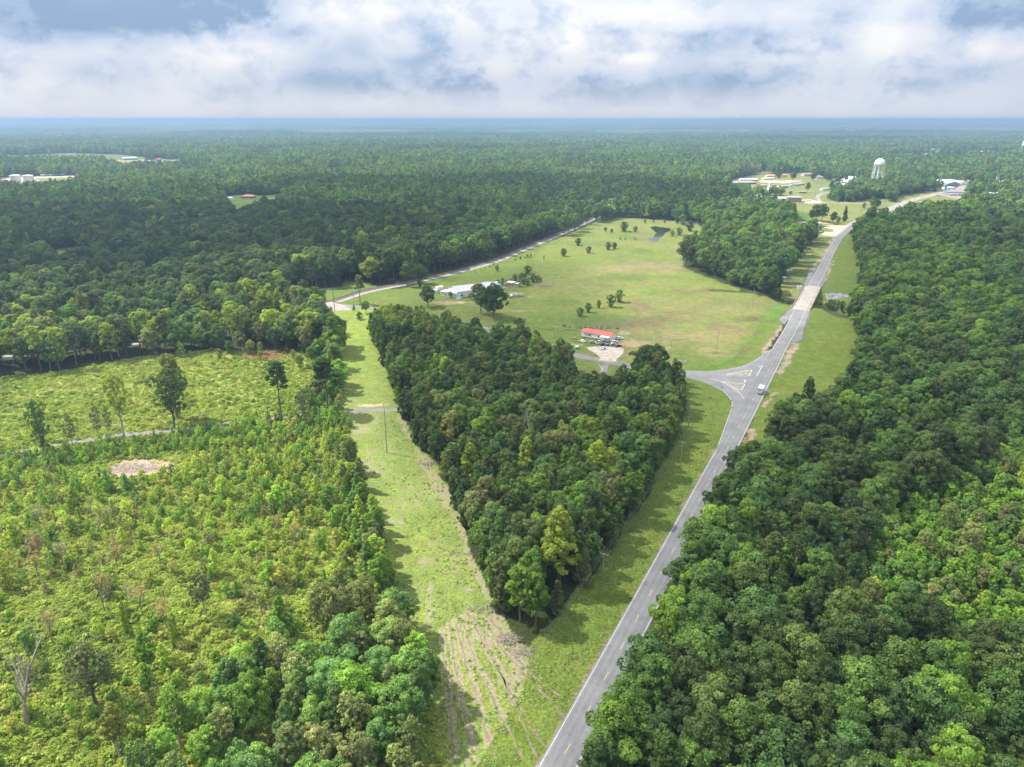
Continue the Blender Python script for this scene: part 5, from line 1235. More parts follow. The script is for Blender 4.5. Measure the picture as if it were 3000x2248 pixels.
def scatter(name, items, zfun=None):
    """many plants as one object: points carrying variant, turn, size and tint"""
    names = sorted(set(i['var'] for i in items))
    k = len(items); co = np.zeros((k, 3), np.float32); co[:, 0] = [i['x'] for i in items]; co[:, 1] = [i['y'] for i in items]
    co[:, 2] = hz_ground(co[:, 0], co[:, 1])
    me = bpy.data.meshes.new(name); me.vertices.add(k); me.vertices.foreach_set('co', co.ravel())
    a = me.attributes.new('variant', 'INT', 'POINT'); a.data.foreach_set('value', np.array([names.index(i['var']) for i in items], np.int32))
    a = me.attributes.new('turn', 'FLOAT_VECTOR', 'POINT'); a.data.foreach_set('vector', np.array([(0, 0, i['rot']) for i in items], np.float32).ravel())
    a = me.attributes.new('grow', 'FLOAT_VECTOR', 'POINT'); a.data.foreach_set('vector', np.array([(i['sc'], i['sc'], i['sc'] * i['zs']) for i in items], np.float32).ravel())
    a = me.attributes.new('tint', 'FLOAT_VECTOR', 'POINT'); a.data.foreach_set('vector', np.array([i['tint'] for i in items], np.float32).ravel())
    ob = link(name, me); ob['kind'] = 'stuff'
    ng = bpy.data.node_groups.new(name, 'GeometryNodeTree'); ng.interface.new_socket('Geometry', in_out='INPUT', socket_type='NodeSocketGeometry'); ng.interface.new_socket('Geometry', in_out='OUTPUT', socket_type='NodeSocketGeometry')
    N = ng.nodes; Lk = ng.links; gi = N.new('NodeGroupInput'); go = N.new('NodeGroupOutput'); jn = N.new('GeometryNodeJoinGeometry')
    def named(nm, dt):
        q = N.new('GeometryNodeInputNamedAttribute'); q.data_type = dt; q.inputs['Name'].default_value = nm; return q.outputs[0]
    vr = named('variant', 'INT'); tn = named('turn', 'FLOAT_VECTOR'); gw = named('grow', 'FLOAT_VECTOR')
    for i, nm in enumerate(names):
        src = bpy.data.objects.new(nm + '_source', TREES[nm][4])
        oi = N.new('GeometryNodeObjectInfo'); oi.inputs[0].default_value = src
        cmp_ = N.new('FunctionNodeCompare'); cmp_.data_type = 'INT'; cmp_.operation = 'EQUAL'; Lk.new(vr, cmp_.inputs[2]); cmp_.inputs[3].default_value = i
        ip = N.new('GeometryNodeInstanceOnPoints'); Lk.new(gi.outputs[0], ip.inputs['Points']); Lk.new(cmp_.outputs[0], ip.inputs['Selection']); Lk.new(oi.outputs['Geometry'], ip.inputs['Instance'])
        Lk.new(tn, ip.inputs['Rotation']); Lk.new(gw, ip.inputs['Scale']); Lk.new(ip.outputs[0], jn.inputs[0])
    Lk.new(jn.outputs[0], go.inputs[0])
    md = ob.modifiers.new('instances', 'NODES'); md.node_group = ng
    return ob
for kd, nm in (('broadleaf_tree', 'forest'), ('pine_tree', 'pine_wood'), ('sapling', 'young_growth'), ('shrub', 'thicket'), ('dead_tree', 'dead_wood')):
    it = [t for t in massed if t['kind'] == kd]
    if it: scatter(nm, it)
def quick(items):
    out = []
    for var, x, y, sc, pal in items:
        p = PAL[pal][RNG.integers(0, len(PAL[pal]))] if isinstance(pal, str) else pal; j = .85 + .3 * RNG.random()
        out.append(dict(var=var, x=x, y=y, sc=sc, zs=RNG.uniform(.8, 1.2), rot=RNG.random() * 6.283, tint=tuple(v * j for v in p)))
    return out
UG = dict(mid=[(.16, .23, .05), (.18, .25, .055)], bright=[(.22, .30, .055), (.20, .28, .055)], lime=[(.25, .33, .07), (.23, .31, .065), (.27, .33, .085)], yellow=[(.27, .31, .09), (.29, .31, .10), (.25, .29, .08)], grey=[(.24, .26, .13), (.22, .25, .12)], rust=[(.30, .22, .14), (.28, .23, .13)])
scatter('undergrowth', quick([(a, b, c, d, tuple(v * k_ for v, k_ in zip(UG[e][RNG.integers(0, len(UG[e]))], (1.30, 1.26, 1.1)))) for a, b, c, d, e in WEEDS]))
# tufts and weeds on the mown strip and the verges
gt = []
for pl, sp, pals in ((STRIP, 1.1, [(.21, .30, .075), (.25, .31, .09), (.18, .27, .06)]), (VERGE_L, 1.1, [(.15, .23, .05), (.18, .25, .06), (.21, .24, .075)])):
    X_, Y_ = hexpts(-60, 130, 80, 330, sp); ok = inside(X_, Y_, pl) & fov(X_, Y_, 4) & (dist_line(X_, Y_, HWY[3:]) > 5.5); X_, Y_ = X_[ok], Y_[ok]
    ok = (fbm(X_, Y_, 5, 60) + RNG.random(len(X_)) * .8 > .45) & (RNG.random(len(X_)) < np.clip(1.0 - Y_ / 330, .15, .6)); X_, Y_ = X_[ok], Y_[ok]
    for x, y in zip(X_, Y_): gt.append((pick(['tuft1', 'tuft2'], [5, 3]), x, y, RNG.uniform(.6, 1.3), pals[RNG.integers(0, 3)]))
scatter('grass_tufts', quick(gt))
# forest floor litter shows only at the edges; far canopy sheet beyond the single trees
ang2 = np.radians(np.linspace(-48, 48, 900)); rr2 = rings(6250, 80000, 0.005)
A2, R2 = np.meshgrid(ang2, rr2); x2 = R2 * np.sin(A2); y2 = R2 * np.cos(A2)
amp = 9.0
z2 = hills(x2, y2) + 12 + amp * vnoise(x2, y2, 45, 70) + 7 * vnoise(x2, y2, 130, 71) + 3 * RNG.uniform(-1, 1, x2.shape) + 4 * vnoise(x2, y2, 400, 72)
q = 1.3 * fbm(x2, y2, 900, 75) + .5 * fbm(x2, y2, 260, 76) + 0.25 * RNG.uniform(-1, 1, x2.shape)
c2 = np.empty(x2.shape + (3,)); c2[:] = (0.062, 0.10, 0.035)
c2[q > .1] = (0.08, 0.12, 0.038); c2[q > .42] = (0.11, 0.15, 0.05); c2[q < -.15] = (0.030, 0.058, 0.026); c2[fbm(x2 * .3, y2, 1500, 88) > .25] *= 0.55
fld = (fbm(x2 * .5, y2 * .3, 900, 78) > .46); c2[fld] = (0.17, 0.18, 0.085)
z2[fld] = (hills(x2, y2) + 2)[fld]
mec = grid_mesh('distant_forest', x2, y2, z2)
add_attr(mec, c2, np.zeros(x2.shape))
fm = bpy.data.materials.new('distant_canopy'); fm.use_nodes = True; n = NT(fm.node_tree); b = fm.node_tree.nodes['Principled BSDF']
ga = n.new('ShaderNodeAttribute', attribute_name='cover'); pos = n.new('ShaderNodeNewGeometry').outputs['Position']
cs = n.vmath('SCALE', ga.outputs['Color']); n.l.new(n.mapr(n.noise(pos, 0.03, 5, .7), .3, .7, .6, 1.4), cs.node.inputs['Scale']); n.l.new(cs, b.inputs['Base Color']); b.inputs['Roughness'].default_value = 1; b.inputs['Specular IOR Level'].default_value = 0.05
mec.materials.append(fm); tag(link('distant_forest', mec), kind='stuff')

# ------------------------------------------------------------------ clouds out of view, outlined to lay their shade on the land
def cloud(pts, alt, thick, seed, label, grid=40.0, soft=60.0, opacity=0.62):
    P = np.array(pts) + np.array([SUN_VEC.x, SUN_VEC.y]) / SUN_VEC.z * alt
    x0, y0 = P.min(0) - soft * 2; x1, y1 = P.max(0) + soft * 2
    nx = max(8, int((x1 - x0) / grid)); ny = max(8, int((y1 - y0) / grid))
    gx_, gy_ = np.meshgrid(np.linspace(x0, x1, nx), np.linspace(y0, y1, ny))
    ins = inside(gx_, gy_, [tuple(p) for p in P]); dd = dist_line(gx_, gy_, [tuple(p) for p in P] + [tuple(P[0])])
    sd = np.where(ins, dd, -dd) + fbm(gx_, gy_, 160, seed) * soft * .8
    dens = np.clip(sd / soft + .5, 0, 1); dens = dens * dens * (3 - 2 * dens)
    top = alt + 8 + thick * dens * (0.6 + .5 * fbm(gx_, gy_, 300, seed + 3)); bot = alt - 4 + 0 * top
    xs_ = np.stack([gx_, gx_]); keep = None
    q = (dens[:-1, :-1] + dens[1:, :-1] + dens[:-1, 1:] + dens[1:, 1:]) > 0.001
    m1 = grid_mesh('cloud', gx_, gy_, bot, keep=q)
    for me_, arr in ((m1, dens),):
        a = me_.attributes.new('dens', 'FLOAT', 'POINT'); a.data.foreach_set('value', arr.reshape(-1).astype(np.float32))
    m2 = grid_mesh('cloud_top', gx_, gy_, top, keep=q); a = m2.attributes.new('dens', 'FLOAT', 'POINT'); a.data.foreach_set('value', (dens * 0).reshape(-1).astype(np.float32))
    bm = bmesh.new(); bm.from_mesh(m1); bm.from_mesh(m2); bm.to_mesh(m1); bm.free()
    cm_ = bpy.data.materials.new('shade_cloud_vapour'); cm_.use_nodes = True; n = NT(cm_.node_tree); n.n.clear(); o = n.new('ShaderNodeOutputMaterial')
    at = n.new('ShaderNodeAttribute', attribute_name='dens'); tr = n.new('ShaderNodeBsdfTransparent'); tl = n.new('ShaderNodeBsdfTranslucent'); tl.inputs[0].default_value = (.9, .9, .92, 1)
    df = n.new('ShaderNodeBsdfDiffuse'); df.inputs[0].default_value = (.85, .86, .88, 1); m_ = n.new('ShaderNodeMixShader'); m_.inputs[0].default_value = .5
    n.l.new(df.outputs[0], m_.inputs[1]); n.l.new(tl.outputs[0], m_.inputs[2]); mx = n.new('ShaderNodeMixShader'); n.l.new(n.math('MULTIPLY', at.outputs['Fac'], opacity), mx.inputs[0])
    n.l.new(tr.outputs[0], mx.inputs[1]); n.l.new(m_.outputs[0], mx.inputs[2]); n.l.new(mx.outputs[0], o.inputs[0])
    m1.materials.append(cm_); ob = link('cloud', m1); tag(ob, label, 'cloud', kind='structure'); return ob
cloud(GL('D', [(1000, 1900), (1010, 1560), (1060, 1400), (1000, 1200), (950, 1010), (880, 900), (830, 760), (820, 670), (900, 640), (1060, 600)]) + [G('D', 1230, 570), G('D', 1300, 640), G('D', 1420, 760), G('D', 1560, 800), G('D', 1700, 690), G('D', 1760, 590), G('D', 1800, 520), G('D', 1860, 490), G('D', 2212, 500)] + [(1100, 860), (1100, 0), (300, -200)], 620, 260, 1, 'broad flat unseen cloud shaped to shade highway and centre wood', grid=22, soft=45, opacity=.5)
cloud(GL('D', [(-500, 730), (0, 690), (250, 640), (500, 610), (640, 590), (760, 590), (900, 590), (1060, 545), (1180, 500), (1300, 462), (1420, 470), (1560, 480), (1640, 440), (1600, 420), (1400, 398), (1150, 392), (900, 400), (620, 398), (560, 425), (480, 415), (350, 420), (150, 440), (0, 425), (-600, 440)]), 640, 260, 7, 'long unseen cloud shaped to shade the woods beyond the railway', grid=26, soft=50, opacity=.78)
for i, (px_, py_, rx, ry, op) in enumerate(((1750, 305, 800, 420, .8), (900, 294, 1500, 420, .75), (1900, 290, 1900, 600, .8), (1200, 282, 3000, 900, .8), (300, 290, 1800, 600, .6), (1000, 332, 500, 180, .55), (200, 312, 700, 260, .6))):  # unseen far clouds, added to lay dark bands on the woodland
    g = G('D', px_, py_); cloud([(g[0] + rx * math.cos(a) * (1 + .2 * math.sin(2 * a + i)), g[1] + ry * math.sin(a)) for a in np.linspace(0, 6.283, 25)[:-1]], 1700, 260, 20 + i, 'distant unseen cloud added to shade far woodland', grid=max(40, rx / 14), soft=max(90, ry * .35), opacity=op)

# ------------------------------------------------------------------ haze
HZ = MB(); HZ.box((0, 45000, 66), (160000, 96000, 148)); hm = bpy.data.materials.new('haze'); hm.use_nodes = True; n = NT(hm.node_tree); n.n.clear()
o = n.new('ShaderNodeOutputMaterial'); pv = n.new('ShaderNodeVolumePrincipled')
pv.inputs['Color'].default_value = (0.24, 0.35, 0.52, 1); pv.inputs['Density'].default_value = 1.65e-4; pv.inputs['Anisotropy'].default_value = 0.2
n.l.new(pv.outputs[0], o.inputs['Volume']); haze = HZ.build('haze', hm); haze['kind'] = 'stuff'
# ------------------------------------------------------------------ built things
WHITE = mat('white_paint', (0.74, 0.74, 0.72), 0.6, var=0.06, scale=0.8, stain=(0.5, 0.48, 0.44), stain_scale=0.5)
OFFW = mat('dirty_white_metal', (0.62, 0.62, 0.60), 0.6, var=0.12, scale=0.5, stain=(0.42, 0.38, 0.34), stain_scale=0.35)
GALV = mat('galvanised_sheet', (0.44, 0.45, 0.46), 0.5, 0.3, var=0.12, scale=0.6, stain=(0.36, 0.27, 0.2), stain_scale=0.3)
REDR = mat('red_metal_roof', (0.62, 0.10, 0.07), 0.45, 0.0, var=0.07, scale=0.4)
GREENR = mat('green_metal_roof', (0.22, 0.33, 0.27), 0.5, 0.1, var=0.08, scale=0.3)
BRICK = mat('red_brick', (0.27, 0.12, 0.085), 0.9, var=0.15, scale=0.8)
TAN = mat('tan_stucco', (0.5, 0.38, 0.28), 0.9, var=0.1)
SHING = mat('grey_shingle', (0.27, 0.26, 0.26), 0.9, var=0.15, scale=0.8)
TERRA = mat('terracotta_roof', (0.47, 0.25, 0.17), 0.8, var=0.12, scale=0.6)
TEAL = mat('teal_roof', (0.38, 0.52, 0.52), 0.6, var=0.1)
RUSTR = mat('rusted_roof', (0.42, 0.20, 0.12), 0.8, var=0.2, scale=0.6, stain=(0.3, 0.28, 0.27), stain_scale=0.25)
BLUEW = mat('pale_blue_siding', (0.42, 0.50, 0.58), 0.6, var=0.06)
DARKG = mat('window_glass', (0.03, 0.035, 0.04), 0.1, 0.0, var=0.02, spec=0.6)
WOOD = mat('weathered_wood', (0.20, 0.16, 0.13), 0.9, var=0.2, scale=1.2)
POLEW = mat('pole_wood', (0.27, 0.23, 0.19), 0.9, var=0.2, scale=0.8)
POLED = mat('creosote_wood', (0.13, 0.08, 0.065), 0.9, var=0.2, scale=0.8)
STEEL = mat('steel_grey', (0.36, 0.37, 0.38), 0.45, 0.5, var=0.08)
BLACK = mat('black_rubber', (0.02, 0.02, 0.02), 0.8, var=0.05)
CONC = mat('concrete', (0.40, 0.37, 0.33), 0.9, var=0.12, scale=0.6, stain=(0.22, 0.2, 0.17), stain_scale=0.3)
REDP = mat('red_paint', (0.55, 0.03, 0.03), 0.5, var=0.05)
YELP = mat('yellow_sign', (0.85, 0.42, 0.01), 0.5, var=0.03)
ORAP = mat('orange_marker', (0.85, 0.25, 0.03), 0.5, var=0.03)
BLUEP = mat('blue_paint', (0.04, 0.16, 0.42), 0.5, var=0.05)
CYANP = mat('turquoise_plastic', (0.10, 0.38, 0.48), 0.5, var=0.06)
TWR = mat('water_tower_white', (0.78, 0.79, 0.77), 0.5, var=0.04, scale=0.1)
WIREM = mat('wire_metal', (0.15, 0.155, 0.155), 0.5, 0.2, var=0.05)
PORC = mat('porcelain', (0.6, 0.6, 0.58), 0.3, var=0.05)

def building(name, sh, A, B, depth, wh, roof='gable', rh=1.5, wall=WHITE, rm=GALV, label='', cat='building', over=0.35, nwin=0, door=None, along='x', z0=0.0, ribs=False, winm=None, group=None, wz=1.5, stories=1, ws=(1.0, 0.9)):
    a = np.array(G(sh, *A)); b = np.array(G(sh, *B)); L = float(np.linalg.norm(b - a)); rz = math.atan2(b[1] - a[1], b[0] - a[0])
    r = empty(name, (a[0], a[1], z0), rz); tag(r, label, cat, group)
    D_ = depth; mb = MB()
    mb.add([(0, 0, 0), (L, 0, 0), (L, D_, 0), (0, D_, 0), (0, 0, wh), (L, 0, wh), (L, D_, wh), (0, D_, wh)], [(0, 1, 5, 4), (1, 2, 6, 5), (2, 3, 7, 6), (3, 0, 4, 7)])
    if roof == 'gable' and along == 'x': mb.add([(0, 0, wh), (0, D_, wh), (0, D_ / 2, wh + rh), (L, 0, wh), (L, D_, wh), (L, D_ / 2, wh + rh)], [(0, 1, 2), (3, 5, 4)])
    if roof == 'gable' and along == 'y': mb.add([(0, 0, wh), (L, 0, wh), (L / 2, 0, wh + rh), (0, D_, wh), (L, D_, wh), (L / 2, D_, wh + rh)], [(0, 1, 2), (3, 5, 4)])
    mb.build('wall', wall, r)
    o = over; q = MB(); t = 0.12
    if roof == 'gable' and along == 'x':
        s = rh / (D_ / 2); e = wh - s * o + .03; q.prism([(-o, e), (D_ / 2, wh + rh + .03), (D_ + o, e), (D_ + o, e + t), (D_ / 2, wh + rh + .03 + t), (-o, e + t)], -o, L + o, axis='x')
    elif roof == 'gable':
        s = rh / (L / 2); e = wh - s * o + .03; q.prism([(-o, e), (L / 2, wh + rh + .03), (L + o, e), (L + o, e + t), (L / 2, wh + rh + .03 + t), (-o, e + t)], -o, D_ + o)
    elif roof == 'hip':
        k = min(L, D_) / 2; q.add([(-o, -o, wh + .02), (L + o, -o, wh + .02), (L + o, D_ + o, wh + .02), (-o, D_ + o, wh + .02), (k, D_ / 2, wh + rh), (L - k, D_ / 2, wh + rh)], [(0, 1, 5, 4), (1, 2, 5), (2, 3, 4, 5), (3, 0, 4), (3, 2, 1, 0)])
    elif roof == 'shed': q.prism([(-o, wh + .03), (D_ + o, wh + rh + .03), (D_ + o, wh + rh + t + .03), (-o, wh + t + .03)], -o, L + o, axis='x')
    else: q.box((L / 2, D_ / 2, wh + .1), (L + 2 * o, D_ + 2 * o, .2))
    if ribs:
        n_ = int(L / 0.9)
        for i in range(n_ + 1):
            x = i * L / n_
            if roof == 'gable' and along == 'x':
                for sg in (0, 1):
                    y0_, y1_ = (-o, D_ / 2) if sg == 0 else (D_ + o, D_ / 2); q.tube([(x, y0_, e + t + .03), (x, y1_, wh + rh + t + .06)], .045, 3)
    q.build('roof', rm, r)
    if nwin:
        wmsh = None
        for st in range(stories):
            for i in range(nwin):
                x = L * (i + .5) / nwin
                if wmsh is None: wmsh = MB().box((0, 0, 0), (ws[0], .08, ws[1])).mesh('window', winm or DARKG)
                o_ = link('window', wmsh, r); o_.location = (x, -0.03, wz + st * 3)
    if door is not None:
        d_ = link('door', MB().box((0, 0, 1.02), (.95, .1, 2.04)).mesh('door', WOOD if wall is not BRICK else WHITE), r); d_.location = (L * door, -0.04, 0.02)
    return r, L

# --- red roofed building
r, L = building('office_trailer', 'Z5', (898, 386), (1272, 452), 7.4, 3.1, 'gable', 0.75, WHITE, REDR, 'long white building with a bright red metal roof facing the gravel yard', over=.25, z0=.55, ribs=True)
sk_ = MB().box((L / 2, 3.7, -.28), (L - .3, 7.1, .54)); sk_.build('skirting', WOOD, r)
for x, w_ in ((2.4, .6), (4.2, 1.6), (5.9, 1.2), (L * .60, .9)): MB().box((x, -.05, 1.75), (w_, .08, 1.0)).build('window', DARKG if x > 5 else STEEL, r)
for k in range(3): MB().box((1.2 + k * 1.1, -.25, -.1), (1.0, .35, .25)).build('step', WOOD, r)
pr = MB(); x0 = L * .70; pr.prism([(-2.3, 2.3), (0, 2.6), (0, 2.70), (-2.3, 2.4)], x0, L - .2, axis='x'); pr.build('porch_roof', WHITE, r)
dk = MB(); dk.box(((x0 + L) / 2, -1.15, -.05), (L - x0 - .3, 2.1, .14)); dk.build('porch_deck', WOOD, r)
for x in np.linspace(x0 + .15, L - .35, 4): MB().box((x, -2.15, .9), (.12, .12, 2.9)).build('porch_post', WHITE, r)
rl = MB(); rl.box(((x0 + L) / 2, -2.18, .95), (L - x0 - .4, .06, .08))
for x in np.arange(x0 + .2, L - .4, .3): rl.box((x, -2.18, .5), (.04, .04, .9))
rl.build('porch_railing', WHITE, r); MB().box(((x0 + L) / 2, -.06, 1.1), (.95, .08, 2.05)).build('door', WHITE, r)

# --- cars
CARM = {}
def paint(nm, c, metal=0.3): 
    if nm not in CARM: CARM[nm] = mat('car_paint_' + nm, c, 0.28, metal, var=0.02, coat=0.6)
    return CARM[nm]
GLASSC = mat('car_glass', (0.02, 0.025, 0.03), 0.06, var=0.01, spec=0.8)
LAMP = mat('car_lamp', (0.6, 0.6, 0.58), 0.2, var=0.02); TAILL = mat('tail_lamp', (0.45, 0.02, 0.02), 0.3, var=0.02); RIM = mat('wheel_rim', (0.45, 0.45, 0.46), 0.35, 0.7, var=0.03)
WHEEL = MB(); WHEEL.tube([(0, -.11, 0), (0, .11, 0)], .33, 14); WH_ME = WHEEL.mesh('tyre', BLACK)
RIM_ME = MB().tube([(0, -.13, 0), (0, .13, 0)], .19, 10).mesh('rim', RIM)
CBODY = {}
def car_body(kind):
    if kind in CBODY: return CBODY[kind]
    P = dict(sedan=dict(L=4.7, W=1.8, low=[(-2.35, .55), (-2.3, .30), (2.25, .30), (2.35, .50), (2.30, .72), (1.05, .93), (-1.75, .98), (-2.30, .90)], cab=[(-1.75, .95), (.95, .92), (.30, 1.40), (-1.05, 1.42)]),
             suv=dict(L=4.6, W=1.88, low=[(-2.3, .6), (-2.25, .38), (2.2, .38), (2.3, .58), (2.25, .95), (1.15, 1.08), (-2.15, 1.12), (-2.3, .95)], cab=[(-2.2, 1.08), (1.05, 1.06), (.45, 1.68), (-1.95, 1.70)]),
             hatch=dict(L=4.1, W=1.75, low=[(-2.05, .55), (-2.0, .3), (1.95, .3), (2.05, .5), (2.0, .75), (.95, .95), (-1.9, 1.0), (-2.05, .9)], cab=[(-1.95, .98), (.95, .94), (.25, 1.46), (-1.5, 1.48)]),
             pickup=dict(L=5.4, W=1.95, low=[(-2.7, .7), (-2.65, .45), (2.6, .45), (2.7, .65), (2.65, 1.02), (1.45, 1.16), (.0, 1.16), (-2.65, 1.12)], cab=[(-.55, 1.14), (1.35, 1.13), (.75, 1.78), (-.4, 1.80)]))[kind]
    W = P['W'] / 2; lo = MB(); n_ = len(P['low']); vs = []
    for y, k in ((-W, .96), (-W * .97, 1), (W * .97, 1), (W, .96)):
        for x, z in P['low']: vs.append((x * (1 if abs(y) < W else .985), y, z if abs(y) < W else .55 + (z - .55) * .92))
    fs = [tuple(range(n_)), tuple(reversed(range(3 * n_, 4 * n_)))]
    for j in range(3): fs += [(j * n_ + i, (j + 1) * n_ + i, (j + 1) * n_ + (i + 1) % n_, j * n_ + (i + 1) % n_) for i in range(n_)]
    lo.add(vs, fs)
    c = P['cab']; cb = MB(); wi = W * .93; wt = W * .74
    cv_ = [(c[0][0], -wi, c[0][1]), (c[1][0], -wi, c[1][1]), (c[1][0], wi, c[1][1]), (c[0][0], wi, c[0][1]), (c[3][0], -wt, c[3][1]), (c[2][0], -wt, c[2][1]), (c[2][0], wt, c[2][1]), (c[3][0], wt, c[3][1])]
    cb.add(cv_, [(0, 1, 5, 4), (1, 2, 6, 5), (2, 3, 7, 6), (3, 0, 4, 7), (4, 5, 6, 7)])
    rf = MB(); zt = max(c[2][1], c[3][1]); rf.add([(c[3][0] - .03, -wt - .02, zt - .03), (c[2][0] + .03, -wt - .02, c[2][1] - .03), (c[2][0] + .03, wt + .02, c[2][1] - .03), (c[3][0] - .03, wt + .02, zt - .03),
                    (c[3][0] + .05, -wt + .06, zt + .05), (c[2][0] - .05, -wt + .06, c[2][1] + .05), (c[2][0] - .05, wt - .06, c[2][1] + .05), (c[3][0] + .05, wt - .06, zt + .05)], [(0, 1, 5, 4), (1, 2, 6, 5), (2, 3, 7, 6), (3, 0, 4, 7), (4, 5, 6, 7), (3, 2, 1, 0)])
    for sg in (-1, 1):
        for xb, xt in ((c[1][0], c[2][0]), (c[0][0], c[3][0]), ((c[0][0] + c[1][0]) / 2, (c[2][0] + c[3][0]) / 2)):
            rf.tube([(xb, sg * wi, c[0][1]), (xt, sg * wt, zt)], .045, 4)
    CBODY[kind] = (P, lo.mesh('body', BLACK), cb.mesh('windows', GLASSC), rf.mesh('roof', BLACK)); return CBODY[kind]
def car(kind, colname, rgb, sh, x, y, rz, label, group='cars parked by the red-roofed building', z=0.0):
    P, lo, cb, rf = car_body(kind); g = G(sh, x, y); r = empty('parked_car', (g[0], g[1], z), rz); tag(r, label, 'car', group)
    m_ = paint(colname, rgb)
    for nm, me_ in (('body', lo), ('roof', rf)):
        mc = me_.copy(); mc.materials.clear(); mc.materials.append(m_); link(nm, mc, r)
    link('windows', cb, r)
    if kind == 'pickup':
        MB().box((-1.6, 0, 1.13), (1.9, 1.5, .06)).build('truck_bed', BLACK, r)
    xa = P['L'] * .30
    for sx in (-1, 1):
        for sy in (-1, 1):
            w_ = empty('wheel', (sx * xa, sy * (P['W'] / 2 - .1), .33), 0, r); link('tyre', WH_ME, w_); link('rim', RIM_ME, w_)
            MB().box((sx * (P['L'] / 2 - .06), sy * P['W'] * .36, .72), (.12, .36, .16)).build('headlight' if sx > 0 else 'tail_light', LAMP if sx > 0 else TAILL, r)
    return r
WHT = ('white', (.75, .75, .74)); SIL = ('silver', (.42, .42, .42)); NAV = ('navy', (.025, .035, .09)); BLU = ('blue', (.05, .17, .42)); BLK = ('black', (.02, .025, .03)); REDC = ('red', (.4, .03, .03)); GLD = ('champagne', (.42, .37, .3))
car('sedan', *WHT, 'Z5', 912, 452, 2.3, 'white sedan parked alone on the grass, leftmost of the cars')
car('suv', *SIL, 'Z5', 1042, 470, .35, 'silver grey SUV second from the left below the red-roofed building')
car('pickup', *WHT, 'Z5', 1122, 474, 1.1, 'white pickup third from the left, left of the porch')
car('hatch', *NAV, 'Z5', 1182, 494, .5, 'dark navy hatchback in front of the porch')
car('hatch', *BLU, 'Z5', 1243, 500, .4, 'bright blue hatchback between navy car and silver SUV')
car('suv', *WHT, 'Z5', 1330, 464, .45, 'white SUV behind the champagne SUV, by the porch corner')
car('suv', *GLD, 'Z5', 1310, 502, .45, 'champagne SUV parked right of the bright blue hatchback')
car('sedan', *BLK, 'Z5', 1376, 514, .55, 'black sedan at the right end of the parked row')
car('sedan', *WHT, 'Z5', 1180, 544, 1.2, 'white sedan nearest the road on the gravel yard')
car('suv', *WHT, 'Z5', 1398, 418, .35, 'white SUV beside the end wall of the red-roofed building')
for i, (x, y, c_, lb) in enumerate(((1250, 1202, NAV, 'dark blue car before the metal shed by the highway'), (1280, 1187, BLK, 'black car behind the dark blue one near the metal shed'))):
    car('sedan', *c_, 'T', x, y, .2 + i, lb, 'cars at the metal shed')
for (x, y, c_, lb) in ((1000, 738, WHT, 'white car left in the car park by the brick building'), (1025, 740, SIL, 'silver car second in the car park by the brick building'), (1060, 738, REDC, 'red car in the car park by the brick building'), (1092, 738, REDC, 'second red car, rightmost in the car park by the brick building'), (1100, 770, WHT, 'white car at the near edge of the town car park')):
    car('sedan', *c_, 'T', x, y, 1.4, lb, 'cars in the town car park')
for (x, y, c_, lb) in ((255, 568, NAV, 'dark car left of the white silo building'), (285, 568, WHT, 'white car left of the silo building, beside a dark one'), (320, 572, WHT, 'white van-like car nearest the silo building')):
    car('suv', *c_, 'T', x, y, .1, lb, 'cars near the silo building')
for (x, y, c_, lb) in ((750, 1092, WHT, 'white car leftmost beside the town fork'), (780, 1088, REDC, 'red car beside the town fork'), (820, 1088, REDC, 'dark red car third beside the town fork'), (860, 1082, WHT, 'white car rightmost beside the town fork'), (1135, 862, SIL, 'grey car in front of the store building'), (1185, 862, WHT, 'white car in front of the store building'),
                       (1180, 950, BLK, 'black car under the blue fuel canopy'), (1225, 950, NAV, 'navy car under the blue fuel canopy'), (1290, 945, BLK, 'dark car right under the blue fuel canopy'), (1240, 835, BLU, 'blue car beside the store building')):
    car('suv', *c_, 'U', x, y, .3, lb, 'cars in town')
for (x, y, c_, lb) in ((1105, 150, REDC, 'red car before the metal shed'), (1180, 140, NAV, 'navy pickup under the rusty canopy')): car('sedan', *c_, 'W', x, y, .2, lb, 'cars at the metal shed')

# --- delivery truck on the highway
g = np.array(G('Z6', 1196, 768)); i_ = int(np.argmin(np.hypot(HP[:, 0] - g[0], HP[:, 1] - g[1]))); td = HP[i_ + 2] - HP[i_]; rz = math.atan2(td[1], td[0])
cn = HP[i_] + np.array([td[1], -td[0]]) / np.linalg.norm(td) * 1.8 + td / np.linalg.norm(td) * 3.4
t = empty('delivery_truck', (cn[0], cn[1], .06), rz); tag(t, 'white delivery box truck driving away on the highway, lettered rear door', 'truck')
TRW = mat('truck_white', (.78, .78, .76), .4, var=.03, scale=.6)
bx = MB(); bx.box((-.6, 0, 2.0), (5.4, 2.4, 2.7)); bx.build('cargo_box', TRW, t)
MB().box((-.6, 0, 3.38), (5.42, 2.42, .06)).build('roof_panel', WHITE, t)
MB().box((-3.33, 0, 1.95), (.05, 2.1, 2.3)).build('rear_door', OFFW, t)
fr = MB()
for y in (-1.13, 1.13): fr.box((-3.34, y, 2.0), (.08, .12, 2.6))
fr.box((-3.34, 0, 3.25), (.08, 2.3, .14)); fr.build('door_frame', STEEL, t)
cabm = MB(); cabm.prism([(2.1, .5), (3.9, .5), (3.95, 1.3), (3.3, 1.5), (2.9, 2.5), (2.1, 2.6)], -1.05, 1.05); cabm.build('cab', TRW, t)
MB().add([(3.31, -.9, 1.55), (3.31, .9, 1.55), (2.95, .85, 2.4), (2.95, -.85, 2.4)], [(0, 1, 2, 3)]).build('windscreen', GLASSC, t)
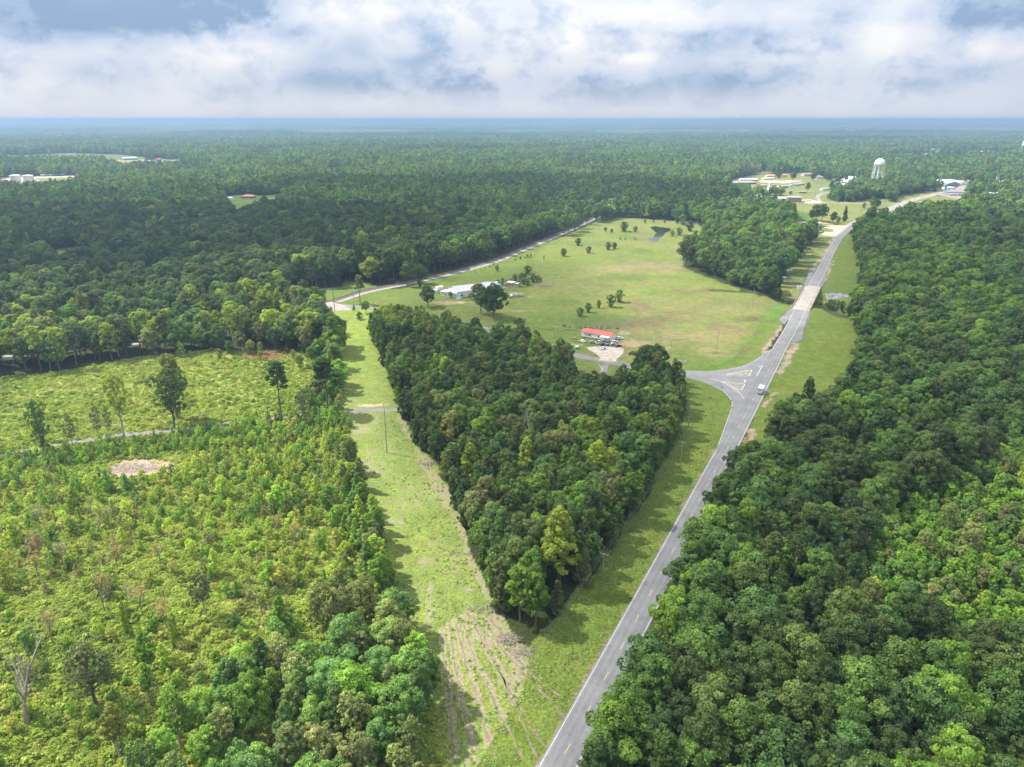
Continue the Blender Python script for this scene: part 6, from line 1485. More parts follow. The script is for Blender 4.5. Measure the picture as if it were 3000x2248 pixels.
MB().box((-3.45, 0, .55), (.18, 2.2, .22)).build('rear_bumper', BLACK, t); MB().box((.2, 0, .55), (6.6, 1.0, .25)).build('chassis', BLACK, t)
for y in (-.95, .95): MB().box((-3.40, y, .85), (.06, .26, .18)).build('tail_light', TAILL, t)
for x, y in ((-2.1, -.95), (-2.1, .95), (2.9, -.95), (2.9, .95)):
    o_ = link('wheel', WH_ME, t); o_.location = (x, y, .42); o_.scale = (1.28, 1.3, 1.28)
def text(name, body, size, m, parent, loc, rot, bold=0.02):
    cu = bpy.data.curves.new(name, 'FONT'); cu.body = body; cu.size = size; cu.align_x = 'LEFT'; cu.extrude = 0.01; cu.offset = bold; cu.resolution_u = 3
    o_ = bpy.data.objects.new(name, cu); COL.objects.link(o_); bpy.context.view_layer.update()
    me_ = bpy.data.meshes.new_from_object(o_); bpy.data.objects.remove(o_); me_.materials.clear(); me_.materials.append(m)
    o_ = link(name, me_, parent); o_.location = loc; o_.rotation_euler = rot; return o_
PURP = mat('purple_lettering', (.09, .05, .16), .6, var=.02); ORL = mat('orange_lettering', (.8, .12, .03), .6, var=.02)
text('lettering', 'Fed', .62, PURP, t, (-3.375, .86, 2.3), (math.pi / 2, 0, -math.pi / 2)); text('lettering', 'Ex', .62, ORL, t, (-3.375, -.12, 2.3), (math.pi / 2, 0, -math.pi / 2))
MB().box((-3.37, 0, 3.02), (.03, 1.9, .12)).build('marker_stripe', ORL, t)

# --- bridge
bs = 'road bridge with pale concrete deck and steel rails over the stream'
br = empty('road_bridge', (BRM[0], BRM[1], 0), math.atan2(BRD[1], BRD[0])); tag(br, bs, 'bridge')
HL = BRL / 2
MB().box((0, 0, -.30), (BRL, 13.2, .72)).build('deck', CONC, br)
o_ = MB().add([(-HL, -3.8, .066), (HL, -3.8, .066), (HL, 3.8, .066), (-HL, 3.8, .066)], [(0, 1, 2, 3)]).build('carriageway', DECKM, br)
for s_ in (-1, 1):
    ys = sorted((s_ * 3.8, s_ * 6.2)); MB().add([(-HL, ys[0], .064), (HL, ys[0], .064), (HL, ys[1], .064), (-HL, ys[1], .064)], [(0, 1, 2, 3)]).build('shoulder', SHOULD, br)
    ys = sorted((s_ * 3.5 - .08, s_ * 3.5 + .08)); MB().add([(-HL, ys[0], .070), (HL, ys[0], .070), (HL, ys[1], .070), (-HL, ys[1], .070)], [(0, 1, 2, 3)]).build('edge_line', PAINTW, br)
    MB().box((0, s_ * 6.42, .22), (BRL, .42, .46)).build('kerb', CONC, br)
    for z in (.62, .92): MB().box((0, s_ * 6.40, z), (BRL, .12, .13)).build('rail', STEEL, br)
    pm = MB().box((0, 0, .68), (.18, .18, .62)).mesh('rail_post', CONC)
    for x in np.arange(-HL + 1, HL, 2.5): q_ = link('rail_post', pm, br); q_.location = (x, s_ * 6.42, 0)
for k in range(1, 5):
    x = -HL + BRL * k / 5; MB().box((x, 0, -.95), (.9, 12.4, .55)).build('pier_cap', CONC, br)
    for y in np.linspace(-5, 5, 5): MB().tube([(x, y, -6), (x, y, -1.2)], .28, 8).build('pier_column', CONC, br)
for s_ in (-1, 1): MB().box((s_ * (HL + .3), 0, -2.6), (.6, 13.4, 5.2)).build('abutment', CONC, br)
sheet('bridge_approach', GL('W', [(795, 1490), (890, 1505), (985, 1515), (930, 1650), (890, 1750), (760, 1760), (600, 1640), (690, 1475)]) , .052, ASPH)
sheet('bridge_approach', GL('Z3', [(1885, 925), (1965, 848), (2010, 848), (1930, 975), (1915, 965)]), .048, ASPH2)
sheet('bridge_approach', GL('Z3', [(2110, 865), (2145, 870), (2090, 1010), (2088, 1085), (2055, 1100), (1975, 1130), (2050, 990)]), .048, ASPH2)
sheet('bridge_approach', GL('W', [(845, 1075), (925, 1080), (1075, 785), (940, 825), (930, 900)]), .048, ASPH2)
sheet('bridge_approach', GL('W', [(1085, 1110), (1165, 1105), (1185, 1060), (1275, 990), (1180, 935)]), .048, ASPH2)
def guardrail(sh, pts, label):
    L_ = smooth_line(GL(sh, pts), 1.9); r = empty('guardrail', (*L_[0], 0)); tag(r, label, 'guardrail', 'guardrails at the bridge ends'); o = np.array(L_[0])
    mb = MB(); vs = []
    P_ = np.array(L_) - o; T_ = np.gradient(P_, axis=0); T_ /= np.linalg.norm(T_, axis=1)[:, None]
    for p, tt in zip(P_, T_):
        nn = np.array([tt[1], -tt[0]])
        for off, z in ((0, .45), (.06, .53), (0, .61), (.06, .69), (0, .77)): vs.append((p[0] + nn[0] * off, p[1] + nn[1] * off, z))
    mb.add(vs, [(5 * i + j, 5 * i + j + 1, 5 * i + j + 6, 5 * i + j + 5) for i in range(len(P_) - 1) for j in range(4)]); mb.build('rail_beam', STEEL, r)
    pm = MB().box((0, 0, .36), (.14, .14, .75)).mesh('post', WOOD)
    for p in P_: q_ = link('post', pm, r); q_.location = (p[0] - .12, p[1], 0)
guardrail('Z3', [(1887, 918), (1925, 885), (1968, 845)], 'steel guardrail left of the road at the near bridge end')
guardrail('Z3', [(2080, 1090), (2090, 1010), (2118, 920), (2140, 868)], 'steel guardrail right of the road at the near bridge end')
guardrail('W', [(835, 1085), (880, 985), (925, 880), (930, 815)], 'steel guardrail left of the road at the far bridge end')
guardrail('W', [(1165, 1105), (1190, 1060), (1225, 1020), (1275, 990)], 'steel guardrail right of the road at the far bridge end')
# stones lining the stream
def rocks(name, sh, pts, n_, s0, s1, zfun=True):
    pl = GL(sh, pts); xs_ = [p[0] for p in pl]; ys_ = [p[1] for p in pl]; mb = MB(); k = 0
    while k < n_:
        x = random.uniform(min(xs_), max(xs_)); y = random.uniform(min(ys_), max(ys_))
        if not inside(np.array([x]), np.array([y]), pl)[0]: continue
        k += 1; s = random.uniform(s0, s1); z = float(hz_ground(x, y)); a = random.uniform(0, 6)
        mb.box((x, y, z + s * .25), (s * random.uniform(.7, 1.3), s * random.uniform(.6, 1.1), s * .7), a, taper=random.uniform(.5, .8))
    o = mb.build(name, mat('riprap', (.33, .33, .34), .9, var=.25, scale=.7)); o['kind'] = 'stuff'
rocks('stone_riprap', 'W', [(1200, 1190), (1300, 1190), (1450, 1205), (1620, 1235), (1600, 1258), (1400, 1250), (1250, 1235)], 380, .4, 1.1)
rocks('stone_riprap', 'W', [(745, 1095), (830, 1085), (810, 1130), (760, 1140)], 90, .4, 1.0)

# --- poles and lines
ARM_TOPS = {}
def pole(key, sh, bx, by, h, label, arms=1, m=POLEW, transformer=False, r0=.17, rz=None, span_dir=None, z=0.0):
    g = G(sh, bx, by); r = empty('utility_pole', (g[0], g[1], z), rz or 0); tag(r, label, 'utility pole', 'utility poles beside the roads')
    MB().tube([(0, 0, -.2), (0, 0, h)], [r0, r0 * .65], 8).build('shaft', m, r)
    for a in range(arms):
        zc = h - .35 - a * 1.1; MB().box((0, 0.12 * (1 if a == 0 else -1), zc), (2.5, .11, .13)).build('crossarm', m, r)
        im = MB().lathe([(.0, 0), (.055, 0), (.075, .1), (.04, .2), (0, .2)], 8).mesh('insulator', PORC)
        for x in (-1.1, -.1, 1.1): q_ = link('insulator', im, r); q_.location = (x, .12 * (1 if a == 0 else -1), zc + .07)
    if transformer: MB().tube([(0, -.38, h - 2.6), (0, -.38, h - 1.6)], .27, 10).build('transformer', GALV, r)
    ca, sa = math.cos(rz or 0), math.sin(rz or 0)
    ARM_TOPS[key] = [(g[0] + x * ca, g[1] + x * sa, z + h - .1) for x in (-1.1, 0, 1.1)]
    return r
HB = math.atan2(HWY[60][1] - HWY[20][1], HWY[60][0] - HWY[20][0]) - math.pi / 2
g0 = np.array(G('D', 1302, 1262)); g1 = np.array(G('Z6', 345, 1530)); g2 = np.array(G('Z6', 430, 1110))
RZL = math.atan2(*(g1 - g0)[::-1]) - math.pi / 2
pole('a', 'D', 1302, 1262, 10.5, 'nearest wooden utility pole on the highway verge, pale crossarm', rz=RZL)
pole('b', 'Z6', 345, 1530, 10.5, 'second utility pole from the near end of the highway verge', rz=RZL)
pole('c', 'Z6', 430, 1110, 11.5, 'tall double-armed pole where the highway verge widens', arms=2, rz=RZL)
pole('d', 'Z6', 735, 270, 10.8, 'double-armed pole in the pasture corner by the junction', arms=2, rz=RZL - .2)
pole('e', 'Z3', 1668, 835, 10.5, 'pole at the ditch corner before the bridge thicket', rz=RZL - .2)
pole('f', 'W', 345, 1100, 10.5, 'first pole beyond the stream, left of the bridge', rz=RZL)
pole('g', 'W', 560, 910, 11, 'pole beside the white puddles beyond the bridge', rz=RZL)
pole('h', 'W', 740, 690, 10.5, 'pole between the puddles and the metal shed', rz=RZL)
pole('i', 'W', 905, 560, 10.5, 'pole standing in bushes farther along the highway', rz=RZL)
pole('j', 'W', 1068, 420, 10.5, 'farthest pole before the metal shed lot', rz=RZL)
pole('k', 'Z6', 235, 360, 10, 'utility pole above the billboard by the side road', rz=1.2, transformer=True)
pole('l', 'Z5', 552, 412, 7.6, 'short pole with street lamp arm left of the red-roofed building', rz=1.3, transformer=True, arms=1)
pole('m', 'Z5', 955, 280, 8.5, 'pole with a white transformer behind the red-roofed building', rz=1.3, transformer=True, arms=0)
lampg = [o for o in S.objects if o.name.startswith('utility_pole')][-2]
MB().tube([(0, 0, 5.6), (.2, -1.5, 6.1), (.3, -2.7, 6.15)], .04, 5).build('lamp_arm', STEEL, lampg); MB().box((.3, -3.0, 6.12), (.3, .6, .12)).build('lamp_head', PORC, lampg)
r = empty('utility_pole', (*G('D', 836, 978), 0)); tag(r, 'very tall slender pole standing alone on the mown grass strip', 'utility pole')
MB().tube([(0, 0, -.2), (0, 0, 22)], [.24, .13], 10).build('shaft', POLEW, r); MB().box((0, 0, 14.6), (1.6, .1, .1)).build('crossarm', POLEW, r)
for z in (18, 20, 21.7): MB().tube([(0, 0, z), (.5, 0, z + .1)], .07, 6).build('insulator', PORC, r)
pole('n', 'N', 380, 942, 12.5, 'wooden pole with small crossarm beside the railway crossing', arms=2, rz=.3)
for key, x0_, x1_, yb, tl in (('near', 158, 223, 978, 'tall two-legged timber power frame by the railway crossing'), ('far', 12, 75, 792, 'second power frame against the trees beyond the railway')):
    a = np.array(G('N', x0_, yb)); b = np.array(G('N', x1_, yb - 6)); r = empty('power_pylon', (*a, 0), math.atan2(b[1] - a[1], b[0] - a[0])); tag(r, tl, 'pylon', 'timber power frames'); L_ = float(np.linalg.norm(b - a)); h = 18
    for x in ((0, L_) if key == 'near' else (0, L_, 2 * L_)): MB().tube([(x, 0, -.2), (x, 0, h)], [.24, .15], 8).build('leg', POLED, r)
    MB().box((L_ / 2 if key == 'near' else L_, .2, h - 1.8), (L_ * 1.9 if key == 'near' else L_ * 2.6, .2, .28)).build('crossbeam', POLEW, r)
    for x in ((-L_ * .4, L_ / 2, L_ * 1.4) if key == 'near' else (-.3 * L_, L_, 2.3 * L_)): MB().tube([(x, .2, h - 3.0), (x, .2, h - 1.9)], .09, 6).build('insulator', PORC, r)
    ARM_TOPS[key] = [tuple(a) + (h - 3,), tuple((a + b) / 2) + (h - 3,), tuple(b) + (h - 3,)]
def span(a, b, label, sag=.9, wires=3, rad=.017):
    A_ = ARM_TOPS[a] if isinstance(a, str) else a; B_ = ARM_TOPS[b] if isinstance(b, str) else b
    o = Vector(A_[1]); r = empty('power_line', tuple(o)); tag(r, label, 'power line', 'wires between the utility poles')
    for i in range(wires):
        p = Vector(A_[i]) - o; q = Vector(B_[i]) - o
        MB().tube([tuple(p.lerp(q, t_) - Vector((0, 0, 4 * sag * t_ * (1 - t_)))) for t_ in np.linspace(0, 1, 12)], rad, 4, cap=False).build('wire', WIREM, r)
def lower(pts, d): return [(x, y, z - d) for x, y, z in pts]
dd_ = g0 - g1; nearpts = [(x + dd_[0] * .9, y + dd_[1] * .9, z) for x, y, z in ARM_TOPS['a']]
span('a', nearpts, 'wires running from the nearest verge pole to the bottom of the picture'); span('a', 'b', 'wires between the first and second verge poles'); span(lower(ARM_TOPS['a'], 1.4), lower(ARM_TOPS['b'], 1.4), 'lower communication cable between first and second verge poles', wires=1, rad=.024)
span(lower(ARM_TOPS['a'], 1.4), lower(nearpts, 1.4), 'lower communication cable below the nearest wires', wires=1, rad=.024)
span('b', 'c', 'wires between the second verge pole and the tall double-armed pole'); span('c', 'd', 'wires crossing the side road to the pasture corner pole'); span('d', 'e', 'wires along the pasture edge to the ditch corner pole')
span('e', 'f', 'wires over the thicket by the stream'); span('f', 'g', 'wires left of the bridge beyond the stream'); span('g', 'h', 'wires past the white puddles'); span('h', 'i', 'wires into the bushes beyond the puddles'); span('i', 'j', 'farthest wires toward the metal shed')
span('d', 'k', 'wires from pasture corner pole to the billboard pole'); span('k', 'l', 'wires from the billboard pole past the parked cars'); span('n', 'near', 'wires from crossing pole to the timber power frame'); span('near', 'far', 'wires between the two timber power frames', sag=2)
for i, (sh, x, y, h) in enumerate((('T', 1165, 670, 11), ('T', 1220, 590, 11), ('T', 1832, 960, 13), ('T', 945, 400, 16), ('T', 1597, 745, 10), ('U', 970, 925, 12), ('U', 440, 1045, 12), ('U', 632, 1040, 12), ('L', 895, 300, 18), ('L', 445, 290, 18), ('L', 320, 290, 16), ('L', 178, 372, 14), ('L', 230, 372, 14), ('L', 1690, 110, 22))):
    pole('t%d' % i, sh, x, y, h, ('pole at the left of the town green', 'pole beside the town loop road bend', 'pole on the tan town meadow', 'tall light pole behind the sports court', 'pole in front of the town thicket', 'pole near the fuel canopy sign', 'pole on the grass below the highway fork', 'pole at the highway fork edge',
         'pole at the right end of the industrial siding', 'pole behind the tank wagons', 'pole behind the right storage tank', 'pole before the left storage tank', 'pole between the two storage tanks', 'pole beside the distant red-roofed farm building')[i], arms=1, r0=.22)
for bx, by, h, lb in ((557, 917, 6.5, 'thick broken dead trunk stub beside the lane'), (580, 908, 9.5, 'thin bare dead trunk beside the lane')):
    g = G('D', bx, by); o_ = MB().tube([(0, 0, -.2), (.1, 0, h * .5), (-.15, 0, h)], [.38 if h < 8 else .16, .3 if h < 8 else .12, .24 if h < 8 else .06], 8); o_ = o_.build('dead_tree', BARK); o_.location = (*g, 0); tag(o_, lb, 'dead tree')

# --- water tower (ball on a ring of legs)
g = G('T', 2040, 560); zt = top_z('T', g, 145); zb = top_z('T', g, 240); R_ = 9.3
wt = empty('water_tower', (*g, 0)); tag(wt, 'white water tower with domed tank on slender legs above the town trees', 'water tower')
zc = zb + 5; MB().lathe([(0, zb - 1), (R_ * .45, zb - .3), (R_ * .8, zb + 1.6), (R_ * .97, zb + 3.8), (R_, zc + .5), (R_, zc + 2.6), (R_ * .95, zc + 5), (R_ * .78, zc + 7.4), (R_ * .5, zc + 9.2), (R_ * .2, zc + 10), (0, zc + 10.2)], 32).build('tank', TWR, wt, smooth=True)
MB().lathe([(R_, zc + .2), (R_ + 1.0, zc + .2), (R_ + 1.0, zc + .4), (R_, zc + .4)], 32).build('walkway', TWR, wt)
rl = MB(); rl.lathe([(R_ + .95, zc + 1.3), (R_ + 1.03, zc + 1.3), (R_ + 1.03, zc + 1.4), (R_ + .95, zc + 1.4)], 32)
for k in range(32): a = 2 * math.pi * k / 32; rl.tube([((R_ + 1) * math.cos(a), (R_ + 1) * math.sin(a), zc + .4), ((R_ + 1) * math.cos(a), (R_ + 1) * math.sin(a), zc + 1.35)], .05, 4)
rl.build('railing', TWR, wt)
MB().tube([(0, 0, 0), (0, 0, zb)], .95, 12).build('riser_pipe', TWR, wt)
for k in range(8):
    a = 2 * math.pi * (k + .3) / 8; MB().tube([(R_ * 1.32 * math.cos(a), R_ * 1.32 * math.sin(a), 0), (R_ * .97 * math.cos(a), R_ * .97 * math.sin(a), zc + .5)], .42, 8).build('leg', TWR, wt)
    a2 = 2 * math.pi * (k + 1.3) / 8
    bb = MB()
    for f0, f1 in ((.0, .33), (.33, .66), (.66, 1)):
        def lp(an, f): q = R_ * (1.32 - .35 * f); return (q * math.cos(an), q * math.sin(an), f * zc)
        bb.tube([lp(a, f0), lp(a2, f1)], .07, 4); bb.tube([lp(a2, f0), lp(a, f1)], .07, 4); bb.tube([lp(a, f1), lp(a2, f1)], .12, 4)
    bb.build('bracing', TWR, wt)
# tall white tower cut by the right edge of the picture
g = (G('U', 2215, 330)[0] - 4, G('U', 2215, 330)[1]); zt = top_z('U', g, 130); ht = empty('standpipe_tower', (*g, 0)); tag(ht, 'tall white tower cut off by the right edge of the picture', 'tower')
MB().tube([(0, 0, 0), (0, 0, zt * .3), (0, 0, zt * .7), (0, 0, zt)], [14, 12, 9, 6], 16).build('shaft', TWR, ht); MB().lathe([(6, zt), (9, zt + 3), (11, zt + 9), (9, zt + 15), (0, zt + 19)], 20).build('tank', TWR, ht, smooth=True)
# far mast
g = G('D', 690, 296); mm = MB(); h = top_z('D', g, 264)
for k in range(3): a = k * 2.094; mm.tube([(2.2 * math.cos(a), 2.2 * math.sin(a), 0), (1.1 * math.cos(a), 1.1 * math.sin(a), h)], .35, 4)
for z in np.arange(0, h, 8): mm.tube([(2.1, 0, z), (-1, 1.8, z + 6)], .25, 3); mm.tube([(-1, 1.8, z), (-1, -1.8, z + 6)], .25, 3)
o_ = mm.build('radio_mast', STEEL); o_.location = (*g, 0); tag(o_, 'thin lattice radio mast against the far woodland, left of centre', 'mast')

# --- ruined white plant by the railway
building('abandoned_hall', 'HO', (705, 668), (1330, 590), 17, 4.6, 'gable', 2.6, OFFW, GALV, 'long white abandoned hall with ribbed metal roof behind the oaks', ribs=True, nwin=5, ws=(1.6, 1.2), over=.5)
building('low_annex', 'HO', (458, 634), (692, 668), 8, 3.3, 'flat', 0, OFFW, WHITE, 'low flat-roofed white annex at the left end of the abandoned hall', nwin=5, ws=(.9, .8), over=.3)
building('end_wing', 'HO', (1180, 560), (1335, 535), 9, 3.6, 'gable', 1.5, OFFW, GALV, 'smaller gabled wing at the far end of the abandoned hall', over=.4)
building('garden_shed', 'HO', (290, 594), (388, 601), 3.6, 2.2, 'flat', 0, OFFW, WHITE, 'small white shed left of the abandoned hall, window in front', nwin=1, ws=(.6, .6), over=.2)
building('box_trailer', 'HO', (412, 562), (500, 546), 3.0, 2.5, 'flat', 0, WHITE, WHITE, 'white box trailer standing behind the small shed', over=.02)
building('portable_cabin', 'HO', (1427, 492), (1590, 516), 4, 2.9, 'shed', .4, mat('tan_siding', (.36, .27, .22), .8, var=.1), OFFW, 'tan portable cabin with white door under the gantry beam', over=.3, door=.57)
for nm, a, b, lb in (('n', (1235, 560), (1755, 390), 'long rusty gantry beam behind, running from the hall'), ('m', (1318, 610), (1915, 412), 'long rusty gantry beam in front, over the portable cabin')):
    A_ = np.array(G('HO', *a)); B_ = np.array(G('HO', *b)); L_ = float(np.linalg.norm(B_ - A_)); r = empty('gantry_runway', (*A_, 0), math.atan2(*(B_ - A_)[::-1])); tag(r, lb, 'gantry', 'crane gantries behind the abandoned hall')
    bm_ = MB(); bm_.box((L_ / 2, 0, 5.1), (L_, .35, .08)); bm_.box((L_ / 2, 0, 4.5), (L_, .35, .08)); bm_.box((L_ / 2, 0, 4.8), (L_, .08, .6)); bm_.build('beam', RUST, r)
    for x in np.linspace(.3, L_ - .3, 7): MB().box((x, 0, 2.25), (.32, .32, 4.5)).build('column', RUST if nm == 'n' else CONC, r)
g = G('HO', 1475, 660); r = empty('scrap_truck', (*g, 0), -.9); tag(r, 'wrecked flatbed truck with white cab frame beside the rubble heap', 'truck')
MB().box((0, 0, .8), (5.4, 1.9, .35)).build('chassis', RUST, r); cb_ = MB(); cb_.prism([(1.2, .9), (2.6, .9), (2.6, 1.5), (2.1, 2.3), (1.2, 2.4)], -.95, .95); cb_.build('cab', WHITE, r); MB().box((-1, 0, 1.2), (3.4, 2.0, .5)).build('load_bed', BLACK, r)
for x in (-1.7, 1.8):
    for y in (-.9, .9): q_ = link('wheel', WH_ME, r); q_.location = (x, y, .42); q_.scale = (1.25, 1.25, 1.25)
def heap(name, sh, x, y, rx, ry, h, n_, m_, label, long=0.0):
    g = G(sh, x, y); mb = MB()
    for k in range(n_):
        a = random.uniform(0, 6.28); q = random.random() ** .6; px_ = rx * q * math.cos(a); py_ = ry * q * math.sin(a); z = h * (1 - q) * random.uniform(.2, 1)
        if long: 
            b_ = random.uniform(0, 6.28); l_ = long * random.uniform(.4, 1); mb.tube([(px_, py_, z + .05), (px_ + l_ * math.cos(b_), py_ + l_ * math.sin(b_), z + random.uniform(0, .5))], [random.uniform(.04, .10), .03], 4)
        else: mb.box((px_, py_, z + .15), (random.uniform(.3, 1.2), random.uniform(.3, .9), random.uniform(.2, .6)), random.uniform(0, 3), taper=.7)
    o = mb.build(name, m_); o.location = (*g, 0); tag(o, label, 'heap'); return o
heap('rubble_heap', 'HO', 1590, 650, 6, 2.5, 1.0, 110, mat('rubble', (.17, .13, .11), .9, var=.3), 'dark low rubble heap right of the wrecked flatbed truck')
heap('scrap_heap', 'HO', 1380, 520, 2.5, 2, 1.3, 40, OFFW, 'pile of pale scrap under the front gantry beam'); heap('scrap_heap', 'HO', 1160, 450, 5, 2.5, 1.5, 60, OFFW, 'pale scrap heap behind the hall roof'); heap('scrap_heap', 'HO', 730, 685, 2.0, 1.5, 1.6, 40, BLUEW, 'blue-grey junk pile at the corner of the low annex')
heap('timber_pile', 'HO', 420, 800, 3.5, 1.6, .7, 26, WOOD, 'dark timber pile on the grass left of the oaks', long=2.5)
DEADW = mat('dead_branches', (.26, .22, .18), .95, var=.25, scale=2)
heap('brush_pile', 'M', 640, 610, 3.2, 2.2, .7, 130, DEADW, 'heap of dead branches at the tip of the centre wood', long=2.8)
heap('brush_pile', 'M', 740, 690, 2.6, 2.0, .4, 80, DEADW, 'second spread of dead branches just below the wood tip', long=2.4)
heap('brush_pile', 'SS', 820, 1240, 4, 1.2, .4, 60, DEADW, 'scattered dead branches on the right side of the strip', long=3); heap('brush_pile', 'SS', 660, 925, 4, .8, .3, 26, DEADW, 'thin fallen branches along the strip edge, midway', long=4)
heap('brush_pile', 'SS', 500, 410, 3, 1.6, .4, 60, DEADW, 'dead branches at the wood edge near the tall pole', long=2.5)
lg = heap('log_debris', 'D', 285, 1012, 12, 4, .5, 420, mat('bleached_wood', (.40, .34, .29), .95, var=.25), 'pale patch of bleached logging debris on the felled land', long=2.6)

# --- small things by the red roofed building
g = G('Z5', 838, 540); r = empty('dumpster', (*g, 0), .3); tag(r, 'turquoise dumpster on the grass beside the side road', 'dumpster')
MB().prism([(-1.0, .15), (.8, .15), (1.0, 1.25), (-1.0, 1.55)], -.85, .85).build('bin', CYANP, r); MB().box((0, 0, 1.47), (2.05, 1.75, .06), 0).build('lid', WHITE, r)
for y in (-.7, .7): MB().box((0, y, .08), (1.7, .15, .16)).build('skid', BLACK, r)
g = G('Z5', 808, 408); r = empty('picnic_table', (*g, 0), -.2); tag(r, 'low brown picnic table on the lawn left of the cars', 'table')
MB().box((0, 0, .75), (2.1, .8, .07)).build('tabletop', mat('pink_brown_wood', (.42, .27, .22), .8), r)
for y in (-.75, .75): MB().box((0, y, .45), (2.1, .3, .06)).build('bench', WOOD, r)
for x in (-.7, .7): MB().box((x, 0, .37), (.1, 1.5, .72)).build('leg', WOOD, r)
A_ = np.array(G('Z5', 1372, 378)); B_ = np.array(G('Z5', 1490, 398)); C_ = np.array(G('Z5', 1525, 372)); r = empty('swing_frame', (*A_, 0)); tag(r, 'white open pipe frame right of the red-roofed building', 'frame')
h = 1.9; ax = B_ - A_; dp = C_ - B_
for i in range(5):
    for j in range(2):
        p = ax * i / 4 + dp * j; MB().tube([(p[0], p[1], 0), (p[0], p[1], h)], .05, 5).build('post', WHITE, r)
for j in range(2): MB().tube([tuple(dp * j) + (h,), tuple(ax + dp * j) + (h,)], .06, 5).build('rail', WHITE, r)
for i in range(5): MB().tube([tuple(ax * i / 4) + (h,), tuple(ax * i / 4 + dp) + (h + .25 * 0,)], .05, 5).build('rafter', WHITE, r)
# signs
def sign(name, sh, x, y, h, label, face, m_, rz=None, cat='road sign', post=STEEL, size=.75):
    g = G(sh, x, y); yaw = math.atan2(-g[0], g[1]) if rz is None else rz
    r = empty(name, (*g, 0), yaw); tag(r, label, cat); MB().tube([(0, 0, 0), (0, 0, h)], .035, 6).build('post', post, r)
    fm_ = MB(); 
    if face == 'square': fm_.box((0, -.06, h - size / 2), (size, .03, size))
    elif face == 'diamond': s = size * .7; fm_.add([(0, -.08, h - s * 2), (s, -.08, h - s), (0, -.08, h), (-s, -.08, h - s), (0, -.05, h - s * 2), (s, -.05, h - s), (0, -.05, h), (-s, -.05, h - s)], [(0, 1, 2, 3), (7, 6, 5, 4), (0, 4, 5, 1), (1, 5, 6, 2), (2, 6, 7, 3), (3, 7, 4, 0)])
    elif face == 'tall': fm_.box((0, -.06, h - size), (size * .45, .03, size * 2))
    elif face == 'round': fm_.tube([(0, -.05, h - size / 2), (0, -.08, h - size / 2)], size / 2, 8)
    fm_.build('sign_face', m_, r); return r
s_ = sign('no_entry_sign', 'Z6', 790, 722, 2.5, 'red and white no entry sign at the curve of the junction', 'square', WHITE, size=1.0)
MB().tube([(0, -.075, 2.0), (0, -.10, 2.0)], .44, 16).build('red_disc', REDP, s_); MB().box((0, -.11, 2.0), (.62, .02, .16)).build('white_bar', WHITE, s_)
sign('warning_sign', 'Z6', 1392, 700, 3.0, 'yellow diamond warning sign on the right highway verge', 'diamond', YELP, size=1.25)
sign('marker_post', 'Z6', 1433, 650, 2.6, 'grey back of a small sign right of the yellow diamond', 'square', STEEL, size=.6)
sign('stop_sign_post', 'Z6', 973, 636, 2.6, 'sign seen edge-on standing in the lower traffic island', 'round', STEEL, size=.75, post=RUST, rz=1.3)
sign('delineator', 'Z6', 767, 440, 1.2, 'tiny white marker on the grass above the junction', 'square', WHITE, size=.4)
sign('pipeline_marker', 'Z6', 711, 300, 1.4, 'small yellow marker post under the pasture corner pole', 'tall', YELP, size=.5)
sign('pipeline_marker', 'Z6', 546, 1565, 1.3, 'orange marker post on the verge left of the highway', 'tall', ORAP, size=.5)
sign('mile_marker', 'SS', 1870, 745, 1.3, 'small white mile marker on the near highway verge', 'square', WHITE, size=.35)
sign('object_marker', 'W', 605, 1440, 1.4, 'orange marker at the left rail of the near bridge end', 'tall', ORAP, size=.5); sign('object_marker', 'W', 968, 1515, 1.4, 'orange marker at the right rail of the near bridge end', 'tall', ORAP, size=.5)
sign('warning_sign', 'W', 1660, 165, 1.8, 'small red sign by the far highway bend', 'square', REDP, size=.7)
g = G('Z6', 375, 425); r = empty('billboard', (*g, 0), .12); tag(r, 'white roadside billboard panel on the grass by the side road', 'billboard')
for x in (-1.3, 1.3): MB().box((x, .05, .7), (.12, .12, 1.5)).build('post', WOOD, r)
MB().box((0, -.03, 1.35), (3.3, .08, 1.5)).build('panel', WHITE, r)
for k, w_ in enumerate((2.2, 1.6, 2.4)): MB().box((-.2, -.08, 1.75 - k * .35), (w_, .02, .12)).build('print_line', BLUEW, r)
# pasture fence
fl = smooth_line(GL('Z5', [(135, 228), (240, 262), (360, 296), (600, 306), (890, 320)]), 3.5); r = empty('wire_fence', (*fl[0], 0)); tag(r, 'thin wire fence with posts crossing the pasture left of the red-roofed building', 'fence'); o0 = np.array(fl[0])
pm = MB().box((0, 0, .6), (.12, .12, 1.25)).mesh('post', WOOD)
for p in fl: q_ = link('post', pm, r); q_.location = (p[0] - o0[0], p[1] - o0[1], 0)
for z in (.5, .8, 1.1): MB().tube([(p[0] - o0[0], p[1] - o0[1], z) for p in fl], .03, 3, cap=False).build('wire', WIREM, r)

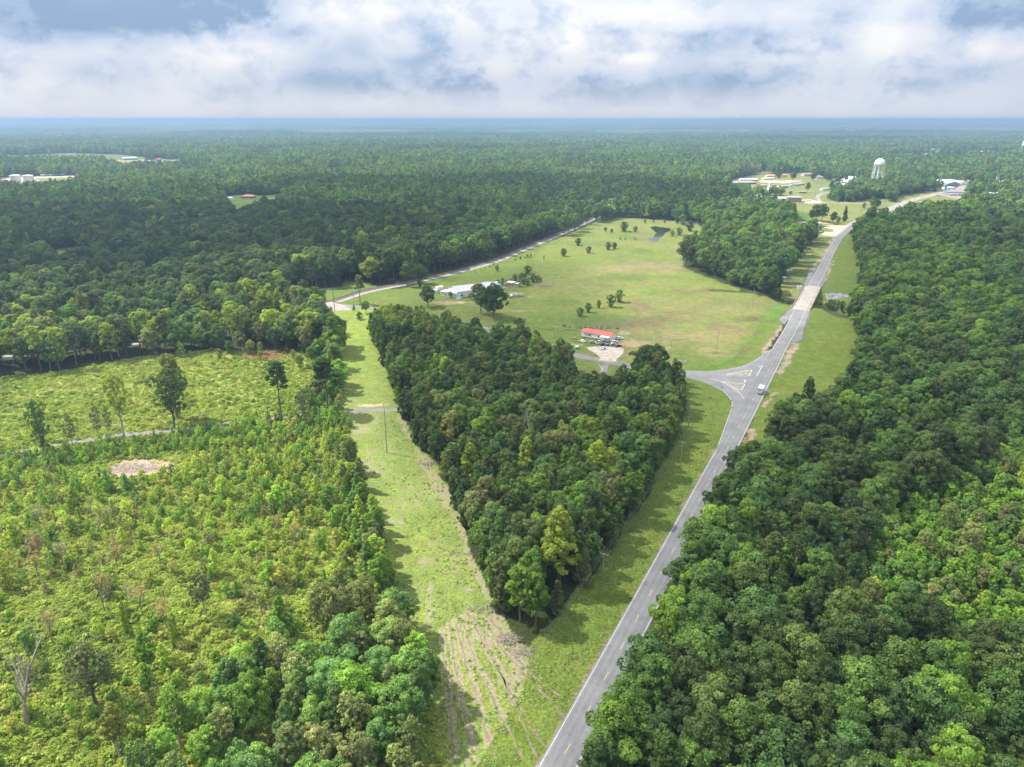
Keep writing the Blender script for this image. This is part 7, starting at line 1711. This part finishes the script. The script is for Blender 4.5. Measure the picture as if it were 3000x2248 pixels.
# --- town
def B(*a, **k): return building(*a, **k)
B('school_building', 'T', (-60, 500), (325, 492), 18, 3.6, 'hip', 3.4, BRICK, SHING, 'long red brick building with grey hipped roof at the town left edge', nwin=12, over=.8)
B('warehouse', 'T', (90, 445), (345, 446), 14, 3.4, 'gable', 1.4, TAN, OFFW, 'long pale-roofed warehouse behind the brick building', nwin=6)
B('house', 'T', (480, 400), (600, 398), 12, 4.5, 'hip', 3.0, TAN, TERRA, 'tan house with columned porch behind the sports court', nwin=4)
B('house', 'T', (430, 425), (590, 418), 9, 2.6, 'gable', 1.0, WHITE, WHITE, 'low white-roofed building in front of the columned house', nwin=5)
B('house', 'T', (690, 390), (760, 385), 10, 4.2, 'gable', 2.5, TAN, TERRA, 'brown gabled house between two dark trees in town', nwin=3)
B('house', 'T', (1010, 378), (1120, 375), 12, 4.5, 'gable', 3, TAN, SHING, 'tan house at the top of the town lawn', nwin=4)
B('house', 'T', (1190, 420), (1290, 415), 12, 4.0, 'hip', 4, WHITE, SHING, 'grey-roofed house half hidden by street trees', nwin=4)
B('house', 'T', (1330, 400), (1400, 395), 10, 4.5, 'gable', 3, BRICK, SHING, 'brick house behind the right street tree', nwin=2)
B('house', 'T', (1450, 440), (1545, 436), 9, 3.2, 'gable', 1.6, BLUEW, OFFW, 'pale blue house left of the white peaked hall', nwin=4)
B('meeting_hall', 'T', (1645, 465), (1890, 455), 24, 5.0, 'gable', 6.0, WHITE, WHITE, 'white peaked hall beside the water tower', along='y', nwin=5)
B('feed_mill', 'T', (560, 595), (650, 590), 12, 7.5, 'gable', 1.5, OFFW, WHITE, 'white boxy mill building with tall elevator tower', nwin=2)
r, L = B('elevator_tower', 'T', (500, 600), (545, 598), 6, 9, 'flat', 0, OFFW, OFFW, 'stepped white tower with thin leg at the left of the mill')
MB().box((L / 2, 3, 12), (3, 3, 7)).build('head_house', OFFW, r); MB().tube([(L / 2, 3, 15), (L / 2, 3, 20)], .5, 6).build('leg_pipe', OFFW, r)
B('shed', 'T', (395, 530), (485, 530), 8, 3, 'gable', 1.2, GALV, SHING, 'grey shed behind the mill tree', nwin=0)
B('shed', 'T', (690, 545), (800, 542), 9, 3.2, 'gable', 1.4, WOOD, SHING, 'dark shed with tanks between mill and town lawn', nwin=2)
for i, x in enumerate((800, 818, 834)):
    g = G('T', x, 545); o_ = MB().lathe([(0, 0), (1.4, 0), (1.4, 6), (.9, 6.8), (0, 7)], 14).build('storage_silo', BLUEW if i != 1 else WHITE, smooth=False); o_.location = (*g, 0); tag(o_, ('left pale blue silo of three beside the dark shed', 'middle white silo beside the dark shed', 'right pale blue silo of three beside the dark shed')[i], 'silo', 'silos beside the dark shed')
B('open_barn', 'T', (880, 520), (1020, 498), 12, 2.6, 'gable', 2.2, SHING, SHING, 'low grey-roofed shelter behind the round lawn tree')
B('shed', 'T', (1280, 582), (1370, 578), 11, 2.6, 'gable', 2.0, BLUEW, SHING, 'grey-roofed shed left of the loop road trees')
B('shed', 'T', (940, 622), (1045, 624), 5, 2.4, 'flat', 0, WOOD, mat('old_boards', (.3, .22, .18)), 'low brown wooden shed below the round lawn tree')
B('shop', 'T', (1480, 490), (1570, 488), 9, 3, 'gable', 1.4, WHITE, GREENR, 'small shop with green roof below the pale blue house', nwin=3)
B('shop', 'T', (1570, 515), (1640, 512), 8, 3, 'flat', 0, WHITE, WHITE, 'small flat white shop below the peaked hall', nwin=2)
B('long_shed', 'T', (205, 705), (590, 740), 22, 4.5, 'gable', 1.6, mat('dark_green_wall', (.06, .14, .12), .6), GREENR, 'long green-roofed shed at the edge of the dark wood', ribs=False)
B('long_shed', 'T', (592, 742), (765, 742), 18, 5.2, 'gable', 1.4, BLUEW, OFFW, 'white-roofed middle section of the green shed row')
B('brick_store', 'T', (768, 748), (968, 750), 18, 7.2, 'gable', 1.6, BRICK, GREENR, 'two-storey brick building with pale green roof and white windows', nwin=6, winm=WHITE, stories=2, wz=1.8, ws=(.9, 1.5))
B('ruined_foundation', 'T', (630, 832), (900, 822), 9, 2.0, 'flat', 0, BRICK, CONC, 'low ruined brick foundation on the town green', over=.1)
B('ruined_foundation', 'T', (655, 782), (835, 778), 6, 1.6, 'flat', 0, CONC, mat('moss', (.12, .16, .05)), 'mossy concrete slab behind the brick foundation', over=.1)
r, L = B('metal_shed', 'W', (845, 128), (1145, 132), 10, 3.8, 'gable', .9, BLUEW, GALV, 'pale metal shed beside the dirt forecourt and highway', nwin=2, ws=(3, .5), wz=2.2)
c_ = MB(); c_.box((-3.6, 4, 3.5), (7, 9, .15)); c_.build('side_canopy', RUSTR, r); c_ = MB(); c_.box((L + 4, 3, 3.4), (8, 8, .15)); c_.build('side_canopy', RUSTR, r)
for x in (-6.8, -3.5, L + 4, L + 7.8):
    for y in (-.6, 7): MB().box((x, y, 1.7), (.15, .15, 3.4)).build('canopy_post', WOOD, r)
B('store', 'U', (1050, 800), (1440, 788), 40, 6.5, 'gable', 3.0, WHITE, WHITE, 'large bright white-roofed store building right of the tower trees', nwin=8)
B('garage', 'U', (1105, 812), (1290, 812), 22, 4.4, 'gable', 3.6, mat('blue_grey_wall', (.22, .27, .31)), mat('blue_grey_roof', (.30, .34, .37)), 'blue-grey gabled garage in front of the white store', along='y', nwin=3)
B('garage', 'U', (1295, 800), (1390, 797), 20, 4.4, 'gable', 3.6, WHITE, OFFW, 'pale gabled garage beside the blue-grey one', along='y', nwin=2)
B('shop', 'U', (1100, 862), (1225, 858), 12, 3.4, 'flat', 0, WHITE, WHITE, 'low white shop with cars in front, below the garages', nwin=5)
r = empty('fuel_canopy', (*G('U', 1120, 950), 0), .02); tag(r, 'long flat blue fuel station canopy beside the highway in town', 'canopy')
L_ = np.linalg.norm(np.array(G('U', 1350, 950)) - np.array(G('U', 1120, 950))); MB().box((L_ / 2, 8, 5.0), (L_, 12, 1.1)).build('canopy_roof', BLUEP, r); MB().box((1.2, 1.95, 5.0), (4, .1, .9)).build('red_panel', REDP, r)
for x in np.linspace(3, L_ - 3, 4):
    for y in (4, 12): MB().box((x, y, 2.3), (.5, .5, 4.5)).build('column', WHITE, r); 
for k, (s2, x, y, hh, w_, m1_, m2_, lb) in enumerate((('U', 1056, 975, 21, 4.2, BLUEW, BLUEP, 'tall blue and white pylon sign at the fuel station'), ('U', 1815, 790, 17, 6, WHITE, REDP, 'tall red and white pylon sign among trees at right'))):
    g = G(s2, x, y); r = empty('pylon_sign', (*g, 0)); tag(r, lb, 'sign')
    for xx in (-w_ * .35, w_ * .35): MB().box((xx, 0, hh * .3), (.4, .4, hh * .6)).build('post', STEEL, r)
    MB().box((0, 0, hh * .78), (w_, .8, hh * .42)).build('panel', m1_, r); MB().box((0, -.45, hh * .9), (w_ * .9, .1, hh * .14)).build('panel_band', m2_, r); MB().box((0, -.45, hh * .68), (w_ * .7, .1, hh * .08)).build('panel_band', m2_, r)
B('warehouse', 'U', (2010, 800), (2300, 812), 26, 4.5, 'gable', 1.5, BRICK, TERRA, 'brick shop row with pinkish roof at the right edge of town', nwin=10)
B('shop', 'U', (1860, 775), (1985, 772), 14, 4.5, 'flat', 0, TAN, WHITE, 'small pale shop right of the red pylon sign', nwin=4)
B('warehouse', 'U', (1605, 975), (1745, 1000), 16, 7.5, 'gable', 2.4, mat('grey_wall', (.38, .38, .38)), OFFW, 'grey metal warehouse half hidden by trees at right', along='y')
B('carport', 'U', (1950, 1032), (2055, 1034), 9, 3.0, 'flat', 0, BLUEW, OFFW, 'flat pale roof among the trees at the far right'); B('house', 'U', (2090, 1056), (2260, 1062), 11, 3.2, 'gable', 1.4, BLUEP, WHITE, 'long white-roofed house cut by the right edge', nwin=5)
B('house', 'U', (520, 700), (585, 698), 12, 6, 'gable', 3, OFFW, OFFW, 'pale house peeking out right of the water tower', nwin=2)
B('factory', 'U', (650, 412), (1060, 392), 60, 7, 'flat', 0, TAN, OFFW, 'distant flat factory with pale roof beyond the town', nwin=0); B('factory', 'U', (1570, 362), (1840, 352), 60, 8, 'gable', 4, OFFW, GALV, 'distant white factory hall beyond the town, right', nwin=0)
B('factory', 'U', (1435, 345), (1560, 335), 50, 7, 'flat', 0, OFFW, OFFW, 'distant low white factory left of the white hall'); B('factory', 'U', (915, 300), (1068, 300), 50, 8, 'flat', 0, SHING, SHING, 'dark flat distant building above the tan factory')
# --- left distance
for i, x in enumerate((187, 335)):
    g = G('L', x, 362 + 2 * i); r = empty('storage_tank', (*g, 0)); tag(r, ('left round white storage tank by the woodland edge', 'right round white storage tank by the woodland edge')[i], 'tank', 'storage tanks at the left')
    R_ = 10.8; h = 13; MB().lathe([(R_, 0), (R_, h)], 28).build('shell', OFFW, r); MB().lathe([(R_ + .1, h), (R_ * .5, h + .8), (0, h + 1.2)], 28).build('roof', WHITE, r); MB().lathe([(R_ + .2, h - .2), (R_ + .35, h - .2), (R_ + .35, h + .3), (R_ + .2, h + .3)], 28).build('rim_band', WHITE, r)
    st = MB(); 
    for k in range(18): a = -2.2 + k * .06; st.box(((R_ + .5) * math.cos(a), (R_ + .5) * math.sin(a), h * k / 18), (1, .8, .2), a)
    st.build('stair', STEEL, r)
A_ = np.array(G('L', 470, 305)); B_ = np.array(G('L', 755, 296)); n_ = 9
for k in range(n_):
    p = A_ + (B_ - A_) * (k + .5) / n_; L_ = np.linalg.norm(B_ - A_) / n_ * .88; r = empty('tank_wagon', (*p, 0), math.atan2(*(B_ - A_)[::-1])); tag(r, ('leftmost', 'second', 'third', 'fourth', 'middle', 'fourth last', 'third last', 'second last', 'rightmost')[k] + ' white railway tank wagon from the left, behind the storage tanks', 'tank wagon', 'railway tank wagons')
    MB().tube([(-L_ / 2, 0, 3), (-L_ / 2 + .6, 0, 3), (L_ / 2 - .6, 0, 3), (L_ / 2, 0, 3)], [1.0, 1.75, 1.75, 1.0], 14).build('tank', WHITE, r); MB().box((0, 0, 1.15), (L_, 2.4, .35)).build('frame', BLACK, r); MB().box((0, 0, 4.9), (1.6, 1.2, .6)).build('dome', WHITE, r)
    for x in (-L_ * .35, L_ * .35): MB().box((x, 0, .55), (2.4, 1.8, .9)).build('bogie', BLACK, r)
heap('earth_pile', 'L', 20, 370, 28, 14, 8, 700, mat('red_earth', (.26, .13, .085), .95, var=.2), 'large reddish earth pile at the left picture edge')
B('barn', 'L', (1430, 118), (1595, 112), 30, 6, 'gable', 3, mat('blue_barn', (.2, .26, .33)), OFFW, 'distant barn with bright roof on the far left field'); B('barn', 'L', (1825, 128), (1870, 126), 14, 5, 'gable', 3, BRICK, REDR, 'distant small red-roofed barn on the far left field')
B('barn', 'L', (1680, 138), (1790, 140), 8, 3, 'flat', 0, BLUEW, OFFW, 'low pale shelter beside the distant red-roofed barn')
B('house', 'A', (1562, 622), (1640, 622), 14, 3.0, 'hip', 3.0, BRICK, TERRA, 'brick house with orange-brown roof on the sunlit left clearing', nwin=4, over=.8)
B('house', 'A', (1436, 628), (1500, 630), 8, 2.6, 'gable', 1.2, WHITE, WHITE, 'white trailer house at the left of the sunlit clearing', nwin=3)
B('house', 'A', (1725, 688), (1790, 690), 9, 6.5, 'gable', 2, BLUEW, SHING, 'bluish roof hidden below the tall clearing tree'); B('house', 'A', (1955, 695), (1985, 693), 8, 8, 'gable', 2, WHITE, WHITE, 'tiny white house between trees right of the clearing')
B('house', 'Q', (480, 520), (590, 500), 9, 4.5, 'gable', 2.4, OFFW, TERRA, 'house with orange-pink roof by the left lawn', nwin=3); B('house', 'Q', (500, 470), (570, 462), 7, 3.0, 'gable', 1.4, OFFW, TERRA, 'small reddish roof behind the orange-roofed house')
B('house', 'Q', (975, 500), (1075, 470), 9, 5.0, 'gable', 2.2, OFFW, TEAL, 'house with pale teal roof among the left woods', nwin=3); B('house', 'Q', (1245, 612), (1320, 616), 8, 5, 'gable', 2, OFFW, SHING, 'grey-roofed house deep in the left woods'); B('house', 'Q', (1140, 275), (1180, 272), 8, 5, 'gable', 2, OFFW, OFFW, 'tiny pale roof among dark trees, upper left woods')
B('shed', 'Q', (800, 440), (832, 436), 5, 3, 'gable', 1, OFFW, TEAL, 'tiny teal-roofed shed between left houses')
B('house', 'Q', (850, 462), (930, 455), 8, 3, 'gable', 1.4, TAN, TERRA, 'low tan house between the orange and the teal roofs')
